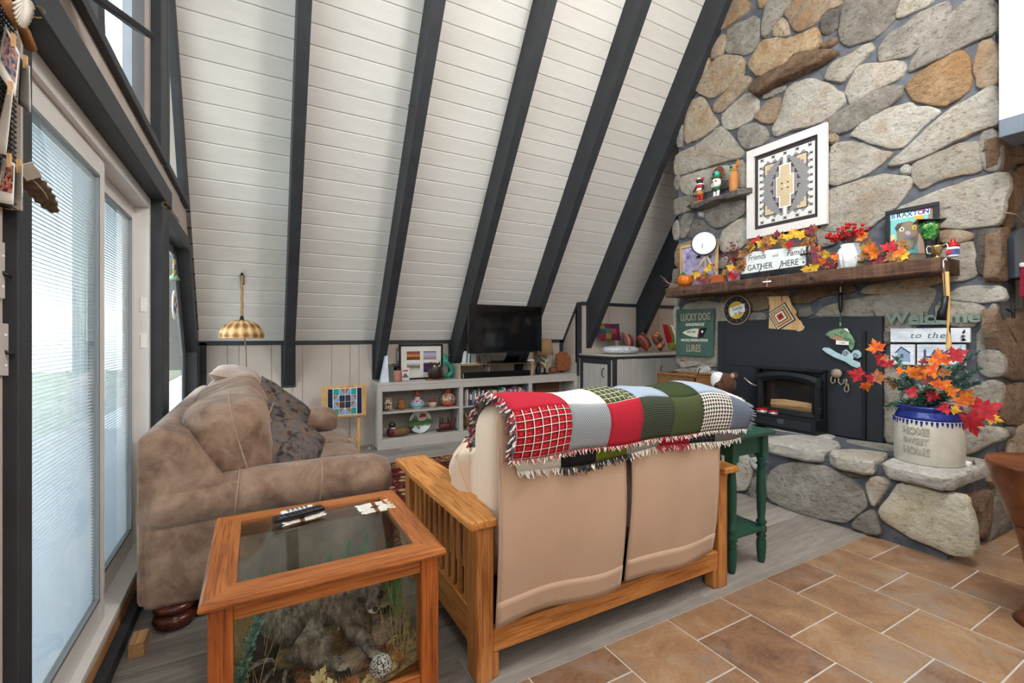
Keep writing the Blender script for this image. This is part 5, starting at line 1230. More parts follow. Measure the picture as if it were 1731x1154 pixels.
# centre column and steps
for k_, (a, b, c_, d) in enumerate(((.40, .40, .60, .60), (.44, .28, .56, .72))): quad(a - .012, b - .01, c_ + .012, d + .01, .0098 + k_ * .0001, .0005, 'weave_outline', WHW)
for k_, (a, b, c_, d) in enumerate(((.40, .40, .60, .60), (.44, .28, .56, .72))): quad(a, b, c_, d, .0104, .0005 + k_ * .0003, 'tan_cross', TNW)
quad(.48, .20, .52, .28, .0104, .0006, 'weave_outline', WHW); quad(.48, .72, .52, .80, .0104, .0006, 'weave_outline', WHW)
for du in (-1, 1):
    for k, (uu, vv) in enumerate(((.05, .76), (.09, .70), (.13, .63), (.16, .56), (.16, .46), (.13, .38), (.09, .31), (.05, .24))):
        cu = .5 + du * uu; sg_ = 1 if vv > .5 else -1; quad(cu - .008, vv - .018, cu + .008, vv + .018, .0106, .0006, 'step_motif', BKW); quad(cu - .008 + (0 if du > 0 else -.02), vv - .018 * sg_ - .006, cu + .028 + (0 if du > 0 else -.02), vv - .018 * sg_ + .006, .0106, .0006, 'step_motif', BKW)
    for sv in (-1, 1):
        cu, cv = .5 + du * .2, .5 + sv * .215
        upoly([(cu + du * .06, cv + sv * .06), (cu - du * .05, cv + sv * .06), (cu - du * .05, cv + sv * .03), (cu - du * .01, cv + sv * .03), (cu - du * .01, cv), (cu + du * .03, cv), (cu + du * .03, cv - sv * .045), (cu + du * .06, cv - sv * .045)], .0104, 'tan_corner', TNW)
        upoly([(cu + du * .062, cv + sv * .062), (cu + du * .062, cv - sv * .085), (cu + du * .072, cv - sv * .085), (cu + du * .072, cv + sv * .07), (cu - du * .09, cv + sv * .07), (cu - du * .09, cv + sv * .062)], .0106, 'corner_line', BKW)
for a in range(8):
    an = a * math.pi / 4 + math.pi / 8 * 0; cu, cv = .5 + .052 * math.cos(an), .5 + .042 * math.sin(an)
    if a % 2: upoly([(cu - .013, cv), (cu, cv - .011), (cu + .013, cv), (cu, cv + .011)], .0113, 'star_point', BKW)
quad(.49, .493, .51, .507, .0113, .0006, 'star_centre', WHW)

# ---- GATHER HERE sign on mantel
XGs = 3.965
sgn = thing('gather_sign', 'white board reading Friends and Family GATHER HERE on the mantel', 'sign', onX(1310, 455, XGs))
wp([(1252.5, 463.5), (1361.5, 448), (1369.5, 414.5), (1258.5, 427)], XGs, .02, 'board', plain('sign_white', 'e4e8e6', .6, var=.05, scale=20), sgn, .002)
xg = XGs - .0205; INK = plain('ink_black', '23252a', .7)
yz = -.06
wtext('Friends', 1279, 434.5, xg, 9.5, 'lettering', INK, sgn, .3, .78, rot=yz * 0); wtext('and', 1310.5, 431.5, xg, 5.5, 'lettering', plain('ink_grey', '6f7378', .7), sgn, .0, .9); wtext('Family', 1345, 426.5, xg, 10, 'lettering', INK, sgn, .3, .85)
wtext('GATHER', 1284, 451, xg, 10, 'lettering', INK, sgn, 0, .82); wtext('HERE', 1335.5, 444.5, xg, 10.5, 'lettering', INK, sgn, 0, .80)
for x, y in ((1257.5, 457), (1358, 443)): p = onX(x, y, xg); MB().ball(p, (.003, .008, .008), 8, 5).obj('nail_head', BLACK, sgn)
# iron cross and plane ornament
XC = 3.94
cr = thing('iron_cross', 'small dark iron cross leaning at the right end of the white sign', 'cross', onX(1364, 448, XC)); p = onX(1364.5, 433, XC - .02)
MB().box(p, (.012, .016, .16)).obj('upright', plain('dark_iron', '3a3431', .6, .4), cr, bevel=.003); MB().box(p + Vector((0, 0, .02)), (.012, .11, .016)).obj('crossbar', MATS['dark_iron'], cr, bevel=.003)
XO = XM - .012
an = thing('bead_ornament', 'tiny white beaded cross ornament hanging on the mantel edge', 'ornament', onX(1296, 484, XO)); p = onX(1296.5, 476, XO)
MB().box(p, (.008, .075, .014)).obj('crossbar', WHITE, an, bevel=.004); MB().box(p + Vector((0, 0, -.01)), (.007, .014, .07)).obj('upright', plain('bead_bronze', '9a7b66', .4, .4), an, bevel=.003); MB().tube([p + Vector((0, 0, .03)), p + Vector((.0, -.02, .07))], .0015, 4).obj('thread', plain('thread_red', '9a5545', .8), an)
hkk = []
for x, y in ((1287, 460), (1321, 455)):
    p = onX(x, y, XM - .01); o = MB().tube([p + Vector((0, 0, .07)), p + Vector((-.01, 0, .03)), p + Vector((-.02, .012, 0)), p + Vector((-.02, -.004, -.02)), p + Vector((-.02, -.02, 0))], .004, 6).obj('iron_hook', BLACK, smooth=True); tag(o, 'black iron hook on mantel front %s' % ('below the word Friends' if x < 1300 else 'below the word Family'), 'hook', 'mantel hooks')
p = onX(1566, 462, XM + .03); o = MB().tube([p + Vector((0, 0, .02)), p + Vector((0, 0, -.02)), p + Vector((0, .01, -.04)), p + Vector((0, .035, -.035)), p + Vector((0, .04, -.02))], .005, 6).obj('iron_hook', BLACK, smooth=True); tag(o, 'black iron hook screwed under the right mantel end', 'hook', 'mantel hooks')

# ---- things standing on the mantel
def on_mantel(px, X): q = onX(px, 450, X); return Vector((X, q.y, ZM))
def zpx(py, X, px): return onX(px, py, X).z
# small purple print in wood frame
XA2 = 4.09
sp_ = thing('small_frame', 'small wood framed purple print leaning behind the pumpkin', 'picture', on_mantel(1175, XA2))
ym, yn_ = onX(1149, 440, XA2).y, onX(1212, 440, XA2).y; zt2 = onX(1160, 414, XA2).z
def sfr(lo, hi, nm, mat): MB().b2(lo, hi).obj(nm, mat, sp_, bevel=.003)
for lo, hi in (((XA2, yn_, ZM), (XA2 + .025, ym, ZM + .03)), ((XA2, yn_, zt2 - .03), (XA2 + .025, ym, zt2)), ((XA2, yn_, ZM + .03), (XA2 + .025, yn_ + .03, zt2 - .03)), ((XA2, ym - .03, ZM + .03), (XA2 + .025, ym, zt2 - .03))): sfr(lo, hi, 'frame_rail', woodm('frame_oak%d' % int(lo[1] * 1000), '8a5c32', 'b98a55', 'y') if False else PINE)
pu = MT('purple_print', .6); _v = pu.co('Object'); pu.col(pu.ramp(pu.noise(_v, 14, 3), [(.4, H('c6bedc')), (.58, H('a99cc8')), (.66, H('6a5a92'))])); sfr((XA2 + .012, yn_ + .03, ZM + .03), (XA2 + .016, ym - .03, zt2 - .03), 'print', pu.m)
p = onX(1181, 434, XA2 + .01); MB().ball(p, (.002, .03, .016), 12, 6).obj('printed_eye', BLACK, sp_)
# mirror on antler stand
XMi = 3.97; cm = onX(1190, 411, XMi); rm = .122
mi = thing('table_mirror', 'round dark rimmed mirror on an antler stand on the mantel', 'mirror', on_mantel(1190, XMi))
MXt = Matrix.Rotation(math.atan2(-cm.y, -cm.x), 3, 'Z') @ Matrix.Rotation(math.pi / 2 - .02, 3, 'Y')
MB().lathe([(0, -.03), (rm * .8, -.03), (rm, -.008), (rm * 1.03, .004), (rm * 1.0, .010), (rm * .9, .006)], cm, 36, MXt).obj('rim', plain('mirror_rim', '39404a', .35, .4), mi, smooth=True)
dm = MT('reflection_white', .25, 0, .5); dm.col(H('eef0f0')); MB().lathe([(rm * .91, .0062), (0, .0064)], cm, 36, MXt).obj('mirror_face', dm.m, mi)  # plain white face: the mirror's bright reflection is painted in
MB().tube([cm + Vector((-.02, -.002, .0)), cm + Vector((-.02, .008, -.05))], .003, 5).obj('reflected_line', BLACK, mi)  # dark line belongs to the painted-in reflection
BONE = plain('antler_bone', 'a89a86', .6, var=.15, scale=30)
for tgt, r0 in (((-.02, .14, 0), .014), ((.04, -.13, 0), .014), ((.05, .03, 0), .012)):
    a = cm + Vector((.03, 0, -rm)); b = Vector((XMi + tgt[0], cm.y + tgt[1], ZM + .006)); MB().tube([a, a.lerp(b, .4) + Vector((0, tgt[1] * .05, .02)), b.lerp(a, .2) + Vector((0, tgt[1] * .15, .02)), b], [r0, r0, r0 * .8, r0 * .5], 8).obj('antler_leg', BONE, mi, smooth=True)
# pumpkin
XPk = 3.93; pk = on_mantel(1158, XPk); pu_ = thing('pumpkin', 'small orange pumpkin with a green leaf on the mantel end', 'pumpkin', pk); m = MB(); nn = 48; vs = []; kk = 14
for i in range(kk + 1):
    t = math.pi * i / kk
    for j in range(nn):
        a = 2 * math.pi * j / nn; rr_ = .082 * (math.sin(t) ** .8) * (1 - .10 * abs(math.sin(a * 4.5)) ** .4 * 1.0 + .05); vs.append(pk + Vector((rr_ * math.cos(a), rr_ * math.sin(a), .068 - .066 * math.cos(t) - .012 * math.exp(-((t - math.pi) / .5) ** 2))))
m.add(vs, [(i * nn + j, i * nn + (j + 1) % nn, (i + 1) * nn + (j + 1) % nn, (i + 1) * nn + j) for i in range(kk) for j in range(nn)]); m.obj('body', plain('pumpkin_orange', 'c96a1e', .35, var=.2, scale=25), pu_, smooth=True)
MB().tube([pk + Vector((0, 0, .115)), pk + Vector((-.01, 0, .14)), pk + Vector((-.02, .01, .15))], [.012, .009, .007], 7).obj('stem', plain('stem_green', '5b6a38', .7), pu_, smooth=True)
m = MB(); m.grid(lambda u, v: pk + Vector((-.055 + .02 * math.sin(v * 3), -.045 + .075 * u, .118 + (v - .5) * .045 * math.sin(math.pi * min(1, u * .9 + .08)) + .008 * math.sin(u * 5))), 8, 5); m.obj('leaf', plain('leaf_green', '4f8a55', .5), pu_, solid=.003)
# twig
tw = thing('twig', 'thin dry twig sticking out left over the mantel end', 'twig', on_mantel(1140, 3.95)); b = on_mantel(1146, 3.95) + Vector((0, 0, .01))
for k in range(5): MB().tube([b, b + Vector((0, .07 + .02 * k, .02 + .012 * k)), b + Vector((-.02, .15 + .02 * k - .03 * (k % 2), .03 + .03 * k))], [.004, .003, .0015], 5).obj('branch', plain('twig_brown', '8c6f5c', .8), tw)
# terracotta block
pb = on_mantel(1214, 3.96); o = MB().b2((3.94, pb.y - .075, ZM), (3.99, pb.y + .075, ZM + .085)).obj('clay_block', plain('terracotta', 'a8572f', .8, var=.2, scale=40, bump=.5), bevel=.008); tag(o, 'small terracotta clay block among the leaves on the mantel', 'block')
# white jar with berry twigs
def ribbed(prof, c, ribs, amp, n=60):
    m = MB(); vs = []
    for r_, z in prof:
        for j in range(n):
            a = 2 * math.pi * j / n; q = r_ * (1 + amp * math.cos(a * ribs)); vs.append(Vector(c) + Vector((q * math.cos(a), q * math.sin(a), z)))
    k = len(prof); m.add(vs, [(i * n + j, i * n + (j + 1) % n, (i + 1) * n + (j + 1) % n, (i + 1) * n + j) for i in range(k - 1) for j in range(n)] + [tuple(range(n))[::-1]]); return m
jw = on_mantel(1241, 4.04); ja = thing('white_vase', 'small white ribbed vase with dark red berry twigs on the mantel', 'vase', jw); CER = plain('white_ceramic', 'e6e9ea', .25, var=.03)
ribbed([(.035, 0), (.05, .01), (.055, .06), (.05, .11), (.035, .135), (.038, .15), (.03, .15), (.025, .12)], jw, 8, .05).obj('vase', CER, ja, smooth=True)
BER = plain('berry_dark_red', '7c1f1c', .35, var=.25, scale=60); TWG = plain('twig_dark', '4a352b', .8)
bmesh_ = MB().ball((0, 0, 0), 1.0, 8, 6)
def berry(par, p, r, mat, key):
    if key not in cache:
        o = MB().ball((0, 0, 0), 1.0, 10, 7).obj('berry', mat, par, local=True, smooth=True); cache[key] = o.data
    else: o = bpy.data.objects.new('berry', cache[key]); COL.objects.link(o); o.parent = par
    o.location = Vector(p) - wloc(par); o.scale = (r, r, r); return o
for k in range(16):
    a = rnd.uniform(0, 6.28); sp2 = rnd.uniform(.02, .13); top = jw + Vector((.5 * sp2 * math.cos(a) - .02, sp2 * math.sin(a), .15 + rnd.uniform(.08, .24) * (1.2 - sp2 * 3)))
    b0 = jw + Vector((0, 0, .12)); mid = b0.lerp(top, .5) + Vector((0, 0, .02)); MB().tube([b0, mid, top], [.002, .0015, .001], 4).obj('twig', TWG, ja)
    for q in range(4): berry(ja, b0.lerp(top, rnd.uniform(.45, 1)) + Vector((rnd.uniform(-.012, .012), rnd.uniform(-.018, .018), rnd.uniform(-.01, .012))), rnd.uniform(.006, .010), BER, 'berry_d')
# ribbed pitcher with bright berries
pj = on_mantel(1437, 3.99); pr_ = thing('berry_pitcher', 'white fluted pitcher full of bright red berries on the mantel', 'pitcher', pj)
ribbed([(.06, 0), (.072, .01), (.085, .08), (.086, .12), (.07, .155), (.056, .17), (.062, .19), (.055, .19), (.048, .165)], pj, 14, .03, 84).obj('pitcher', CER, pr_, smooth=True)
BRT = plain('berry_bright_red', 'b01f1a', .25, var=.2, scale=50)
rb = random.Random(5)
for k in range(26):
    a = rb.uniform(0, 6.28); sp2 = rb.uniform(.03, .24); hgt = .19 + max(.02, .20 - sp2 * .55) * rb.uniform(.55, 1.1)
    top = pj + Vector((.45 * sp2 * math.cos(a) - .03, sp2 * math.sin(a) * (1.0 if math.sin(a) > 0 else 1.0), hgt)); b0 = pj + Vector((0, 0, .17)); mid = b0.lerp(top, .5) + Vector((0, 0, .03)); MB().tube([b0, mid, top], [.002, .0015, .001], 4).obj('stem', TWG, pr_)
    for q in range(4): berry(pr_, mid.lerp(top, rb.uniform(.0, 1.05)) + Vector((rb.uniform(-.015, .015), rb.uniform(-.02, .02), rb.uniform(-.012, .012))), rb.uniform(.010, .0145), BRT, 'berry_b')
# BRAXTON picture
XB = 4.10
bf = thing('painted_portrait', 'black framed painting lettered BRAXTON with a dog face', 'picture', on_mantel(1540, XB))
y1b, y0b = onX(1496, 380, XB).y, onX(1586, 380, XB).y; zb1 = onX(1540, 349, XB).z
for lo, hi in (((XB, y0b, ZM), (XB + .025, y1b, ZM + .03)), ((XB, y0b, zb1 - .03), (XB + .025, y1b, zb1)), ((XB, y0b, ZM + .03), (XB + .025, y0b + .03, zb1 - .03)), ((XB, y1b - .03, ZM + .03), (XB + .025, y1b, zb1 - .03))): MB().b2(lo, hi).obj('frame_rail', BLACK, bf, bevel=.003)
MB().b2((XB + .016, y0b + .02, ZM + .02), (XB + .02, y1b - .02, zb1 - .02)).obj('mount', plain('kraft_mount', '9c8a76', .8), bf)
XI = XB + .012
def bp(pts, off, nm, hexs): return wp(pts, XI - off + .0, .0008, nm, plain('art_' + hexs, hexs, .7, var=.08, scale=40), bf)
bp([(1505, 372), (1570, 359), (1562, 428), (1504, 428)], 0, 'paper', '78c4c4'); bp([(1503.5, 363.5), (1572, 352), (1572, 361), (1503.5, 373)], .002, 'paper_strip', 'dfeaf0'); bp([(1545, 355), (1574, 350), (1574, 356), (1545, 361)], .001, 'paper_strip', 'c95b62')
bp([(1504, 398), (1512, 396), (1514, 428), (1504, 428)], .001, 'paint_patch', 'd9cf8f'); bp([(1551, 393), (1562, 388), (1563, 428), (1552, 428)], .001, 'paint_patch', 'e6b9a4')
bp([(1545, 365), (1562, 362), (1562, 370), (1545, 372)], .001, 'paint_patch', 'd2a63a')
bp([(1515, 384), (1524, 376), (1537, 373), (1550, 376), (1554, 386), (1551, 405), (1545, 420), (1530, 424), (1520, 418), (1516, 400)], .003, 'dog_face', '8b7a5f'); bp([(1512, 386), (1517, 378), (1526, 376), (1523, 384), (1516, 391)], .004, 'dog_ear', '5b4a44'); bp([(1549, 376), (1556, 382), (1556, 395), (1551, 392)], .004, 'dog_ear', '5b3f4a')
bp([(1519, 386), (1524, 383), (1529, 386), (1527, 391), (1521, 391)], .004, 'dog_eye', 'c7e0e0'); bp([(1542, 382), (1547, 380), (1550, 384), (1547, 388), (1542, 387)], .004, 'dog_eye', 'd9b94d'); bp([(1523, 386), (1526, 386), (1526, 389), (1523, 389)], .005, 'dog_pupil', '1c1a1c'); bp([(1545, 383), (1547, 383), (1547, 386), (1545, 386)], .005, 'dog_pupil', '1c1a1c')
bp([(1531, 391), (1537, 390), (1540, 394), (1535, 398), (1530, 395)], .005, 'dog_nose', 'b7a4bf'); bp([(1524, 402), (1535, 399), (1546, 402), (1544, 405), (1535, 403), (1526, 405)], .004, 'dog_mouth', '6c6f8f'); bp([(1522, 408), (1545, 406), (1543, 418), (1530, 423)], .0035, 'dog_chest', '8f9488')
for k, (ch, hx) in enumerate(zip('BRAXTON', ('2a8a96', '2f4a7a', '2b8a55', '2a6a8a', '2a6a9a', '8a3a6a', '3a4a8a'))):
    wtext(ch, 1510 + k * 9.3, 366.5 - k * 1.6, XI - .0045, 7.5, 'lettering', plain('art_' + hx, hx, .7), bf, .0, 1.0, bold=.001)
# green goblet wearing a graduation cap
gg = on_mantel(1571, 4.0); go = thing('green_goblet', 'green glass goblet wearing a black graduation cap on the mantel', 'goblet', gg); zgb = zpx(407, 4.0, 1570) ; zgt = zpx(377, 4.0, 1570)
gm = MT('mottled_green_glass', .15, 0, .6); _v = gm.co('Object'); gm.col(gm.ramp(gm.noise(_v, 40, 4, .6, 1), [(.35, H('0f4a1c')), (.52, H('1f7a30')), (.66, H('9cb870'))]))
k_ = (zgt - zgb); MB().lathe([(.045, 0), (.045, .008), (.016, .02), (.03, zgb - ZM)], gg, 24).obj('foot', BLACK, go, smooth=True); MB().lathe([(.03, zgb - ZM), (.042, zgb - ZM + k_ * .3), (.055, zgb - ZM + k_ * .75), (.058, zgt - ZM), (.05, zgt - ZM)], gg, 24).obj('bowl', gm.m, go, smooth=True)
MB().box((gg.x, gg.y, zgt + .012), (.15, .15, .006), M=Matrix.Rotation(.5, 3, 'Z') @ Matrix.Rotation(.08, 3, 'X')).obj('cap_board', BLACK, go); MB().lathe([(.057, zgt - ZM - .01), (.06, zgt - ZM + .012), (0, zgt - ZM + .012)], gg, 20).obj('cap_band', BLACK, go, smooth=True)
# trophy cup
tc = on_mantel(1584, 3.93); to = thing('trophy_cup', 'tiny gold two-handled trophy cup on the right mantel end', 'trophy', tc); GLD = plain('gold_metal', 'c9ad74', .25, .9, var=.05)
MB().lathe([(.022, 0), (.022, .006), (.006, .014), (.008, .02), (.024, .035), (.03, .075), (.031, .085), (.027, .083)], tc, 20).obj('cup', GLD, to, smooth=True)
for s_ in (1, -1): MB().tube([tc + Vector((0, s_ * .027, .035)), tc + Vector((0, s_ * .05, .04)), tc + Vector((0, s_ * .055, .07)), tc + Vector((0, s_ * .048, .088)), tc + Vector((0, s_ * .03, .08))], .004, 6).obj('handle', plain('silver_white', 'dcd8cc', .3, .5), to, smooth=True)
# glue bottle
gb = on_mantel(1611, 3.96); gbo = thing('glue_bottle', 'small white bottle with red cap at the far right mantel end', 'bottle', gb)
MB().lathe([(.03, 0), (.032, .004), (.032, .06), (.02, .072)], gb, 20).obj('bottle', plain('bottle_white', 'd9dde2', .3), gbo, smooth=True); MB().lathe([(.034, .068), (.034, .078), (.02, .085), (.012, .1), (.014, .112), (.006, .118)], gb, 20).obj('cap', RED, gbo, smooth=True)
MB().lathe([(.0325, .012), (.0325, .05)], gb, 20).obj('label_band', plain('label_navy', '41527f', .4), gbo); MB().b2((gb.x - .034, gb.y - .004, .02 + ZM), (gb.x - .031, gb.y + .026, ZM + .045)).obj('label_patch', RED, gbo)
# wooden stick and flashlight hanging at the mantel end
XH = XM - .015
st = thing('wooden_paddle', 'pale wooden stick hanging from a silver hook at the mantel end', 'stick', onX(1599, 590, XH))
PD = woodm('paddle_wood', 'cfa05c', 'e3bc7c', 'z', 1, .45)
wp([(1592, 460), (1603, 458), (1604.5, 500), (1605, 540), (1603, 552), (1603, 560), (1606, 568), (1608, 590), (1598, 591), (1598, 570), (1600, 560), (1599, 545), (1595, 500)], XH, .022, 'stick', PD, st, .006)
MB().tube([onX(1596, 462, XH - .02), onX(1595, 448, XH - .02), onX(1594, 441, XH - .01), onX(1599, 437, XH - .01), onX(1601, 441, XH - .01)], .006, 7).obj('hook', plain('chrome_hook', 'c2c6ca', .2, .9), st, smooth=True)
fx = thing('flashlight', 'black flashlight hanging in front of the wooden stick', 'flashlight', onX(1592, 541, XH - .04))
q1, q2, q3, q4 = [onX(x, y, XH - .045) for x, y in ((1598, 500), (1596, 518), (1592.5, 527), (1591, 541))]; MB().tube([q1, q2, q3, q4], [.018, .018, .024, .026], 12).obj('barrel', BLACK, fx, smooth=True)
MB().tube([q1, onX(1597, 480, XH - .03), onX(1596, 462, XH - .03)], .003, 5).obj('strap', BLACK, fx)

# ---- dolls on the ledge stone
def doll_base(px): q = onX(px, 320, XF - .09); return Vector((XF - .09, q.y, ZLED))
DC = {h: plain('doll_' + h, h, .6, var=.08, scale=40) for h in ('b3272b', 'e6e1d8', '1f2426', 'b9793f', '3fb0a0', '2f5a3c', '6e3a2a')}
def dh(y0, y1, px): return (zpx(y0, XF - .09, px) - zpx(y1, XF - .09, px))
p = doll_base(1183); d1 = thing('kachina_doll', 'small red and white carved doll, leftmost on the stone ledge', 'figurine', p); s_ = dh(292, 333, 1183)
MB().box(p + Vector((0, .01, .006)), (.07, .10, .012)).obj('base', DC['b9793f'], d1, bevel=.003)
for k in (-1, 1):
    MB().tube([p + Vector((0, k * .022, .012)), p + Vector((0, k * .02, s_ * .18)), p + Vector((0, k * .02, s_ * .32))], [.014, .016, .018], 8).obj('leg', DC['b3272b'], d1, smooth=True); MB().tube([p + Vector((0, k * .035, s_ * .68)), p + Vector((-.01, k * .055, s_ * .55)), p + Vector((-.03, k * .055, s_ * .47))], .010, 7).obj('arm', DC['1f2426'], d1, smooth=True)
MB().lathe([(.034, s_ * .28), (.04, s_ * .38), (.034, s_ * .46)], p, 14).obj('kilt', DC['b9793f'], d1, smooth=True); MB().lathe([(.034, s_ * .46), (.036, s_ * .52), (.034, s_ * .56)], p, 14).obj('sash', DC['e6e1d8'], d1, smooth=True); MB().lathe([(.034, s_ * .56), (.042, s_ * .68), (.03, s_ * .74)], p, 14).obj('torso', DC['b3272b'], d1, smooth=True)
MB().lathe([(.042, s_ * .70), (.044, s_ * .74), (.028, s_ * .77)], p, 14).obj('collar', DC['e6e1d8'], d1, smooth=True); MB().ball(p + Vector((0, 0, s_ * .86)), (.032, .034, .034), 12, 9).obj('head', DC['1f2426'], d1, smooth=True)
for k in (-1, 1): MB().ball(p + Vector((0, k * .036, s_ * .93)), .016, 8, 6).obj('ear', DC['b3272b'], d1, smooth=True)
MB().ball(p + Vector((-.012, 0, s_ * .96)), (.02, .022, .014), 8, 6).obj('crest', DC['e6e1d8'], d1, smooth=True); MB().tube([p + Vector((-.03, .058, s_ * .18)), p + Vector((-.03, .06, s_ * .5))], .003, 5).obj('staff', TWG, d1)
p = doll_base(1211); d2 = thing('kachina_doll', 'white bodied carved doll with round headdress, middle of the stone ledge', 'figurine', p); s_ = dh(275, 325, 1211)
for k in (-1, 1): MB().tube([p + Vector((-.01, k * .02, 0)), p + Vector((0, k * .02, s_ * .1)), p + Vector((0, k * .02, s_ * .32))], [.017, .014, .019], 9).obj('leg', DC['e6e1d8'], d2, smooth=True); MB().tube([p + Vector((0, k * .034, s_ * .58)), p + Vector((-.005, k * .045, s_ * .45)), p + Vector((-.01, k * .04, s_ * .36))], .011, 7).obj('arm', DC['e6e1d8'], d2, smooth=True)
MB().lathe([(.036, s_ * .28), (.036, s_ * .45), (.042, s_ * .58), (.028, s_ * .63)], p, 14).obj('torso', DC['e6e1d8'], d2, smooth=True); MB().lathe([(.038, s_ * .22), (.042, s_ * .30), (.037, s_ * .34)], p, 14).obj('belt', DC['2f5a3c'], d2, smooth=True); MB().lathe([(.03, s_ * .60), (.052, s_ * .65), (.045, s_ * .70), (.02, s_ * .72)], p, 16).obj('ruff', DC['2f5a3c'], d2, smooth=True)
MB().ball(p + Vector((0, 0, s_ * .78)), (.03, .034, .034), 12, 9).obj('head', DC['3fb0a0'], d2, smooth=True); MB().lathe([(0, 0), (.066, 0), (.07, .006), (.066, .012), (0, .012)], p + Vector((.035, 0, s_ * .83)), 24, MX).obj('headdress', DC['6e3a2a'], d2); MB().ball(p + Vector((-.028, .008, s_ * .78)), .012, 8, 6).obj('snout', DC['1f2426'], d2, smooth=True)
for k in (-1, 1): MB().ball(p + Vector((-.034, k * .018, s_ * .52)), (.006, .012, .01), 8, 5).obj('spot', DC['b3272b'], d2, smooth=True)
p = doll_base(1240); d3 = thing('kachina_doll', 'tan cottonwood carved doll with turquoise face, rightmost on the ledge', 'figurine', p); s_ = dh(268, 320, 1240)
MB().lathe([(.038, 0), (.04, s_ * .1), (.044, s_ * .4), (.042, s_ * .6), (.032, s_ * .68)], p, 16).obj('body', DC['b9793f'], d3, smooth=True); MB().lathe([(.034, s_ * .68), (.04, s_ * .70), (.034, s_ * .73)], p, 16).obj('collar', DC['b9793f'], d3, smooth=True)
MB().box(p + Vector((0, 0, s_ * .81)), (.05, .066, s_ * .18)).obj('head', DC['b9793f'], d3, bevel=.012, seg=3); MB().box(p + Vector((-.026, .004, s_ * .81)), (.006, .046, s_ * .12)).obj('face', DC['3fb0a0'], d3, bevel=.003); MB().ball(p + Vector((-.03, .006, s_ * .81)), (.008, .012, .012), 8, 6).obj('mouth', DC['1f2426'], d3)
m = MB(); m.prism([(-.035, s_ * .78), (-.05, s_ * .80), (-.062, s_ * .98), (-.05, s_ * 1.02), (-.035, s_ * .92)], lambda a, b: p + Vector((-.012, a, b)), lambda a, b: p + Vector((.014, a, b))); m.obj('feather', DC['b9793f'], d3, bevel=.004)
MB().box(p + Vector((-.038, .012, s_ * .62)), (.006, .02, s_ * .10)).obj('scarf', DC['3fb0a0'], d3)
for k in range(4): MB().ball(p + Vector((-.01, .025 - k * .017, s_ * .91)), .007, 6, 5).obj('crest_bead', DC['6e3a2a'], d3)

# ---- autumn leaves -----------------------------------------------------
def leafm(name, a, b, c):
    m = MT(name, .6, 0, .3); v = m.co('Object'); m.col(m.ramp(m.noise(v, 2.3, 4, .6, .6), [(.32, H(a)), (.5, H(b)), (.68, H(c))])); m.bump(m.noise(v, 14, 3), .3, .01); return m.m
LM = {'r': leafm('leaf_red', '7d1420', 'a81c28', 'c0343a'), 'b': leafm('leaf_burgundy', '4a1822', '742634', '8f3f44'), 'o': leafm('leaf_orange', 'a8431a', 'd2681f', 'de8f2e'), 'y': leafm('leaf_yellow', 'a8801e', 'd3a526', 'dcbb57'), 'n': leafm('leaf_brown', '5a3a20', '8a5d2c', 'a97f45'), 'g': leafm('leaf_olive', '4d5a34', '6d7d4c', '8e9a66'), 'f': leafm('leaf_fire', 'b01c22', 'd05a1c', 'e39a22'), 't': leafm('leaf_tan', 'a08a5e', 'c2ad7d', 'd5c79e'), 'c': leafm('leaf_copper', '6e3a20', '9a5a34', 'b57f58')}
def leaf_shape(lobes, seed, curl):
    rr = random.Random(seed); out = []
    tips = lobes
    for i, (ang, ln) in enumerate(tips):
        a = math.radians(ang); nx_ = math.radians(tips[(i + 1) % len(tips)][0]) if i + 1 < len(tips) else None
        out += [(ln * .70 * math.cos(a - .30), ln * .70 * math.sin(a - .30)), (ln * .78 * math.cos(a - .14), ln * .78 * math.sin(a - .14)), (ln * math.cos(a), ln * math.sin(a)), (ln * .78 * math.cos(a + .14), ln * .78 * math.sin(a + .14)), (ln * .70 * math.cos(a + .30), ln * .70 * math.sin(a + .30))]
        if i + 1 < len(tips): am = (a + nx_) / 2; out.append((.46 * math.cos(am), .46 * math.sin(am)))
    out.append((0.02, -.12)); out.append((-.02, -.12)) if False else None
    n = len(out); f = lambda x, y: Vector((x, y, curl * (abs(x) ** 1.5) * .5 - curl * .35 * y * y + .03 * math.sin(x * 9 + seed)))
    m = MB(); c = Vector((0, .08, 0)); inner = [f(x * .5, y * .5 + .04) for x, y in out]; outer = [f(x, y) for x, y in out]
    m.add([c] + inner + outer, [(0, 1 + i, 1 + (i + 1) % n) for i in range(n)] + [(1 + i, 1 + n + i, 1 + n + (i + 1) % n, 1 + (i + 1) % n) for i in range(n)])
    m.tube([(0, .9, f(0, .9).z + .005), (0, .3, .01), (0, -.1, .0), (0.03, -.5, -.03)], [.006, .014, .018, .014], 5); return m
MAPLE = [(-38, .62), (12, .82), (52, .72), (90, 1.0), (128, .72), (168, .82), (218, .62)]; OAK = [(-20, .42), (25, .62), (62, .66), (90, 1.0), (118, .66), (155, .62), (200, .42)]
LS = {}
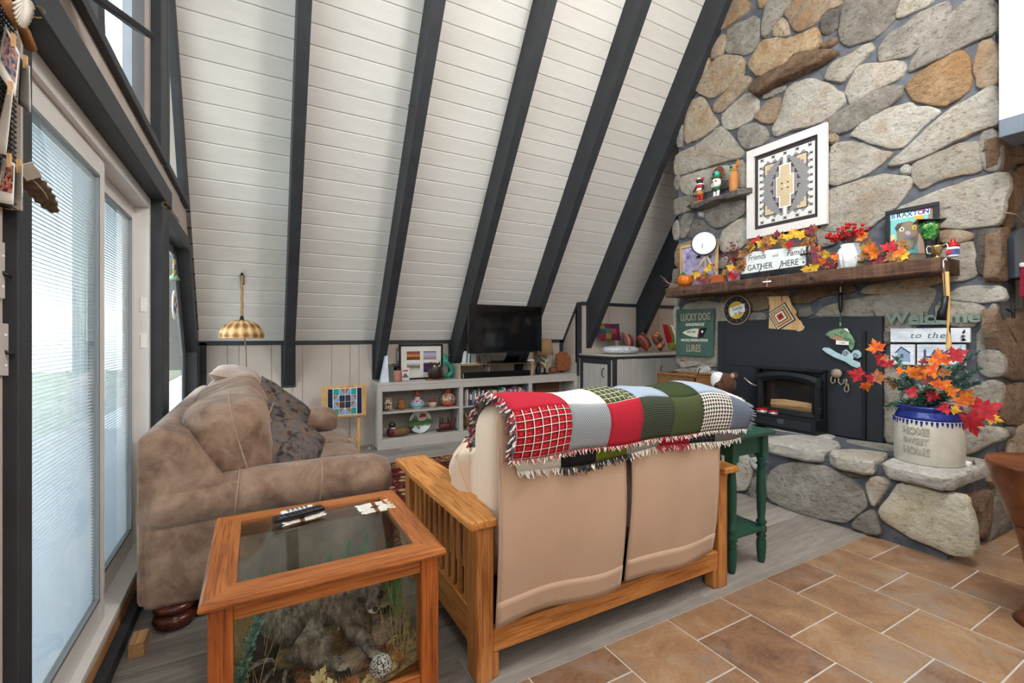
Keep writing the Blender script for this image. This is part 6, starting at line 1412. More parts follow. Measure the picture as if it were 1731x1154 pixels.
def leaf(par, p, size, n_, spin, key, shape='m', k=0):
    """n_: direction the leaf faces"""
    kk_ = (key, shape, k % 3)
    if kk_ not in LS:
        o = leaf_shape(MAPLE if shape == 'm' else OAK, k % 3 + 1, (.35, -.25, .6)[k % 3]).obj('leaf', LM[key], par, local=True, smooth=True); LS[kk_] = o.data
        o.modifiers.clear()
    else: o = bpy.data.objects.new('leaf', LS[kk_]); COL.objects.link(o); o.parent = par
    z = Vector(n_).normalized(); up = Vector((0, 0, 1)) if abs(z.z) < .95 else Vector((0, 1, 0)); x = up.cross(z).normalized(); y = z.cross(x)
    M = Matrix((x, y, z)).transposed() @ Matrix.Rotation(spin, 3, 'Z'); o.rotation_euler = M.to_euler(); o.location = Vector(p) - wloc(par); o.scale = (size,) * 3; return o
rl = random.Random(21)
def leaves(par, spec, X, jitter=.03):
    for i, (x, y, hpx, key, spin) in enumerate(spec):
        XX = X + rl.uniform(-jitter, jitter); p = onX(x, y, XX); d = (p - Vector((0, 0, CAMH))).dot(FW); s_ = hpx * d / FPX * .80
        leaf(par, p, s_, (-1, rl.uniform(-.55, .35), rl.uniform(-.2, .6)), math.radians(spin), key, 'm', i)
        if i % 3 != 2: leaf(par, p + Vector((.02, rl.uniform(-.05, .05), rl.uniform(-.02, .03))), s_ * rl.uniform(.7, .95), (-1, rl.uniform(-.8, .5), rl.uniform(-.2, .8)), rl.uniform(0, 6.28), rl.choice('nycbo'), 'm', i + 1)
ga = thing('leaf_garland', 'autumn maple leaf garland over the white sign on the mantel', 'garland', on_mantel(1320, 3.95))
leaves(ga, [(1268, 415, 16, 'n', 30), (1278, 408, 17, 'r', -20), (1288, 412, 15, 'y', 60), (1296, 406, 16, 'n', 120), (1305, 410, 15, 'y', 10), (1300, 403, 14, 'c', 50), (1313, 397, 13, 'b', 0), (1320, 404, 13, 'n', 200), (1330, 402, 17, 'y', -40), (1336, 411, 16, 'r', 170), (1342, 397, 17, 'y', 20), (1351, 399, 18, 'y', -30), (1360, 396, 16, 'o', 40), (1369, 392, 17, 'b', -10), (1376, 401, 15, 'n', 80), (1371, 410, 15, 'c', 150), (1362, 405, 14, 'n', 210), (1327, 413, 12, 'y', 160), (1264, 422, 13, 'n', 190), (1291, 419, 12, 'c', 180), (1355, 412, 13, 'c', 180)], XGs - .03)
MB().tube([onX(x, y, XGs + .01) for x, y in ((1252, 440), (1262, 420), (1290, 408), (1320, 402), (1350, 398), (1380, 400), (1384, 425), (1390, 450))], .004, 5).obj('vine', TWG, ga, smooth=True)
gb2 = thing('leaf_garland', 'autumn leaf garland lying along the mantel front beside the pitcher', 'garland', on_mantel(1440, 3.93))
leaves(gb2, [(1378, 425, 17, 'b', 10), (1382, 436, 17, 'b', 140), (1376, 449, 16, 'y', 200), (1367, 456, 20, 'y', 160), (1390, 444, 16, 'o', 40), (1402, 446, 22, 'b', 170), (1398, 432, 15, 'y', 20), (1410, 436, 12, 'o', -40), (1424, 458, 26, 'y', 180), (1414, 440, 12, 'n', 90), (1441, 437, 13, 'n', 60), (1432, 440, 10, 'r', 20), (1452, 450, 15, 'g', 200), (1470, 457, 21, 'b', 160), (1478, 447, 20, 'b', 100), (1462, 432, 18, 'n', 10), (1470, 424, 22, 'o', -30), (1480, 430, 18, 'o', 60), (1458, 402, 17, 'o', 40), (1466, 410, 14, 'n', -20), (1484, 444, 19, 'b', 210), (1502, 420, 24, 'r', -20), (1496, 437, 22, 'b', 200), (1508, 434, 18, 'n', 120), (1521, 428, 20, 'o', 60), (1515, 440, 20, 'y', 170), (1530, 432, 18, 'y', 80), (1525, 412, 15, 'n', 0), (1506, 450, 15, 'b', 180), (1530, 420, 13, 'n', -40)], XM + .05, .025)
MB().tube([onX(x, y, XM + .09) for x, y in ((1365, 452), (1390, 446), (1420, 446), (1450, 443), (1480, 440), (1510, 436), (1540, 431))], .004, 5).obj('vine', TWG, gb2, smooth=True)
gc = thing('leaf_garland', 'small cluster of autumn leaves at the left mantel end', 'garland', on_mantel(1195, 3.9))
leaves(gc, [(1160, 483, 13, 'b', 180), (1167, 476, 14, 'b', 120), (1173, 472, 13, 'n', 40), (1178, 463, 14, 'y', 160), (1183, 470, 14, 'b', 200), (1192, 466, 14, 'n', 60), (1198, 455, 16, 'y', 10), (1190, 473, 13, 'b', 180), (1197, 470, 12, 'c', 120), (1229, 457, 12, 'n', 20), (1234, 462, 12, 'r', 170), (1243, 466, 20, 'r', 180), (1236, 452, 12, 'y', 60), (1251, 443, 14, 'n', 160), (1256, 430, 16, 'n', 40), (1252, 452, 13, 'n', 190)], XM + .06, .02)

# ---- stoneware crock with autumn arrangement
ck_ = Vector((3.70, 1.265, ZH)); co = thing('stoneware_crock', 'grey stoneware crock with blue collar and embossed lettering on the hearth', 'crock', ck_)
STN = plain('stoneware_grey', 'c3beb1', .45, var=.08, scale=18, bump=.15); BLU = plain('cobalt_glaze', '1d2f7c', .15, var=.2, scale=12)
rc = .168
MB().lathe([(rc * .97, 0), (rc, .01), (rc * 1.02, .15), (rc * 1.0, .262), (rc * .985, .272)], ck_, 40).obj('body', STN, co, smooth=True)
MB().lathe([(rc * .99, .268), (rc * .96, .29), (rc * .89, .315), (rc * .86, .325), (rc * .92, .335), (rc * .95, .345), (rc * .93, .355), (rc * .83, .352), (rc * .8, .30)], ck_, 40).obj('glazed_collar', BLU, co, smooth=True)
for k in range(44):
    a = 2 * math.pi * k / 44; MB().tube([ck_ + Vector((rc * .992 * math.cos(a), rc * .992 * math.sin(a), .270)), ck_ + Vector((rc * 1.008 * math.cos(a), rc * 1.008 * math.sin(a), .250 - .006 * (k % 3)))], [.008, .003], 5).obj('glaze_drip', BLU, co)
def wrap_text(txt, z, h, ang0, mat):
    me = text_mesh(txt, h / .7, Matrix.Identity(4), .006, 'CENTER', 0, .78, 1.0, .002); out = MB()
    for v in me.v: a = ang0 + v.x / rc; out.v.append(ck_ + Vector(((rc * 1.012 + v.z) * math.cos(a), (rc * 1.012 + v.z) * math.sin(a), z + v.y)))
    out.f = me.f; return out.obj('embossed_lettering', mat, co)
va = math.atan2(-ck_.y, -ck_.x)
for txt, z, h in (('HOME', .205, .042), ('SWEET', .145, .036), ('HOME', .085, .042)): wrap_text(txt, z, h, va - .36, plain('stoneware_letters', 'a29d90', .5))
fa = thing('autumn_bouquet', 'bouquet of red orange maple leaves and evergreen in the crock', 'bouquet', ck_ + Vector((0, 0, .33)))
EVG = leafm('evergreen', '3f5f54', '668a7b', 'a3bdb0'); rg = random.Random(3)
m = MB(); 
def sprig(m, base, tip, nb, ln):
    d = tip - base
    for i in range(nb):
        t = .12 + .88 * i / nb; p = base + d * t + Vector((0, 0, .04 * math.sin(t * 3)))
        for s_ in range(5):
            dv = (d.normalized() * .8 + Vector((rg.uniform(-1, 1), rg.uniform(-1, 1), rg.uniform(-.7, .9)))).normalized(); e_ = p + dv * ln * rg.uniform(.6, 1.2) * (1.15 - t * .6); sd_ = dv.cross(Vector((rg.uniform(-1, 1), rg.uniform(-1, 1), 1))).normalized() * .0035
            m.add([p - sd_, p + sd_, p.lerp(e_, .6) + sd_ * 1.4, e_, p.lerp(e_, .6) - sd_ * 1.4], [(0, 1, 2, 3, 4)])
bs = ck_ + Vector((0, 0, .34)); XB_ = 3.72
for (x, y, X) in ((1498, 690, 3.62), (1492, 640, 3.7), (1512, 605, 3.75), (1532, 640, 3.6), (1640, 605, 3.75), (1655, 595, 3.8), (1660, 625, 3.7), (1655, 650, 3.68), (1628, 615, 3.8), (1600, 620, 3.8), (1565, 660, 3.55), (1545, 670, 3.55), (1590, 665, 3.55), (1620, 660, 3.6), (1585, 630, 3.8), (1520, 660, 3.62), (1640, 640, 3.7), (1510, 690, 3.58)): sprig(m, bs + Vector((rg.uniform(-.05, .05), rg.uniform(-.05, .05), 0)), onX(x, y, X), 34, .05)
o = m.obj('evergreen_sprigs', EVG, fa); o['kind'] = 'stuff'
spec = [(1482, 589, 26, 'f', 20), (1492, 605, 22, 'r', 150), (1501, 616, 20, 'r', 30), (1499, 605, 14, 'c', 100), (1452, 634, 26, 'r', 70), (1463, 650, 18, 'f', 200), (1482, 637, 24, 'c', -80), (1474, 640, 18, 'r', 60), (1513, 645, 22, 'c', 170), (1519, 626, 14, 'o', -90), (1540, 630, 24, 'o', -60), (1562, 632, 26, 'o', 60), (1590, 610, 32, 'f', 10), (1580, 626, 26, 'f', 100), (1563, 612, 16, 'b', 10), (1614, 601, 28, 'r', -60), (1592, 648, 32, 'f', 170), (1570, 645, 20, 'b', 30), (1545, 663, 20, 'r', 80), (1578, 665, 24, 'r', 150), (1627, 672, 34, 'o', 240), (1600, 690, 20, 'r', 100), (1612, 692, 16, 'y', -100), (1637, 706, 46, 'r', 200), (1661, 693, 40, 'r', 300), (1676, 706, 22, 'y', 250), (1560, 625, 20, 'n', 40), (1606, 662, 20, 'o', -70), (1598, 632, 18, 'c', 20)]
for i, (x, y, hp, key, spin) in enumerate(spec):
    XX = 3.50 + .10 * (i % 3); p = onX(x, y, XX); d = (p - Vector((0, 0, CAMH))).dot(FW)
    leaf(fa, p, hp * d / FPX * .74, (-1, rl.uniform(-.8, .0), rl.uniform(-.1, .5)), math.radians(spin), key, 'm', i)
    if i % 2 == 0: MB().tube([bs, bs.lerp(p, .5) + Vector((.02, 0, .04)), p + Vector((.01, 0, 0))], [.003, .002, .0015], 4).obj('stem', TWG, fa)
# cable and adapter next to the crock
ca = thing('power_adapter', 'small white power adapter with coiled cable beside the crock', 'adapter', (3.9, 1.14, ZH)); MB().b2((3.74, 1.085, ZH), (3.79, 1.125, ZH + .03)).obj('plug_body', WHITE, ca, bevel=.008)
MB().tube([(3.79, 1.105, ZH + .015), (3.84, 1.09, ZH + .012), (3.88, 1.12, ZH + .012), (3.85, 1.15, ZH + .012), (3.81, 1.13, ZH + .014), (3.86, 1.10, ZH + .018), (3.93, 1.12, ZH + .01)], .004, 6).obj('cable', plain('cable_grey', '6a6e70', .5), ca, smooth=True)
# ================================================================== BOOKCASE WALL
def yp(pts, Y, th, name, mat, parent=None, bevel=0.0):
    """outline traced on a plane Y, thickness away from the viewer"""
    q = [onY(x, y, Y) for x, y in pts]; m = MB(); m.prism([(v.x, v.z) for v in q], lambda a, b: (a, Y, b), lambda a, b: (a, Y + th, b)); return m.obj(name, mat, parent, bevel=bevel)
def ybase(px, Y, z): q = onY(px, 640, Y); return Vector((q.x, Y, z))
def sY(npx, px, Y): return npx * (onY(px, 600, Y) - Vector((0, 0, CAMH))).dot(FW) / FPX     # pixels to metres there
# ---- television
YT = 4.88
a, b = onY(792, 556, YT), onY(916, 556, YT); zt3, zb3 = onY(792, 513.5, YT).z, onY(850, 596, YT).z
tv = thing('television', 'black flat screen television on the low grey bookcase', 'television', ((a.x + b.x) / 2, 5.0, ZB + .19))
scr = MT('tv_screen', .08, 0, .6); scr.col((.004, .004, .005)); CASE = plain('tv_case', '0e0e10', .3, var=.03)
MB().b2((a.x, YT, zb3), (b.x, YT + .035, zt3)).obj('case', CASE, tv, bevel=.004); MB().b2((a.x + .012, YT - .003, zb3 + .02), (b.x - .012, YT + .002, zt3 - .012)).obj('screen', scr.m, tv)
MB().b2((b.x - .06, YT - .004, zb3 + .004), (b.x - .035, YT, zb3 + .010)).obj('logo_plate', plain('tv_logo', 'a9adb1', .3, .6), tv)
nx = (a.x + b.x) / 2 + .22
m = MB(); loft(m, [[Vector((nx - .10, 5.18, ZB + .19)), Vector((nx + .10, 5.18, ZB + .19)), Vector((nx + .10, 5.21, ZB + .19)), Vector((nx - .10, 5.21, ZB + .19))], [Vector((nx - .10, YT + .04, zb3 + .12)), Vector((nx + .10, YT + .04, zb3 + .12)), Vector((nx + .10, YT + .07, zb3 + .12)), Vector((nx - .10, YT + .07, zb3 + .12))]]); m.obj('neck', CASE, tv, bevel=.005)
MB().b2((nx - .30, 5.10, ZB + .182), (nx + .25, 5.33, ZB + .192)).obj('foot', CASE, tv, bevel=.004)
# ---- riser shelf
rs = thing('riser_shelf', 'small grey riser shelf with bare wood edges under the television', 'shelf', (2.6, 5.3, ZB)); EDGE = woodm('edge_birch', 'b98d5c', 'd2ac7c', 'x')
rx0, rx1 = onY(776, 630, 5.22).x, onY(901, 630, 5.22).x; rz = ZB + .182; rd = .24
for lo, hi, nm in (((rx0, 5.225, ZB), (rx0 + .02, 5.22 + rd, rz), 'side'), ((rx1 - .02, 5.225, ZB), (rx1, 5.22 + rd, rz), 'side'), ((rx0 + .02, 5.225, rz - .02), (rx1 - .02, 5.22 + rd, rz), 'top'), (((rx0 + rx1) / 2 - .09, 5.30, ZB), ((rx0 + rx1) / 2 - .07, 5.22 + rd, rz - .02), 'divider')): MB().b2(lo, hi).obj(nm, GREYP, rs)
for lo, hi in (((rx0, 5.22, ZB), (rx0 + .02, 5.226, rz)), ((rx1 - .02, 5.22, ZB), (rx1, 5.226, rz)), ((rx0 + .02, 5.22, rz - .02), (rx1 - .02, 5.226, rz))): MB().b2(lo, hi).obj('wood_edge', EDGE, rs)
sb = thing('soundbar', 'long black soundbar inside the riser shelf', 'soundbar', ((rx0 + rx1) / 2, 5.26, ZB)); MB().b2((rx0 + .06, 5.235, ZB), (rx1 - .03, 5.29, ZB + .075)).obj('body', CASE, sb, bevel=.012); MB().b2((rx0 + .055, 5.233, ZB + .01), (rx0 + .066, 5.24, ZB + .065)).obj('end_plate', plain('silver_plate', 'c5c8ca', .3, .5), sb)
# gadgets on the riser
p = ybase(792, 5.28, rz); ro = thing('internet_router', 'upright white router with two fins on the riser shelf', 'router', p)
for dx, h, w in ((-.055, .15, .018), (-.01, .13, .02)): MB().box(p + Vector((dx, 0, h / 2 + .006)), (w, .10, h), M=Matrix.Rotation(.12, 3, 'Y'), taper=.8).obj('fin', WHITE, ro, bevel=.004)
MB().box(p + Vector((.055, .0, .062)), (.07, .09, .115)).obj('main_unit', plain('silver_box', 'b6b9bb', .3, .4), ro, bevel=.008); MB().box(p + Vector((0, 0, .004)), (.19, .12, .008)).obj('stand', WHITE, ro, bevel=.003)
p = ybase(816, 5.29, rz); o = MB().box(p + Vector((0, 0, .055)), (.085, .07, .11)).obj('clear_case', plain('smoky_plastic', '77736d', .2), bevel=.006); tag(o, 'small translucent plastic box on the riser shelf', 'box')
p = ybase(807, 5.25, rz); o = MB().box(p + Vector((0, 0, .014)), (.045, .04, .028)).obj('toy_block', plain('red_yellow', 'b8552e', .5), bevel=.008); tag(o, 'tiny red and yellow block on the riser shelf edge', 'block')
p = ybase(845, 5.24, rz); o = MB().box(p + Vector((0, 0, .014)), (.22, .1, .028)).obj('media_box', CASE, bevel=.006); tag(o, 'flat black media box on the riser shelf', 'media box')
p = ybase(896, 5.25, rz); gp = thing('game_controller', 'white game controller on the right end of the riser', 'controller', p)
MB().box(p + Vector((0, 0, .022)), (.07, .05, .035)).obj('body', WHITE, gp, bevel=.012); [MB().box(p + Vector((d * .034, -.012, .014)), (.024, .055, .028)).obj('grip', WHITE, gp, bevel=.01) for d in (-1, 1)]
cb_ = thing('cable_bundle', 'black loose cables hanging over the riser shelf front', 'cable', ybase(815, 5.2, ZB))
for k in range(3): q = ybase(812 + k * 5, 5.22, rz); MB().tube([q + Vector((.02, .06, .004)), q + Vector((0, -.004, .004)), q + Vector((.02, -.008, -.03 - .01 * k)), q + Vector((.04, -.006, -.01)), q + Vector((.05, .0, .006))], .003, 5).obj('cable', CASE, cb_, smooth=True)
# ---- framed photo collage
YC = 5.44
pf = thing('photo_collage', 'large black framed collage of four landscape photos on the bookcase', 'picture', ybase(712, YC, ZB))
F4 = [(675.5, 643.5), (749, 641), (748, 580.5), (674.5, 583)]
q = [onY(x, y, YC) for x, y in F4]; fx0, fx1, fz0, fz1 = (q[0].x + q[3].x) / 2, (q[1].x + q[2].x) / 2, ZB, (q[2].z + q[3].z) / 2
for lo, hi in (((fx0, YC, fz0), (fx1, YC + .025, fz0 + .02)), ((fx0, YC, fz1 - .02), (fx1, YC + .025, fz1)), ((fx0, YC, fz0), (fx0 + .02, YC + .025, fz1)), ((fx1 - .02, YC, fz0), (fx1, YC + .025, fz1))): MB().b2(lo, hi).obj('frame_rail', CASE, pf)
MB().b2((fx0 + .02, YC + .012, fz0 + .02), (fx1 - .02, YC + .016, fz1 - .02)).obj('mat_board', plain('mat_white', 'd9d5cd', .7, var=.03), pf)
def photo(u0, v0, u1, v1, stops, sc_=3.0):
    key = 'photo_%d' % len(MATS); m = MT(key, .3); x, y, z = m.xyz(m.co('Generated')); n_ = m.noise(m.co('Generated', (1, 1, 3)), sc_, 5); m.col(m.ramp(z * .75 + n_ * .25, stops)); W_, H_ = fx1 - fx0, fz1 - fz0
    MB().b2((fx0 + W_ * u0, YC + .009, fz0 + H_ * v0), (fx0 + W_ * u1, YC + .012, fz0 + H_ * v1)).obj('photograph', m.m, pf)
photo(.17, .56, .47, .80, [(.1, H('3a2a28')), (.35, H('7a3f28')), (.5, H('d98a3c')), (.62, H('a05a3e')), (.85, H('6d4a48'))]); photo(.55, .56, .85, .80, [(.1, H('8a6a5a')), (.35, H('9a92a8')), (.6, H('b3b2c6')), (.85, H('7a6a78'))])
photo(.17, .20, .47, .47, [(.1, H('d9d8d6')), (.4, H('b9b0a4')), (.55, H('5a4a3c')), (.85, H('c9c7c4'))]); photo(.55, .20, .85, .47, [(.1, H('2a1e3a')), (.4, H('4a3a6a')), (.7, H('3a2a3e')), (.9, H('7a5a8a'))])
o = yp([(679, 643), (692, 642), (692, 621), (679, 621)], 5.38, .01, 'greeting_card', plain('card_white', 'd6d0cc', .6)); tag(o, 'small white card with a mountain drawing before the photo collage', 'card')
yp([(680, 638), (685, 630), (688, 633), (691, 638)], 5.378, .002, 'drawn_mountain', plain('card_grey', '5c6068', .6), o); yp([(681, 625.5), (690, 624.5), (690, 627.5), (681, 628)], 5.378, .002, 'printed_title', plain('card_red', 'b5505a', .6), o)
# outlet behind
o = yp([(671.5, 610), (674, 610), (674, 594), (671.5, 594)], YK - .016, .006, 'switch_plate', WHITE); tag(o, 'white switch plate on the wall left of the photo collage', 'switch')
# ---- small things on the bookcase top
p = ybase(650, 5.28, ZB); o = MB(); o.prism([(-.045, 0), (.045, 0), (.03, .30), (.012, .30)], lambda a, b: p + Vector((a, -.03, b)), lambda a, b: p + Vector((a, .06, b))); o = o.obj('wall_tablet', plain('pale_blue_plastic', 'cfd6e4', .4), bevel=.004); tag(o, 'pale wedge-shaped speaker at the left bookcase end', 'speaker')
for px, w, h, hx, lb in ((657, .028, .20, '6d5a42', 'thin brown book standing beside the pale speaker'), (660.5, .03, .185, '3f6a78', 'thin teal book standing next to a brown book')):
    p = ybase(px, 5.36, ZB); o = MB().box(p + Vector((0, 0, h / 2)), (w, .15, h)).obj('standing_book', plain('book_' + hx, hx, .6), bevel=.002); tag(o, lb, 'book')
p = ybase(667.5, 5.43, ZB); cf = thing('black_figurine', 'small black and white figurine behind the clay candle', 'figurine', p)
MB().lathe([(.04, 0), (.045, .03), (.035, .10), (.02, .14)], p, 14).obj('body', plain('fig_black', '1d1c1e', .4), cf, smooth=True); MB().box(p + Vector((0, -.01, .17)), (.10, .05, .06)).obj('head', MATS['fig_black'], cf, bevel=.02, seg=3); MB().ball(p + Vector((-.012, -.045, .06)), (.018, .008, .04), 8, 6).obj('white_patch', WHITE, cf, smooth=True)
p = ybase(672, 5.29, ZB); cd = thing('candle', 'reddish clay pillar candle on the bookcase top', 'candle', p); MB().lathe([(.046, 0), (.05, .01), (.048, .12), (.042, .128), (.04, .122), (0, .12)], p, 20).obj('wax', plain('clay_wax', 'a5695a', .6, var=.15, scale=30), cd, smooth=True); MB().tube([p + Vector((0, 0, .12)), p + Vector((.002, 0, .135))], .002, 5).obj('wick', CASE, cd)
p = ybase(735.5, 5.29, ZB); ow = thing('owl_figurine', 'dark brown carved owl figurine before the photo collage', 'figurine', p); OWL = plain('dark_wood_carving', '33211f', .35, var=.25, scale=40)
h = sY(30, 735, 5.29); MB().lathe([(.05, 0), (.075, h * .15), (.085, h * .45), (.07, h * .75), (.055, h * .92), (.0, h * .95)], p, 20).obj('body', OWL, ow, smooth=True)
for d in (-1, 1):
    m = MB(); m.tube([p + Vector((d * .045, 0, h * .85)), p + Vector((d * .055, 0, h * 1.02))], [.022, .002], 8); m.obj('ear_tuft', OWL, ow, smooth=True); MB().ball(p + Vector((d * .07, -.01, h * .45)), (.022, .05, h * .33), 10, 8).obj('wing', OWL, ow, smooth=True); MB().ball(p + Vector((d * .026, -.058, h * .78)), (.014, .008, .014), 10, 6).obj('eye', plain('owl_eye', 'bfb9ae', .3), ow, smooth=True)
MB().tube([p + Vector((0, -.055, h * .72)), p + Vector((0, -.07, h * .66))], [.01, .002], 6).obj('beak', OWL, ow)
wr = thing('twig_wreath', 'small copper twig wreath lying around the owl', 'wreath', p); 
for k in range(3): MB().tube([p + Vector(((.10 + .008 * k) * math.cos(a_ * .35), (.075 + .006 * k) * math.sin(a_ * .35), .008 + .006 * math.sin(a_ * 1.3 + k))) for a_ in range(19)], .005, 5).obj('twig', plain('copper_twig', '8a5236', .5), wr, smooth=True)
# kokopelli: teal flute player
YKo = 5.33; ko = thing('flute_player_figure', 'teal metal flute player figure beside the photo collage', 'figurine', ybase(757, YKo, ZB)); TEAL = plain('verdigris', '2f8a74', .5, .2, var=.15)
K = lambda x, y: onY(x, y, YKo)
MB().tube([K(752, 607), K(755, 612), K(760, 617), K(763.5, 623), K(763, 630), K(758, 634), K(755, 636)], [.022, .024, .026, .028, .03, .026, .02], 10).obj('body', TEAL, ko, smooth=True); MB().ball(K(752, 605), (.028, .018, .03), 10, 8).obj('head', TEAL, ko, smooth=True)
for k in range(4): MB().tube([K(752 + k, 603), K(749 + k * 4.2, 597 + abs(k - 1) * .8)], [.007, .004], 6).obj('feather', TEAL, ko, smooth=True)
MB().tube([K(750, 609), K(749, 617)], .006, 6).obj('flute', TEAL, ko); MB().tube([K(758, 615), K(753, 618), K(750, 614)], .010, 7).obj('arm', TEAL, ko, smooth=True)
for pts in ([(759, 633), (752, 628), (755, 640)], [(757, 635), (761, 639), (758, 641)]): MB().tube([K(*q_) for q_ in pts], .012, 7).obj('leg', TEAL, ko, smooth=True)
MB().box(ybase(757, YKo, ZB) + Vector((0, 0, .004)), (.12, .06, .008)).obj('base', TEAL, ko)
# lamp, bear, pot, burl
p = ybase(921, 5.35, ZB); la = thing('table_lamp', 'antler base table lamp with a tan shade right of the television', 'lamp', p); hS = onY(921, 598, 5.35).z - ZB; hT = onY(921, 572, 5.35).z - ZB
MB().lathe([(.06, 0), (.065, .012), (.03, .02), (.014, .03), (.012, hS)], p, 14).obj('stem', CASE, la, smooth=True)
ANT = plain('antler_cream', 'cfc9a4', .6, var=.1)
for pts in ([(0, .10), (-.03, .14), (-.08, .17)], [(0, .16), (.03, .20), (.06, .23)], [(0, .08), (0, .15), (-.01, hS)], [(0, .19), (-.04, .215), (-.07, .24)]): MB().tube([p + Vector((x_, -.015, z_)) for x_, z_ in pts], [.014, .012, .006], 7).obj('antler', ANT, la, smooth=True)
MB().lathe([(.125, hS - .01), (.085, hT)], p, 28).obj('lamp_shade', fabric('burlap_tan', 'a2835f', .1, .9, 250, .5), la, smooth=True, solid=.003)
p = ybase(909.5, 5.32, ZB); bs_ = thing('bear_silhouette', 'small black bear figurine at the foot of the table lamp', 'figurine', p); BF = MATS['fig_black']
MB().lathe([(.03, 0), (.042, .03), (.036, .09), (.02, .12)], p, 12).obj('body', BF, bs_, smooth=True); MB().ball(p + Vector((0, -.01, .135)), (.025, .028, .025), 10, 7).obj('head', BF, bs_, smooth=True); [MB().ball(p + Vector((d * .018, -.005, .16)), .009, 7, 5).obj('ear', BF, bs_) for d in (-1, 1)]
p = ybase(934, 5.36, ZB); o = MB().lathe([(.035, 0), (.055, .03), (.058, .06), (.045, .085), (.04, .085), (.05, .06)], p, 20).obj('brown_pot', plain('pot_brown', '7a4e33', .5, var=.15, scale=20), smooth=True); tag(o, 'small brown pot between the lamp and the burl slab', 'pot')
bu = MT('burl_wood', .6); _v = bu.co('Object'); bu.col(bu.ramp(bu.noise(_v, 28, 6, .7, 2), [(.3, H('4f2b18')), (.5, H('8a4f2d')), (.7, H('b37a4c'))])).bump(bu.noise(_v, 50, 4), .6, .01)
o = yp([(944, 626), (954, 627), (962, 624), (965, 615), (965, 606), (962, 598), (957, 594), (948, 594.5), (942, 598), (941, 608), (942, 617)], 5.32, .04, 'burl_slab', bu.m, None, .01); tag(o, 'rough brown burl wood slab at the right bookcase end', 'wood slab')
# ---- pottery on the middle shelf
def pot(px, Y, z, hpx, prof, parts, name, label, cat='pot', grp=None):
    p = ybase(px, Y, z); s_ = sY(hpx, px, Y); root = thing(name, label, cat, p, 0, grp)
    for nm, i0, i1, mat in parts: MB().lathe([(r * s_, zz * s_) for r, zz in prof[i0:i1 + 1]], p, 24).obj(nm, mat, root, smooth=True)
def bandm(name, a, b, scale=14):
    m = MT(name, .5); v = m.co('Object'); m.col(m.ramp(m.noise(v, scale, 2, .4, 2.5), [(.47, H(a)), (.52, H(b))], 'CONSTANT' if False else 'LINEAR')); return m.m
TER = plain('terracotta_red', 'a8492e', .6, var=.12); SPK = bandm('pottery_black_cream', '3a2420', 'd9c3a8', 30)
pot(656, 5.33, zm_, 22, [(.20, 0), (.33, .2), (.36, .5), (.28, .8), (.24, .88), (.30, .98), (.22, 1.0)], [('body', 0, 4, SPK), ('rim', 4, 6, plain('pot_rim', 'b89a86', .5))], 'painted_jar', 'black and cream painted jar, leftmost on the bookcase shelf')
pot(679, 5.34, zm_, 17, [(.30, 0), (.46, .2), (.48, .45), (.32, .78), (.36, .98), (.28, 1.0)], [('body', 0, 5, plain('ochre_clay', '8a5a30', .6, var=.15))], 'clay_pot', 'plain ochre clay pot second from left on the shelf')
VP = bandm('pottery_purple', '7a5a78', 'd6c4cf', 26)
pot(705.5, 5.33, zm_, 33, [(.16, 0), (.30, .08), (.37, .22), (.36, .30), (.28, .40), (.13, .50), (.12, .60), (.14, .75), (.17, .98), (.12, 1.0)], [('foot', 0, 1, plain('pot_white', 'd9d4cc', .5)), ('blue_band', 1, 3, plain('pot_blue', '7fb0bd', .5)), ('purple_band', 3, 5, VP), ('neck', 5, 6, MATS['pot_white']), ('mouth', 6, 9, plain('pot_sunset', 'a8583c', .6, var=.2))], 'long_neck_vase', 'long necked vase with blue and purple bands on the shelf', 'vase')
pot(731, 5.34, zm_, 15, [(.30, 0), (.46, .25), (.48, .5), (.36, .62), (.42, .95), (.34, 1.0)], [('body', 0, 3, plain('pot_cream', 'c3a98c', .6)), ('collar', 3, 5, plain('pot_umber', '7d4630', .6))], 'clay_pot', 'small two-tone clay pot between two painted vases')
pot(757, 5.32, zm_, 30, [(.18, 0), (.34, .14), (.41, .30), (.42, .42), (.34, .60), (.17, .74), (.16, .82), (.19, .98), (.15, 1.0)], [('foot', 0, 2, TER), ('body', 2, 5, bandm('pottery_leafy', '3b2a2c', 'd8b79c', 34)), ('neck', 5, 8, TER)], 'painted_vase', 'round red vase with dark leaf pattern, right end of the shelf', 'vase')
# ---- lower shelf: duck decoy, plate, dragon, pot
p = ybase(672, 5.31, zb_); dk_ = thing('duck_decoy', 'wooden mallard decoy with dark green head on the lower shelf', 'decoy', p); s_ = sY(24, 672, 5.31)
m = MB(); superball(m, p + Vector((.02, 0, s_ * .33)), (.125, .06, s_ * .32), .8, .8, 20, 12); m.obj('body', plain('decoy_brown', '6d5236', .6, var=.3, scale=30), dk_, smooth=True); m = MB(); superball(m, p + Vector((-.075, 0, s_ * .32)), (.05, .058, s_ * .30), .8, .8, 16, 10); m.obj('breast', plain('decoy_maroon', '5a1e1c', .5, var=.15), dk_, smooth=True)
MB().lathe([(.03, s_ * .58), (.033, s_ * .62), (.03, s_ * .66)], p + Vector((-.06, 0, 0)), 14).obj('neck_ring', WHITE, dk_); MB().ball(p + Vector((-.065, -.002, s_ * .82)), (.042, .036, .042), 12, 8).obj('head', plain('mallard_green', '1d3226', .35), dk_, smooth=True); MB().ball(p + Vector((-.115, 0, s_ * .76)), (.03, .02, .009), 10, 6).obj('bill', plain('bill_ochre', '8a6a3a', .5), dk_, smooth=True); MB().tube([p + Vector((.12, 0, s_ * .40)), p + Vector((.19, 0, s_ * .55))], [.03, .006], 8).obj('tail', plain('decoy_dark', '2c2724', .6), dk_, smooth=True)
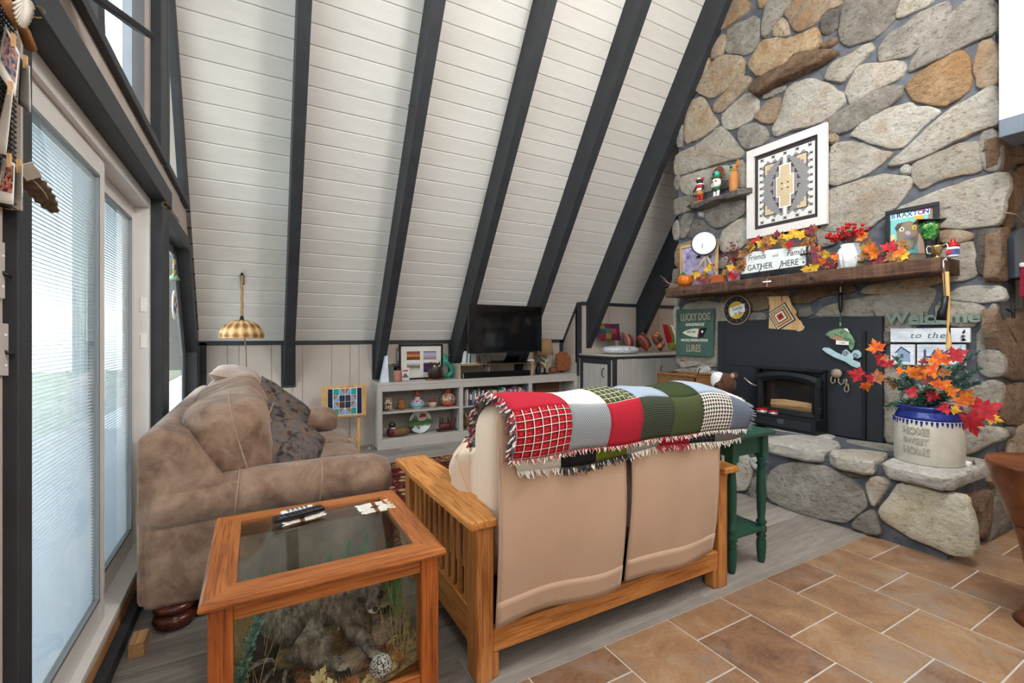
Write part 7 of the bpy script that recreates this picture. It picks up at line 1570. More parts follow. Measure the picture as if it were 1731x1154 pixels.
pc = onY(710, 719, 5.36); rp_ = sY(20.5, 710, 5.36); pla = thing('painted_plate', 'round plate painted with a red roofed cottage and trees', 'plate', (pc.x, 5.36, zb_)); pc.z = zb_ + rp_ * .99
MPl = Matrix.Rotation(math.pi / 2 + .0, 3, 'X') @ Matrix.Rotation(0, 3, 'Z')
pm_ = MT('plate_landscape', .25); x, y, z = pm_.xyz(pm_.co('Object')); n_ = pm_.noise(pm_.co('Object'), 22, 5)
pm_.col(pm_.ramp((z * 3.6 + .02) + n_ * .35, [(.12, H('7d8a64')), (.25, H('b9cdd0')), (.42, H('c4d2d2')), (.55, H('5a6a3a')), (.72, H('3f5a3a')), (.85, H('b5bfb0')), (.95, H('d3d8d4'))]))
MB().lathe([(0, 0), (rp_ * .7, 0), (rp_ * .98, .018), (rp_, .022), (rp_ * .98, .012), (0, -.012)], pc, 40, MPl).obj('dish', pm_.m, pla, smooth=True)
rimpts = [pc + Vector((rp_ * math.cos(i * math.pi / 20), -.02, rp_ * math.sin(i * math.pi / 20))) for i in range(41)]; MB().tube(rimpts, .005, 6).obj('rim', plain('plate_rim', '5a4638', .4), pla, smooth=True)
P_ = lambda u, v, o_=.003: pc + Vector((u * rp_, -o_, v * rp_))
def ppoly(pts, nm, hx, o_=.003):
    m = MB(); m.prism(pts, lambda a, b: P_(a, b, o_), lambda a, b: P_(a, b, o_ + .0015)); m.obj(nm, plain('plate_' + hx, hx, .3), pla)
ppoly([(-.05, .02), (.45, .06), (.45, .30), (-.05, .28)], 'painted_house', 'cfd2ce'); ppoly([(-.12, .26), (.08, .62), (.52, .60), (.5, .28)], 'painted_roof', 'b5382a', .004)
for x_ in (.0, .15, .3): ppoly([(x_, .1), (x_ + .08, .1), (x_ + .08, .22), (x_, .22)], 'painted_window', '4a4a4c', .0045)
for x_, h_ in ((-.62, .45), (-.45, .62), (-.28, .5), (.66, .5), (-.7, .2)): ppoly([(x_ - .12, .0), (x_ + .12, .0), (x_, h_)], 'painted_tree', '3e5c34', .0035)
for x_ in (-.2, -.08): ppoly([(x_, -.72), (x_ + .06, -.72), (x_ + .07, -.5), (x_ + .03, -.42), (x_ - .01, -.5)], 'painted_figure', '2b2b30')
p = ybase(755, 5.33, zb_); dg = thing('dragon_boat', 'red carved dragon boat with upright pegs on the lower shelf', 'carving', p); DR = plain('dark_red_carving', '5c2420', .5, var=.2, scale=30); DK2 = plain('dark_plum_wood', '3c2428', .5)
MB().box(p + Vector((0, 0, .012)), (.24, .09, .024)).obj('base', DK2, dg, bevel=.006); m = MB(); superball(m, p + Vector((-.02, 0, .06)), (.085, .035, .038), .7, .8, 16, 8); m.obj('hull', DR, dg, smooth=True); MB().tube([p + Vector((.05, 0, .06)), p + Vector((.085, 0, .10)), p + Vector((.09, 0, .14)), p + Vector((.13, 0, .135))], [.022, .018, .016, .006], 8).obj('neck_and_head', DR, dg, smooth=True)
for x_ in (-.085, -.05, .02, .065): MB().tube([p + Vector((x_, 0, .085)), p + Vector((x_, 0, .17 + .01 * (x_ > 0)))], [.013, .006], 7).obj('peg', DK2, dg, smooth=True)
p = ybase(793, 5.33, zb_); hp_ = thing('horned_pot', 'brown pot with pale horn shapes in the middle lower shelf', 'pot', p); MB().lathe([(.05, .02), (.085, .05), (.095, .10), (.075, .16), (.06, .18)], p, 20).obj('body', plain('pot_tan_brown', '7a5a42', .6, var=.15), hp_, smooth=True)
for d in (-1, 1): MB().tube([p + Vector((d * .04, -.05, .03)), p + Vector((d * .05, -.05, 0.0))], [.010, .006], 6).obj('foot', BONE, hp_, smooth=True); MB().tube([p + Vector((d * .03, -.06, .14)), p + Vector((d * .07, -.07, .17)), p + Vector((d * .08, -.06, .21))], [.012, .009, .004], 6).obj('horn', BONE, hp_, smooth=True)
# ---- row of books
rb2 = random.Random(9); xx = onY(784, 680, YB + .06).x; xe = onY(885, 660, YB + .06).x; k = 0
bcol = [('8f8578', 'pale'), ('20242c', 'black'), ('d4c9b0', 'cream'), ('2f5f8f', 'blue'), ('23406a', 'navy'), ('3f7fa8', 'sky blue'), ('b9b2a6', 'grey'), ('c9c4b8', 'ivory'), ('8a1f2a', 'red'), ('2d2f33', 'charcoal'), ('a33f4a', 'rose'), ('5f7f8f', 'slate'), ('d9d6cf', 'white'), ('2f8a9a', 'teal'), ('7a2a35', 'maroon'), ('3a6a4a', 'green'), ('d0b040', 'yellow'), ('4a7ab0', 'bright blue')]
places = ['at the left end of the row', 'near the left end of the row', 'in the left half of the row', 'in the middle of the row', 'in the right half of the row', 'near the right end of the row']
used = {}
while xx < xe:
    w = rb2.uniform(.018, .034); h = rb2.uniform(.165, .205); hx, nm = bcol[(k * 7 + (k // 3)) % len(bcol)]; f_ = (xx - 2.2) / (xe - 2.2 + 1e-6)
    p = Vector((xx + w / 2, YB + .10, zm_)); bo = thing('book', '', 'book', p, 0, 'books in the middle bookcase bay')
    tl_ = Matrix.Rotation(rb2.uniform(-.01, .05) if k > 2 else -.06, 3, 'Y'); cvr = plain('book_' + hx, hx, .5, var=.08)
    MB().box(p + Vector((0, .0, h / 2 + .001)), (w - .0015, .13, h)).obj('cover', cvr, bo, bevel=.002); MB().box(p + Vector((0, -.0655, h * .62)), (w * .6, .002, h * .4)).obj('spine_label', plain('spine_' + ('e4dfd2' if k % 2 else '8f959a'), 'e4dfd2' if k % 2 else '8f959a', .5), bo)
    lbl = '%s spined book %s' % (nm, places[min(5, max(0, int(f_ * 6)))]); used[lbl] = used.get(lbl, 0) + 1
    if used[lbl] > 1: lbl += ', %s of that colour there' % ('second', 'third', 'fourth')[used[lbl] - 2]
    bo['label'] = lbl; xx += w + .0015; k += 1
# framed item in right bay
o = yp([(905, 668), (945, 664), (945, 645), (905, 648)], 5.36, .02, 'wooden_tray', plain('tray_brown', '5d3a28', .5, var=.25, scale=20)); tag(o, 'dark brown wooden tray in the right bookcase bay', 'tray')

# ---- rattan pendant lamp
d_ = ray(410, 470); t_ = None
def on_slope(px, py, off=0.0):
    d = ray(px, py); P0 = slope(0, 0, off); t = (P0 - Vector((0, 0, CAMH))).dot(nrm) / d.dot(nrm); return Vector((0, 0, CAMH)) + d * t
bw_ = on_slope(409.5, 472, .0); arm = bw_ + nrm * .0 + Vector((0, -.13, .02)); dep = (arm - Vector((0, 0, CAMH))).dot(FW)
zsh = CAMH + (HY - 541) / FPX * dep; rsh = 33 * dep / FPX; zbt = CAMH + (HY - 571) / FPX * dep
lp_ = thing('rattan_lamp', 'woven rattan dome pendant lamp hanging from a rope above the sofa', 'lamp', (arm.x, arm.y, zbt))
MB().box(bw_ + nrm * .012, (.035, .10, .02), M=Mrot).obj('wall_plate', BLACK, lp_, bevel=.004); MB().tube([bw_ + nrm * .01, bw_ + Vector((0, -.06, .05)), arm + Vector((0, 0, .02)), arm], .010, 8).obj('bracket_arm', BLACK, lp_, smooth=True)
ROPE = fabric('jute_rope', 'a58a66', .2, .9, 200, .6, 60); pts = [arm + Vector((.002 * math.sin(i), .002 * math.cos(i), -i * (arm.z - zsh - .03) / 20)) for i in range(21)]; MB().tube(pts, .013, 8).obj('rope', ROPE, lp_, smooth=True)
MB().lathe([(.0, .055), (.012, .05), (.018, .02), (.03, 0)], Vector((arm.x, arm.y, zsh - .01)), 14).obj('socket_cap', BLACK, lp_, smooth=True)
rt = MT('rattan_weave', .7); x, y, z = rt.xyz(rt.co('UV')); wv_ = ((x * 44 + y * 9).sin() * (x * 44 - y * 9).sin()); rt.col(rt.ramp(wv_ * .5 + .5, [(.2, H('8a5f35')), (.5, H('c49a66')), (.8, H('e0bd8c'))])).bump(wv_, .8, .01)
hsh = zsh - zbt
prof = [(.03, 1.0), (.25, .98), (.5, .90), (.75, .72), (.92, .45), (1.0, .15), (.97, 0.0)]
def shade(u, v):
    k = v * (len(prof) - 1); i = min(int(k), len(prof) - 2); f_ = k - i; r_ = prof[i][0] * (1 - f_) + prof[i + 1][0] * f_; z_ = prof[i][1] * (1 - f_) + prof[i + 1][1] * f_; a = u * 2 * math.pi
    q = 1 + .012 * (1 if (int(u * 40) + int(v * 14)) % 2 else -1); return Vector((arm.x + r_ * rsh * q * math.cos(a), arm.y + r_ * rsh * q * math.sin(a), zbt + z_ * hsh))
m = MB(); m.grid(shade, 80, 28); m.obj('woven_shade', rt.m, lp_, smooth=True, solid=.005, weld=True)
MB().tube([Vector((arm.x + rsh * .97 * math.cos(a * .2618), arm.y + rsh * .97 * math.sin(a * .2618), zbt)) for a in range(25)], .006, 6).obj('shade_rim', ROPE, lp_, smooth=True)
cdp = [Vector((arm.x + .02, arm.y + .03, zbt + .03)), Vector((arm.x + .03, arm.y + .1, zbt - .1)), Vector((arm.x + .03, YK - .03, zbt - .35)), Vector((arm.x + .04, YK - .03, .5)), Vector((arm.x + .04, YK - .03, .2))]; MB().tube(cdp, .006, 6).obj('power_cord', ROPE, lp_, smooth=True)
blb = MT('lamp_bulb', .4); blb.col(H('fff1dc')); blb.b.inputs['Emission Color'].default_value = (1, .72, .42, 1); blb.b.inputs['Emission Strength'].default_value = 3.0; MB().ball((arm.x, arm.y, zsh - .09), .03, 12, 8).obj('bulb', blb.m, lp_, smooth=True)
# ---- hook on a rafter
q = on_slope(692, 178, .20); q.x = RX[2]; o = MB().tube([q, q + Vector((-.03, 0, 0)), q + Vector((-.045, 0, .012)), q + Vector((-.06, 0, 0)), q + Vector((-.055, 0, -.02)), q + Vector((-.04, 0, -.022))], .003, 6).obj('cup_hook', plain('steel_hook', '55585c', .4, .7)); tag(o, 'small metal cup hook on the rafter side', 'hook')
# ---- folded quilt pattern tray table
YQ = 5.28; tt = thing('tray_table', 'folded wood tray table with a quilt block top by the sofa end', 'tray table', (.84, YQ, 0)); TW = woodm('tray_oak', 'b9854c', 'd9ab6e', 'z', 1, .4)
c4 = [onY(540.5, 652, YQ), onY(620, 651, YQ), onY(619, 702, YQ), onY(547, 709, YQ)]; tx0, tx1, tz0, tz1 = (c4[0].x + c4[3].x) / 2, (c4[1].x + c4[2].x) / 2, (c4[2].z + c4[3].z) / 2, (c4[0].z + c4[1].z) / 2
MB().b2((tx0, YQ, tz0), (tx1, YQ + .02, tz1)).obj('tray_top', TW, tt, bevel=.018, seg=3)
W_, H_ = tx1 - tx0, tz1 - tz0; ix0, iz0, iw, ih = tx0 + W_ * .13, tz0 + H_ * .09, W_ * .76, H_ * .82
def tp(pts, hx, o_=.002):
    m = MB(); m.prism(pts, lambda a, b: (ix0 + a * iw, YQ - o_, iz0 + b * ih), lambda a, b: (ix0 + a * iw, YQ + .001, iz0 + b * ih)); m.obj('tile_piece', plain('tile_' + hx, hx, .3, var=.04), tt)
MB().b2((ix0 - .004, YQ - .001, iz0 - .004), (ix0 + iw + .004, YQ + .001, iz0 + ih + .004)).obj('tile_grout', WHITE, tt)
for a in (0, .86): tp([(a, 0), (a + .14, 0), (a + .14, 1), (a, 1)], '1d2a44')
g_ = .012; L0, L1 = .155, .845; cw = (L1 - L0) / 4
for i in range(4):
    for j in range(4):
        a0, a1, b0_, b1_ = L0 + i * cw + g_ / 2, L0 + (i + 1) * cw - g_ / 2, j * .25 + g_ / 2, (j + 1) * .25 - g_ / 2
        if i in (0, 3) and j in (0, 3): tp([(a0, b0_), (a1, b0_), (a1, b1_), (a0, b1_)], '2f9a92')
        elif i in (1, 2) and j in (1, 2): tp([(a0, b0_), (a1, b0_), (a1, b1_), (a0, b1_)], '27344f' if (i + j) % 2 else '4a3f3c')
        else:
            fl2 = (i in (1, 2) and ((j == 3) == (i == 1))) or (j in (1, 2) and ((i == 0) == (j == 1)))
            A, B_ = ([(a0, b0_), (a1, b0_), (a0, b1_)], [(a1, b0_ + g_), (a1, b1_), (a0 + g_, b1_)]) if fl2 else ([(a0, b0_), (a1, b0_), (a1, b1_ - g_)], [(a0, b0_ + g_), (a1 - g_, b1_), (a0, b1_)])
            tp(A, '7fa3cc'); tp(B_, '9a7258')
for x_ in (tx0 + .06, tx1 - .09): MB().b2((x_, YQ + .03, 0), (x_ + .03, YQ + .06, tz1 - .05)).obj('leg', TW, tt, bevel=.004)
MB().b2((tx0 + .06, YQ + .035, .12), (tx1 - .06, YQ + .055, .15)).obj('stretcher', TW, tt)
# cable on the floor by the tray
o = MB().tube([(1.12, 5.45, .012), (1.14, 5.35, .01), (1.1, 5.3, .012), (1.15, 5.25, .01), (1.17, 5.4, .012)], .006, 6).obj('floor_cable', plain('cable_white', 'c9c5be', .5), smooth=True); tag(o, 'loose pale cable on the floor beside the bookcase', 'cable')
# ---- rug
ru = MT('persian_rug_wool', .95, 0, .1); _v = ru.co('Object'); _a = ru.voro(_v, 9); _b = ru.noise(_v, 14, 4, .6, 1.5)
ru.col(ru.mix(ru.ramp(_a, [(.25, (1, 1, 1)), (.34, (0, 0, 0))]), ru.ramp(_b, [(.38, H('221c1c')), (.5, H('5a1f1f')), (.6, H('6f2a24')), (.7, H('8a6a4a'))]), H('a98f66'))).bump(ru.noise(_v, 200, 2), .4, .004)
rg_ = thing('area_rug', 'dark red patterned persian rug on the plank floor', 'rug', (2.0, 3.6, 0)); rx_, ry_ = (.66, 3.2), (2.55, 4.62)
MB().b2((rx_[0], ry_[0], 0), (rx_[1], ry_[1], .010)).obj('field', ru.m, rg_)
BD = MT('rug_border', .95, 0, .1); _v = BD.co('Object'); BD.col(BD.ramp(BD.noise(_v, 30, 3, .6, 2), [(.42, H('1f1a1c')), (.5, H('7a2a26')), (.6, H('b39a70'))]))
for lo, hi in (((rx_[0] + .05, ry_[1] - .22), (rx_[1] - .05, ry_[1] - .05)), ((rx_[0] + .05, ry_[0] + .05), (rx_[0] + .22, ry_[1] - .22)), ((rx_[0] + .22, ry_[0] + .05), (rx_[1] - .05, ry_[0] + .22))): MB().b2((lo[0], lo[1], .006), (hi[0], hi[1], .0115)).obj('border_band', BD.m, rg_)
for y_, s_ in ((ry_[1], 1), (ry_[0], -1)): o = MB().b2((rx_[0], y_, 0), (rx_[1], y_ + s_ * .03, .005)).obj('fringe', fabric('rug_fringe', 'b5a890', .2, .95, 300, .5, 100), rg_); o['kind'] = 'stuff'
# ---- window seat cushions
def seat_pillow(px, py, Y, w, h, t, rot, mat, label, name='cushion', sd=0):
    c = onY(px, py, Y); return throw_pillow(name, c, w, h, t, rot, mat, label, sd, 'cushion', None)
def gridm(name, nx_, ny_, cols):
    m = MT(name, .9, 0, .1); x, y, z = m.xyz(m.co('UV')); n_ = len(cols); idx = ((x * nx_).op('FLOOR') * 3 + (y * ny_).op('FLOOR') * 5) % n_; c = m.ramp(idx * (1.0 / n_) + .02, [(i / n_, H(h)) for i, h in enumerate(cols)], 'CONSTANT'); m.col(c); m.bump(m.noise(m.co('UV'), 60, 2), .4, .004); return m.m
seat_pillow(1030, 561, 5.02, .34, .24, .11, euler3(75, 0, -12), gridm('patch_cushion', 4, 3, ['6f2433', '34574b', '4a2539', '7d6433', '8a363f', '2a3f48', '5a2530']), 'patchwork cushion of red green and plum squares in the alcove')
seat_pillow(1063, 575, 5.0, .24, .22, .10, euler3(60, 10, 10), gridm('kilim_pink', 9, 4, ['7a4a4a', 'a8655a', '5a3f4a', 'b58a6a', '8a3a3a']), 'pink striped kilim cushion lying in the alcove')
seat_pillow(1089, 577, 4.92, .26, .24, .11, euler3(62, 0, 18) @ euler3(0, 0, 20), gridm('kilim_red', 8, 8, ['7a3a35', 'a85a4a', '4a3540', '8f7a5a', '9a4438']), 'dark red kilim cushion in the middle of the alcove')
seat_pillow(1113, 576, 4.88, .26, .26, .10, euler3(66, 0, 20) @ euler3(0, 0, 20), gridm('block_stripe', 5, 5, ['7a2a20', '3a2a2c', 'b5552a', '4f6a70', '9a3a2a', 'c9a27a']), 'orange and brown striped cushion in the alcove')
seat_pillow(1138, 566, 5.0, .34, .34, .12, euler3(72, 0, 0), gridm('floral_red', 6, 6, ['a8202c', 'd8d0c4', '8a1a26', '6a7a3a', 'c9b9a9']), 'red and cream floral cushion at the right of the alcove')
seat_pillow(1137, 586, 4.72, .14, .12, .08, euler3(60, 0, 0), plain('olive_cushion', '7a7a35', .9), 'small olive cushion beside the green sign')
c = onY(1049, 585, 4.78); pb_ = thing('pet_bed', 'round grey and white leaf patterned pet bed on the window seat', 'pet bed', (c.x, c.y, SZ)); pbm = bandm('leaf_print_grey', '9aa0ad', 'e2e3e6', 30)
r_ = .26; m = MB(); superball(m, (c.x, c.y, SZ + .055), (r_, r_ * .8, .055), .6, 1.0, 32, 12, wob=.05); m.obj('cushion', pbm, pb_, smooth=True)
MB().tube([Vector((c.x + r_ * .99 * math.cos(i * math.pi / 20), c.y + r_ * .79 * math.sin(i * math.pi / 20), SZ + .055)) for i in range(41)], .007, 6).obj('piping', plain('piping_grey', 'c4c7cd', .8), pb_, smooth=True)
# ---- wicker basket and teddy bear on the hearth
y_a, y_b = onX(1128, 640, 3.6).y, onX(1192, 640, 3.6).y; zb4 = onX(1160, 632, 3.6).z
wk = MT('wicker', .7); x, y, z = wk.xyz(wk.co('Object')); ww = ((y * 240).sin() * (z * 260).sin()); wk.col(wk.ramp(ww * .5 + .5, [(.2, H('5a3a22')), (.6, H('9a6a40')), (.9, H('b5875a'))])).bump(ww, .8, .01)
wb = thing('wicker_basket', 'brown wicker basket standing on the hearth behind the loveseat', 'basket', (3.6, (y_a + y_b) / 2, ZH - .005))
m = MB(); X0, X1 = 3.46, 3.74
for lo, hi in (((X0, y_b, ZH), (X0 + .015, y_a, zb4)), ((X1 - .015, y_b, ZH), (X1, y_a, zb4)), ((X0, y_b, ZH), (X1, y_b + .015, zb4)), ((X0, y_a - .015, ZH), (X1, y_a, zb4))): MB().b2(lo, hi).obj('side', wk.m, wb)
MB().b2((X0, y_b, ZH), (X1, y_a, ZH + .015)).obj('bottom', wk.m, wb)
rimp = [Vector(q) for q in ((X0, y_b, zb4), (X0, y_a, zb4), (X1, y_a, zb4), (X1, y_b, zb4), (X0, y_b, zb4))]; MB().tube(rimp, .012, 7).obj('rim', wk.m, wb)
for yy in (y_a + .0, y_b): MB().tube([(X0 + .05, yy, zb4), (X0 + .05, yy, zb4 + .05), (X0 + .06, yy - .01, zb4 + .07)], .006, 6).obj('handle_peg', plain('peg_dark', '3a2a20', .6), wb)
def blob(m, name, mat, parent, vox=.006):
    o = m.obj(name, mat, parent, smooth=True); r = o.modifiers.new('rem', 'REMESH'); r.mode = 'VOXEL'; r.voxel_size = vox; r.use_smooth_shade = True
    s_ = o.modifiers.new('sm', 'SMOOTH'); s_.iterations = 4; return o
bx_, by_ = 3.55, onX(1226, 645, 3.55).y; tz_ = onX(1226, 629, 3.55).z; tb_ = thing('teddy_bear', 'brown teddy bear with a white bib behind the quilt', 'teddy bear', (bx_, by_, ZH)); HB = tz_ - ZH
FUR = fabric('teddy_fur', '4f3426', .3, .95, 160, .8, 40); m = MB(); B3 = lambda x_, y_, z_: Vector((bx_ + x_, by_ + y_, ZH + z_ * HB))
m.ball(B3(0, 0, .33), (.10, .12, HB * .33), 16, 10); m.ball(B3(-.01, 0, .80), (.085, .10, HB * .19), 16, 10); m.ball(B3(-.08, 0, .75), (.04, .045, HB * .09), 12, 8)
for d in (-1, 1): m.ball(B3(0, d * .085, .95), (.025, .035, .035), 10, 8); m.tube([B3(0, d * .09, .55), B3(-.06, d * .14, .38), B3(-.10, d * .12, .28)], [.045, .04, .04], 10); m.tube([B3(0, d * .07, .12), B3(-.12, d * .10, .09), B3(-.17, d * .10, .12)], [.055, .05, .05], 10)
blob(m, 'body', FUR, tb_, .009)
for d in (-1, 1): MB().ball(B3(-.024, d * .085, .95), (.006, .022, .022), 10, 6).obj('inner_ear', plain('ear_tan', 'a88a74', .9), tb_, smooth=True); MB().ball(B3(-.088, d * .035, .85), .008, 8, 6).obj('eye', BLACK, tb_, smooth=True)
MB().ball(B3(-.12, 0, .77), (.01, .016, .012), 8, 6).obj('nose', BLACK, tb_, smooth=True); m = MB(); superball(m, B3(-.05, .035, .86), (.055, .055, HB * .15), .8, .8, 14, 10); m.obj('bib', plain('bib_white', 'dcdcdd', .8), tb_, smooth=True)
# ================================================================== TERRARIUM CONTENTS, TABLE TOP, EDGES
zf_ = .126; rt2 = random.Random(4)
ixa, ixb, iya, iyb = lx0 + .03, lx1 - .03, ly0 + .03, ly1 - .03
so = MT('sandy_soil', .95, 0, .1); _v = so.co('World'); so.col(so.ramp(so.noise(_v, 60, 4), [(.3, H('5a4630')), (.6, H('9a7d52')), (.8, H('b79a68'))])).bump(so.noise(_v, 120, 3), .8, .01)
def soil_z(x, y): return zf_ + .012 + .05 * max(0, (x - .38) / .12) * (1 if y < 1.9 else .6) * min(1, 1) * .9 + .012 * mnoise.noise(Vector((x * 9, y * 9, 2)))
m = MB(); m.grid(lambda u, v: (ixa + (ixb - ixa) * u, iya + (iyb - iya) * v, max(zf_ + .003, soil_z(ixa + (ixb - ixa) * u, iya + (iyb - iya) * v))), 30, 30)
o = m.obj('terrarium_soil', so.m); tag(o, 'sandy soil bed inside the glass display table', 'soil', None, 'stuff')
# raccoon -------------------------------------------------------------
rc_ = thing('raccoon', 'taxidermy raccoon climbing driftwood inside the glass table', 'raccoon', (.22, 1.74, zf_))
rf = MT('raccoon_fur', .95, 0, .1); _v = rf.co('World', (1, 1, .4)); rf.col(rf.ramp(rf.noise(_v, 45, 5, .7), [(.3, H('3a332e')), (.5, H('75695f')), (.7, H('a89c8f'))])).bump(rf.noise(_v, 110, 4), .9, .02)
PALE = MT('raccoon_pale', .95, 0, .1); _v = PALE.co('World'); PALE.col(PALE.ramp(PALE.noise(_v, 60, 4), [(.3, H('7d7064')), (.7, H('a89a8a'))])).bump(PALE.noise(_v, 120, 3), .8, .01)
DKF = MT('raccoon_dark', .95, 0, .1); _v = DKF.co('World'); DKF.col(DKF.ramp(DKF.noise(_v, 50, 4), [(.3, H('1f1a18')), (.7, H('453a34'))])).bump(DKF.noise(_v, 100, 3), .9, .015)
body = [((.09, 1.80, .285), (.09, .08, .09)), ((.17, 1.80, .31), (.095, .08, .09)), ((.25, 1.78, .315), (.08, .07, .08)), ((.31, 1.75, .33), (.055, .055, .06)), ((.355, 1.705, .355), (.052, .055, .05)), ((.36, 1.665, .335), (.028, .04, .026))]
m = MB()
for c_, r_ in body: m.ball(c_, r_, 16, 10)
m.tube([(.29, 1.73, .28), (.31, 1.70, .235), (.34, 1.65, .205), (.355, 1.605, .195)], [.045, .035, .024, .02], 10); m.tube([(.31, 1.74, .31), (.36, 1.72, .295), (.40, 1.70, .305)], [.035, .026, .018], 10)
m.tube([(.13, 1.72, .25), (.19, 1.68, .21), (.20, 1.65, .195), (.25, 1.605, .188)], [.07, .055, .03, .02], 10)
for d in (-1, 1): m.ball((.355 + d * .036, 1.725, .40), (.014, .01, .02), 8, 6)
blob(m, 'body', rf.m, rc_, .006)
m = MB(); tp_ = [Vector(q) for q in ((.04, 1.78, .24), (.0, 1.73, .205), (.015, 1.665, .17), (.06, 1.63, .16), (.11, 1.62, .158))]; m.tube(tp_, [.05, .052, .05, .045, .02], 12); tl_o = m.obj('tail', DKF.m, rc_, smooth=True)
for i in range(3): a_, b_ = tp_[i + 1], tp_[i + 2]; q = a_.lerp(b_, .3); MB().tube([q, q.lerp(b_, .3)], [.0525, .0515], 12, False).obj('tail_ring', rf.m, tl_o, smooth=True)
MB().ball((.36, 1.652, .328), (.022, .028, .018), 12, 8).obj('muzzle', plain('muzzle_white', 'c9c2b8', .9, var=.1), rc_, smooth=True); MB().ball((.362, 1.624, .334), (.010, .008, .008), 10, 7).obj('nose', BLACK, rc_, smooth=True)
for d in (-1, 1): MB().ball((.357 + d * .028, 1.668, .358), (.022, .018, .011), 10, 7).obj('eye_mask', DKF.m, rc_, smooth=True); MB().ball((.357 + d * .024, 1.652, .358), .006, 8, 6).obj('eye', plain('glass_eye', '0a0808', .05), rc_, smooth=True)
for bx3, by3, bz3 in ((.355, 1.60, .195), (.25, 1.60, .187), (.405, 1.69, .303)):
    MB().ball((bx3, by3, bz3), (.022, .018, .012), 10, 7).obj('paw', PALE.m, rc_, smooth=True)
    for k in range(5): MB().tube([(bx3 - .016 + k * .008, by3 - .012, bz3 - .002), (bx3 - .019 + k * .0095, by3 - .026, bz3 - .006), (bx3 - .02 + k * .010, by3 - .034, bz3 - .014)], [.005, .004, .0012], 6).obj('claw', DKF.m, rc_, smooth=True)
m = MB()
def tuft(p, d, L_, w): s_ = d.cross(Vector((rt2.uniform(-1, 1), rt2.uniform(-1, 1), rt2.uniform(-1, 1)))).normalized() * w; m.add([p - s_, p + s_, p + d * L_], [(0, 1, 2)])
for c_, r_ in body[:5]:
    c_ = Vector(c_)
    for i in range(700):
        a = rt2.uniform(0, 6.283); z = rt2.uniform(-1, 1); s_ = math.sqrt(1 - z * z); n_ = Vector((s_ * math.cos(a), s_ * math.sin(a), z)); p = c_ + Vector((n_.x * r_[0], n_.y * r_[1], n_.z * r_[2])) * .97
        if any(((p - Vector(c2)).x / r2[0]) ** 2 + ((p - Vector(c2)).y / r2[1]) ** 2 + ((p - Vector(c2)).z / r2[2]) ** 2 < .9 for c2, r2 in body if Vector(c2) != c_): continue
        tuft(p, (n_ * .6 + Vector((-.6, 0, -.5))).normalized(), rt2.uniform(.012, .02), .0012)
o = m.obj('fur_tufts', rf.m, rc_); o['kind'] = 'stuff'
m = MB()
for i in range(900):
    t = rt2.uniform(0, 3.8); k = int(t); p = tp_[k].lerp(tp_[k + 1], t - k); a = rt2.uniform(0, 6.283); n_ = Vector((math.cos(a) * .6, math.sin(a), math.sin(a + 1))).normalized(); tuft(p + n_ * .044, (n_ + (tp_[k + 1] - tp_[k]).normalized() * .8).normalized(), .025, .0012)
o = m.obj('tail_fur', DKF.m, tl_o); o['kind'] = 'stuff'
# driftwood
dwm = MT('driftwood', .9, 0, .15); _v = dwm.co('World', (1, 1, 1)); dwm.col(dwm.ramp(dwm.noise(_v, 18, 6, .7, 1.2), [(.3, H('5b4a40')), (.5, H('8d7766')), (.7, H('b39c88'))])).bump(dwm.noise(_v, 40, 5), .9, .02)
dwo = thing('driftwood', 'weathered driftwood branch under the raccoon', 'driftwood', (.33, 1.7, zf_))
for pts, rr_ in (([(.17, 1.65, .145), (.26, 1.65, .15), (.34, 1.67, .165), (.40, 1.68, .21), (.43, 1.69, .25)], [.035, .04, .042, .036, .025]), ([(.385, 1.68, .19), (.39, 1.69, .24), (.395, 1.70, .285)], [.036, .026, .02]), ([(.40, 1.68, .2), (.45, 1.68, .22), (.475, 1.67, .23)], [.03, .022, .01]), ([(.34, 1.70, .17), (.35, 1.78, .24), (.36, 1.80, .27)], [.04, .03, .02])):
    m = MB(); m.tube(pts, rr_, 12); [setattr(v, 'xyz', (v + Vector((1, 1, 1)) * .006 * mnoise.noise(v * 40)).xyz) for v in m.v]; m.obj('branch', dwm.m, dwo, smooth=True)
# speckled rock
rk = MT('speckled_granite', .7); _v = rk.co('Object'); rk.col(rk.ramp(rk.noise(_v, 190, 2, .5), [(.44, H('2a2a2c')), (.52, H('c9c6c0'))])).bump(rk.noise(_v, 120, 2), .3, .004)
q = onY(644, 1127, 1.56); o = MB().ball((q.x, 1.565, q.z), (.038, .034, .04), 18, 12).obj('speckled_rock', rk.m, smooth=True); tag(o, 'round black and white speckled rock among dry leaves', 'rock')
# dry leaves on the soil
lv = thing('leaf_litter', 'dry oak leaves scattered below the raccoon', 'leaves', (.2, 1.6, zf_))
lsp = [(.33, 1.555, .15, 't', 200), (.39, 1.575, .16, 't', 40), (.335, 1.55, .145, 't', 100), (.40, 1.56, .15, 't', -40), (.17, 1.575, .18, 't', -30), (.22, 1.545, .15, 't', 20)]
for i, (x_, y_, z_, key, spin) in enumerate(lsp): leaf(lv, (x_, y_, z_), .055, (rt2.uniform(-.4, .3), -1, rt2.uniform(.2, .8)), math.radians(spin), key, 'o', i)
for i in range(85):
    x_, y_ = rt2.uniform(ixa + .02, ixb - .09), rt2.uniform(iya + .015, 1.72 if i < 65 else iyb - .03); leaf(lv, (x_, y_, soil_z(x_, y_) + rt2.uniform(.012, .035)), rt2.uniform(.028, .046), (rt2.uniform(-.8, .8), rt2.uniform(-1.1, .1), rt2.uniform(.5, 1)), rt2.uniform(0, 6.28), 'cncnc'[i % 5] if i % 7 else 't', 'o', i)
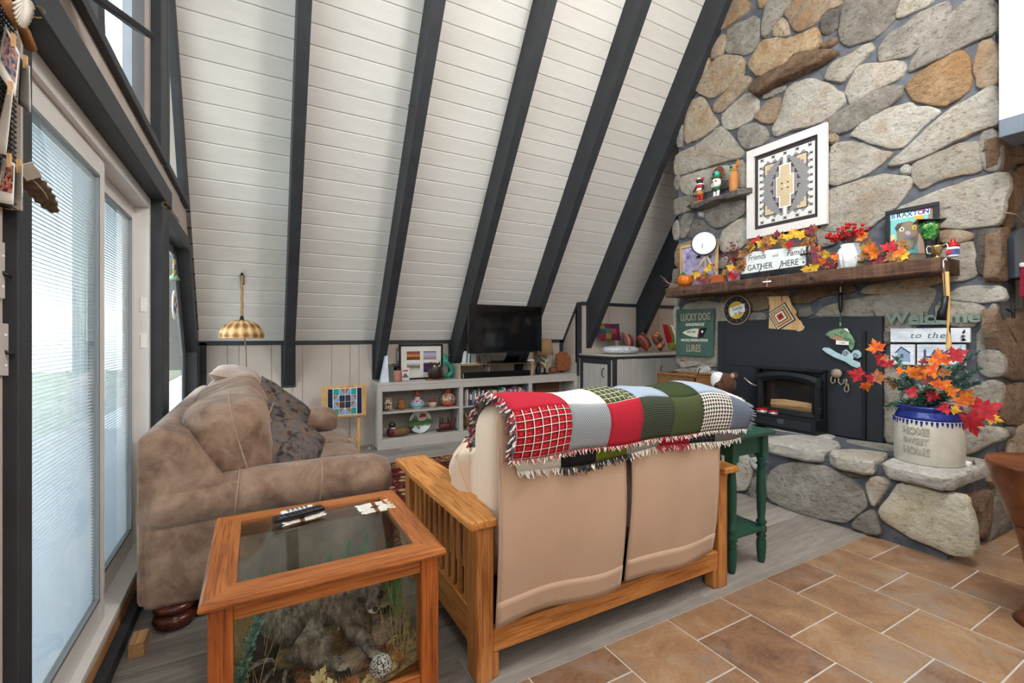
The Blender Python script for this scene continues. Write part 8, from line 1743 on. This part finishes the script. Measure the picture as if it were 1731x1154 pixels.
# grasses, fern fronds, pine sprig
m = MB()
def blade(m, p, h, lean, w):
    d = Vector((rt2.uniform(-1, 1) * lean, rt2.uniform(-.5, .5) * lean, 1)).normalized(); s_ = Vector((w, 0, 0)); b = p + d * h * .6; t = p + d * h + Vector((rt2.uniform(-1, 1), rt2.uniform(-.5, .5), 0)) * h * lean * .3
    m.add([p - s_, p + s_, b + s_ * .7, b - s_ * .7, t], [(0, 1, 2, 3), (3, 2, 4)])
def inb(p): return ixa < p[0] < ixb and iya < p[1] < iyb
for i in range(260):
    x_ = rt2.choice([rt2.uniform(ixa + .01, ixa + .12), rt2.uniform(.08, .30), rt2.uniform(.40, ixb - .02)]); y_ = rt2.uniform(1.80, iyb - .03) if x_ > ixa + .12 and x_ < .40 else rt2.uniform(iya + .05, iyb - .03); blade(m, Vector((x_, y_, zf_ + .01)), rt2.uniform(.14, .34), .35, .0013)
o = m.obj('dry_grass', plain('straw', '9a8a5f', .9, var=.2)); tag(o, 'dry grass stalks inside the glass display table', 'grass', None, 'stuff')
FERN = plain('fern_green', '3f7a3a', .6, var=.2, scale=30)
for k, (x_, y_, h_) in enumerate(((.24, 1.95, .30), (.31, 1.97, .33), (.37, 1.93, .36), (.45, 1.92, .31), (.47, 1.80, .26))):
    fo_ = thing('fern_frond', 'green fern frond in the glass table, %s' % ('leftmost of the five', 'second from the left', 'tallest in the middle', 'fourth from the left', 'rightmost and lowest')[k], 'fern', (x_, y_, zf_), 0, 'fern fronds in the table'); m = MB()
    for i in range(16):
        t = i / 16; p = Vector((x_ + .02 * t * t, y_ - .02 * t, zf_ + h_ * (.25 + .75 * t))); L_ = .042 * (1 - t) + .006
        for d in (-1, 1): e_ = p + Vector((d * L_, -.01, .012)); s_ = Vector((0, .002, .007)); m.add([p - s_, p + s_, p.lerp(e_, .6) + s_, e_, p.lerp(e_, .6) - s_], [(0, 1, 2, 3, 4)])
    m.obj('leaflets', FERN, fo_); MB().tube([(x_, y_, zf_), (x_ + .004, y_ - .006, zf_ + h_ * .5), (x_ + .02, y_ - .02, zf_ + h_)], [.002, .0018, .001], 5).obj('stem', FERN, fo_)
m = MB()
for k in range(5): sprig(m, Vector((ixa + .03, 1.62 + .02 * k, zf_ + .02)), Vector((ixa + .06 + .02 * k, 1.56 + .05 * k, zf_ + .16 + .04 * k)), 20, .03)
o = m.obj('pine_sprigs', EVG); tag(o, 'bluish pine sprigs in the left corner of the glass table', 'sprigs', None, 'stuff')
# ---- coasters and remotes on the glass top
CO = MT('woven_coaster', .95, 0, .1); x, y, z = CO.xyz(CO.co('Object')); st_ = (((x * 1.0).abs() * 14).frac() < .12); CO.col(CO.mix(st_, CO.ramp(CO.noise(CO.co('Object'), 80, 2), [(.3, H('cfc7ba')), (.7, H('e9e4da'))]), H('7a5238'))).bump(CO.noise(CO.co('Object'), 200, 2), .5, .003)
FRG = fabric('coaster_fringe', 'e9e6e0', .04)
def coaster(c_, w, l, rz, label):
    c_ = Vector(c_); root = thing('woven_coaster', label, 'coaster', c_, 0, 'woven coasters'); M = Matrix.Rotation(rz, 3, 'Z')
    m = MB(); m.grid(lambda u, v: c_ + M @ Vector(((u - .5) * w, (v - .5) * l, .003 + .0015 * math.sin(u * 7 + v * 5))), 8, 8); m.obj('mat', CO.m, root, solid=.003)
    yp_ = MB(); yp_.prism([(-.022, 0), (0, -.012), (.022, 0), (0, .012)], lambda a, b: c_ + M @ Vector((a, b, .004)), lambda a, b: c_ + M @ Vector((a, b, .0058))); yp_.obj('diamond_motif', plain('coaster_brown', '4a2a22', .9), root)
    m = MB()
    for s_ in (-1, 1):
        for i in range(16):
            p = c_ + M @ Vector((s_ * w / 2, (i / 15 - .5) * l, .003)); d = M @ Vector((s_, rt2.uniform(-.5, .5), rt2.uniform(-.05, .3))).normalized(); q = M @ Vector((0, .002, 0)); e_ = p + d * rt2.uniform(.012, .02); m.add([p - q, p + q, e_ + q, e_ - q, p + Vector((0, 0, .003)), e_ + Vector((0, 0, .002))], [(0, 1, 2, 3), (0, 4, 5, 3), (4, 1, 2, 5)])
    o = m.obj('fringe', FRG, root); o['kind'] = 'stuff'; return root
TT = TZ - .0048
c1 = onZ(510, 875, TT); c2 = onZ(634, 858, TT)
coaster(c1, .13, .09, .25, 'white fringed coaster under the remote controls on the glass'); coaster(c2, .11, .11, .12, 'empty white fringed coaster with brown diamond on the glass')
r1 = onZ(506, 868, TT + .02); rm_ = thing('remote_control', 'long black remote control lying on the coaster', 'remote', (r1.x, r1.y, TT + .007)); MR = Matrix.Rotation(.30, 3, 'Z'); MB().box((r1.x, r1.y, TT + .020), (.19, .042, .018), M=MR).obj('body', CASE, rm_, bevel=.006, seg=3)
for i in range(12):
    for j in range(3): pp = Vector((r1.x, r1.y, TT + .0295)) + MR @ Vector((-.075 + i * .0135, -.012 + j * .012, 0)); MB().box(pp, (.007, .007, .002), M=MR).obj('button', plain('button_grey', '3a3c40', .5) if (i > 1 or j) else plain('button_blue', '4a7ab8', .4), rm_)
r2 = onZ(502, 863, TT + .03); rw = thing('remote_control', 'short white remote control beside the black one', 'remote', (r2.x, r2.y + .04, TT + .007)); MR2 = Matrix.Rotation(.2, 3, 'Z'); MB().box((r2.x + .005, r2.y + .035, TT + .019), (.12, .036, .014), M=MR2).obj('body', WHITE, rw, bevel=.005, seg=3)
for i in range(5):
    for j in range(2): pp = Vector((r2.x + .005, r2.y + .035, TT + .0265)) + MR2 @ Vector((-.035 + i * .017, -.007 + j * .014, 0)); MB().box(pp, (.010, .007, .002), M=MR2).obj('button', plain('button_dark', '4a4c50', .5), rw)

# ---- left wall: photo rack, switch plates
XL = XG + .03
pr2 = thing('photo_rack', 'black wire mesh photo rack hung on the wall by the door', 'rack', onX(10, 250, XL)); ya_, yb_ = onX(-25, 100, XL).y, onX(27, 100, XL).y; za_, zb5 = onX(10, 345, XL).z, onX(10, -25, XL).z
MB().b2((XL - .022, ya_, za_), (XL - .008, yb_, zb5)).obj('backing', plain('mesh_black', '15130f', .8), pr2)
for i in range(int((zb5 - za_) / .012)): z_ = za_ + i * .012; MB().tube([(XL, ya_, z_), (XL + .002 * (i % 2), (ya_ + yb_) / 2, z_), (XL, yb_, z_)], .0022, 4).obj('wire', plain('wire_black', '2a2824', .4, .5), pr2)
for i in range(int((yb_ - ya_) / .012)): y_ = ya_ + i * .012; MB().tube([(XL - .002, y_, za_), (XL - .002, y_, zb5)], .0022, 4).obj('wire', MATS['wire_black'], pr2)
MB().b2((XL - .02, yb_, za_), (XL + .008, yb_ + .012, zb5)).obj('frame_edge', BEIGE, pr2)
def polaroid(pts, X, label, cols, k):
    q = [onX(x, y, X + dx) for (x, y), dx in zip(pts, (0, .03, .035, .0))]; a, b, c_, d = q   # tl tr br bl
    root = thing('instant_photo', label, 'photo', (a + b + c_ + d) / 4, 0, 'instant photos on the rack')
    tc_ = (Vector((0, 0, CAMH)) - a).normalized(); bil = lambda u, v, o_=0: (a * (1 - u) + b * u) * (1 - v) + (d * (1 - u) + c_ * u) * v + tc_ * (.006 * math.sin(math.pi * u) + o_)
    m = MB(); m.grid(lambda u, v: bil(u, v), 6, 6); m.obj('card', plain('photo_card', 'd6d3cd', .5, var=.03), root, solid=.0012, smooth=True)
    mt = MT('polaroid_%d' % k, .25); x, y, z = mt.xyz(mt.co('UV')); mt.col(mt.ramp(mt.noise(mt.co('UV'), 3.2, 3, .5, .6), [(.36, H(cols[0])), (.48, H(cols[1])), (.56, H(cols[2])), (.66, H(cols[0]))]))
    m = MB(); m.grid(lambda u, v: bil(.09 + .82 * u, .08 + .66 * v, .0015), 6, 6); m.obj('picture', mt.m, root, smooth=True)
    clip = bil(.55, .0, .006); MB().box(clip, (.006, .008, .03)).obj('clothespin', PINE, root)
polaroid([(9, 40), (34, 92), (26, 165), (-6, 118)], XL + .012, 'curled photo with blue clothing, highest on the rack', ('3a3a48', 'b58a80', '4a5a70'), 0)
polaroid([(35, 98), (50, 112), (52, 190), (31, 176)], XL + .02, 'narrow curled photo at the right edge of the rack', ('4a4848', 'a07a70', '6a6a6c'), 1)
polaroid([(12, 148), (22, 152), (10, 262), (-12, 255)], XL + .02, 'curled photo in the middle of the rack', ('26282a', '8a5a4c', '3a4440'), 2)
polaroid([(4, 266), (25, 276), (23, 346), (-10, 340)], XL + .014, 'photo of a red jacket at the bottom of the rack', ('2a2026', 'c99a86', 'a8303a'), 3)
polaroid([(25, 285), (38, 278), (38, 335), (23, 343)], XL + .022, 'small blue-grey photo right of the red jacket photo', ('3f4a58', '8a98a4', '5a6470'), 4)
fe = thing('feather', 'brown bird feather sticking out from the photo rack over the door', 'feather', onX(60, 320, XL + .04)); fa_, fb_ = onX(38, 285, XL + .03), onX(93, 358, XL + .04); FE = MT('feather_brown', .8); _v = FE.co('Object'); FE.col(FE.ramp(FE.noise(_v, 60, 4), [(.3, H('3a2d22')), (.7, H('77624b'))]))
dd_ = fb_ - fa_; sd3 = dd_.cross(fa_ - Vector((0, 0, CAMH))).normalized()
m = MB(); m.grid(lambda u, v: fa_ + dd_ * u + sd3 * ((v - .5) * .042 * math.sin(math.pi * min(1, .12 + u * .83)) ** .6 * (1 + .12 * math.sin(u * 40))) + Vector((.006 * (1 - (2 * v - 1) ** 2), 0, 0)), 30, 6); m.obj('vane', FE.m, fe, solid=.001); MB().tube([fa_ - dd_ * .1, fa_ + dd_ * .5 + Vector((.008, 0, 0)), fb_], [.002, .0014, .0006], 5).obj('quill', plain('quill_cream', 'b8ab94', .5), fe)
m = MB(); m.grid(lambda u, v: fa_ - dd_ * .12 + dd_ * .3 * u + sd3 * (v - .6) * .03 + Vector((.012, 0, 0)), 4, 4); m.obj('paper_wrap', plain('wrap_white', 'cfc9bf', .7), fe, solid=.002)
# white fan shell ornament with leather strap on top
sh_ = thing('shell_ornament', 'white fan shaped ornament on a tan leather strap at the top left', 'ornament', onX(40, 60, XL + .04)); c_ = onX(40, -8, XL + .05)
for k in range(15):
    a = math.radians(-165 + k * 10); e_ = onX(40 + 24 * math.cos(a) * .8, -8 - 55 * math.sin(a) * -1 * -1, XL + .05); MB().tube([c_, c_.lerp(e_, .5) + Vector((.004, 0, 0)), e_], [.0015, .003, .0025], 5).obj('rib', plain('shell_white', 'd9d4cb', .5), sh_, smooth=True)
MB().tube([onX(x, y, XL + .035) for x, y in ((12, 5), (25, 30), (40, 50), (52, 82))], [.012, .012, .011, .012], 6).obj('strap', plain('leather_tan', '9a6a42', .7), sh_, smooth=True)
def switch(pts, tog, label):
    X = XG + .012; root = thing('light_switch', label, 'switch', onX(*pts[2], X)); wp(pts, X, -.006, 'plate', plain('plate_grey', 'b9b3ad', .5, var=.04), root, .002); q = onX(*tog, X); MB().tube([q, q + Vector((.018, .010, -.012))], [.005, .004], 6).obj('toggle', BLACK, root, smooth=True)
    for dz in (.035, -.035): MB().ball(q + Vector((.007, 0, dz)), .003, 6, 5).obj('screw', WHITE, root)
switch([(-20, 545), (15, 547), (15, 635), (-20, 634)], (2, 592), 'lower grey switch plate with black toggle by the door'); switch([(-20, 408), (9, 410), (9, 505), (-20, 503)], (-2, 458), 'upper beige switch plate with black toggle by the door')
# bracket board in front of the upper window
a_, b_ = Vector((-.50, 1.81, 2.34)), Vector((-.335, 2.03, 2.335)); d_ = (b_ - a_).normalized(); M = Matrix((d_, Vector((0, 0, 1)).cross(d_), Vector((0, 0, 1)))).transposed() @ Matrix.Rotation(.5, 3, 'X')
o = MB().box((a_ + b_) / 2, ((b_ - a_).length, .085, .02), M=M).obj('timber_bracket', CHAR, bevel=.003); tag(o, 'dark board end sticking out in front of the upper window', 'bracket')
for (x, y) in ((62, 20), (279, 346)):
    q = onX(x, y, XG + .075); o = MB().tube([q + Vector((.014 * math.cos(i * .6), .0, .014 * math.sin(i * .6))) for i in range(10)], .002, 5).obj('brass_ring', plain('brass', 'b39a5c', .3, .8)); tag(o, 'small brass hook ring on the door header, %s' % ('near the photo rack' if x < 100 else 'at the sofa end'), 'hook', 'brass header hooks')
# suncatchers
for (x, y, r_, label, nm) in ((295, 456, .075, 'yellow flower glass suncatcher hanging in the side window', 'flower_suncatcher'), (294, 515, .115, 'round white and multicoloured suncatcher in the side window', 'round_suncatcher')):
    X = XG - .045; c_ = onX(x, y, X); root = thing(nm, label, 'suncatcher', c_ - Vector((0, 0, r_))); MXs = Matrix.Rotation(math.pi / 2, 3, 'Y')
    if r_ < .1:
        for k in range(6): a = k * math.pi / 3; MB().ball(c_ + Vector((0, .04 * math.cos(a), .04 * math.sin(a) + .02)), (.005, .032, .032), 10, 7).obj('petal', plain('petal_%d' % (k % 2), ('e0c020', 'e4e0d4')[k % 2], .3), root, smooth=True)
        MB().ball(c_ + Vector((0.004, 0, .02)), (.008, .022, .022), 10, 7).obj('flower_centre', plain('petal_brown', '6a4a2a', .4), root, smooth=True); MB().lathe([(.04, -.085), (.03, -.06), (.012, -.03)], c_, 12).obj('glass_vase', plain('bottle_green', '6f8a68', .2), root, smooth=True)
    else:
        MB().lathe([(0, 0), (r_, 0), (r_, .008), (0, .008)], c_, 28, MXs).obj('disc', plain('opal_white', 'e9ecec', .3), root)
        for k, hx in enumerate(('c04a2a', '3a8a5a', 'e0a02a', '3a6ab0', 'a03a6a')): a = k * 1.257; MB().ball(c_ + Vector((.009, .05 * math.cos(a), .05 * math.sin(a))), (.004, .026, .026), 9, 6).obj('glass_piece', plain('sun_' + hx, hx, .2), root, smooth=True)
    MB().tube([c_ + Vector((0, 0, r_)), Vector((c_.x, c_.y, 1.97))], .0015, 4).obj('thread', BLACK, root)

# ---- right edge: bowl stool, stocking, iron bracket
bc_ = Vector((3.06, .60, 0)); bo_ = thing('copper_bowl', 'large copper-brown bowl on a tapered stand at the right edge', 'bowl', bc_); CU = MT('copper_brown', .28, .35, .5); _v = CU.co('Object'); CU.col(CU.ramp(CU.noise(_v, 7, 5), [(.3, H('5a3222')), (.6, H('86502f')), (.8, H('a06a42'))]))
MB().lathe([(.205, .705), (.225, .715), (.228, .70), (.215, .64), (.18, .54), (.15, .44), (.145, .44), (.17, .55), (.2, .66)], bc_, 36).obj('bowl', CU.m, bo_, smooth=True); MB().lathe([(.145, .45), (.11, .30), (.085, .12), (.12, .03), (.14, 0)], bc_, 30).obj('stand', CU.m, bo_, smooth=True)
MB().ball(bc_ + Vector((0, .05, .60)), (.11, .11, .06), 16, 10).obj('highlight_ball', plain('highlight_pale', 'b9b4b0', .1), bo_, smooth=True)  # pale ball stands in for the white highlight inside the bowl
YR = YN - .045; hg = thing('hanging_vest', 'dark vest hanging on the shaded side of the chimney', 'vest', onY(1727, 470, YR)); hv = lambda x, y: onY(x, y, YR)
m = MB(); q = [hv(x, y) for x, y in ((1722, 388), (1738, 380), (1752, 392), (1756, 468), (1716, 470), (1714, 400))]; m.prism([(v.x, v.z) for v in q], lambda a, b: (a, YR, b), lambda a, b: (a, YR + .03, b)); m.obj('fabric', fabric('vest_navy', '2c3440', .3), hg, bevel=.008); MB().tube([hv(1700, 360), hv(1716, 362), hv(1726, 372), hv(1734, 382)], .006, 6).obj('hanger', plain('branch_hanger', '8a7460', .8), hg, smooth=True)
sk = thing('red_stocking', 'red stocking hanging below the dark vest on the chimney side', 'stocking', onY(1728, 505, YR - .01)); m = MB(); q = [hv(x, y) for x, y in ((1723, 452), (1742, 450), (1744, 500), (1734, 506), (1722, 502))]; m.prism([(v.x, v.z) for v in q], lambda a, b: (a, YR - .035, b), lambda a, b: (a, YR - .002, b)); m.obj('sock', fabric('stocking_red', '8a1c34', .12), sk, bevel=.008); MB().b2((min(v.x for v in q), YR - .04, q[0].z), (max(v.x for v in q), YR + .0, q[0].z + .03)).obj('cuff', fabric('stocking_cuff', 'd9d2cc', .06), sk, bevel=.008)
ib = thing('iron_bracket', 'black iron bracket on the side of the chimney', 'bracket', hv(1713, 540)); MB().tube([hv(1702, 522), hv(1713, 528), hv(1724, 522)], .008, 6).obj('arm', BLACK, ib, smooth=True); MB().tube([hv(1713, 512), hv(1713, 538)], .010, 6).obj('post', BLACK, ib)
fz = thing('fur_pelt_stone', 'shaggy brown hide hanging low on the chimney side', 'hide', hv(1715, 715)) if False else None
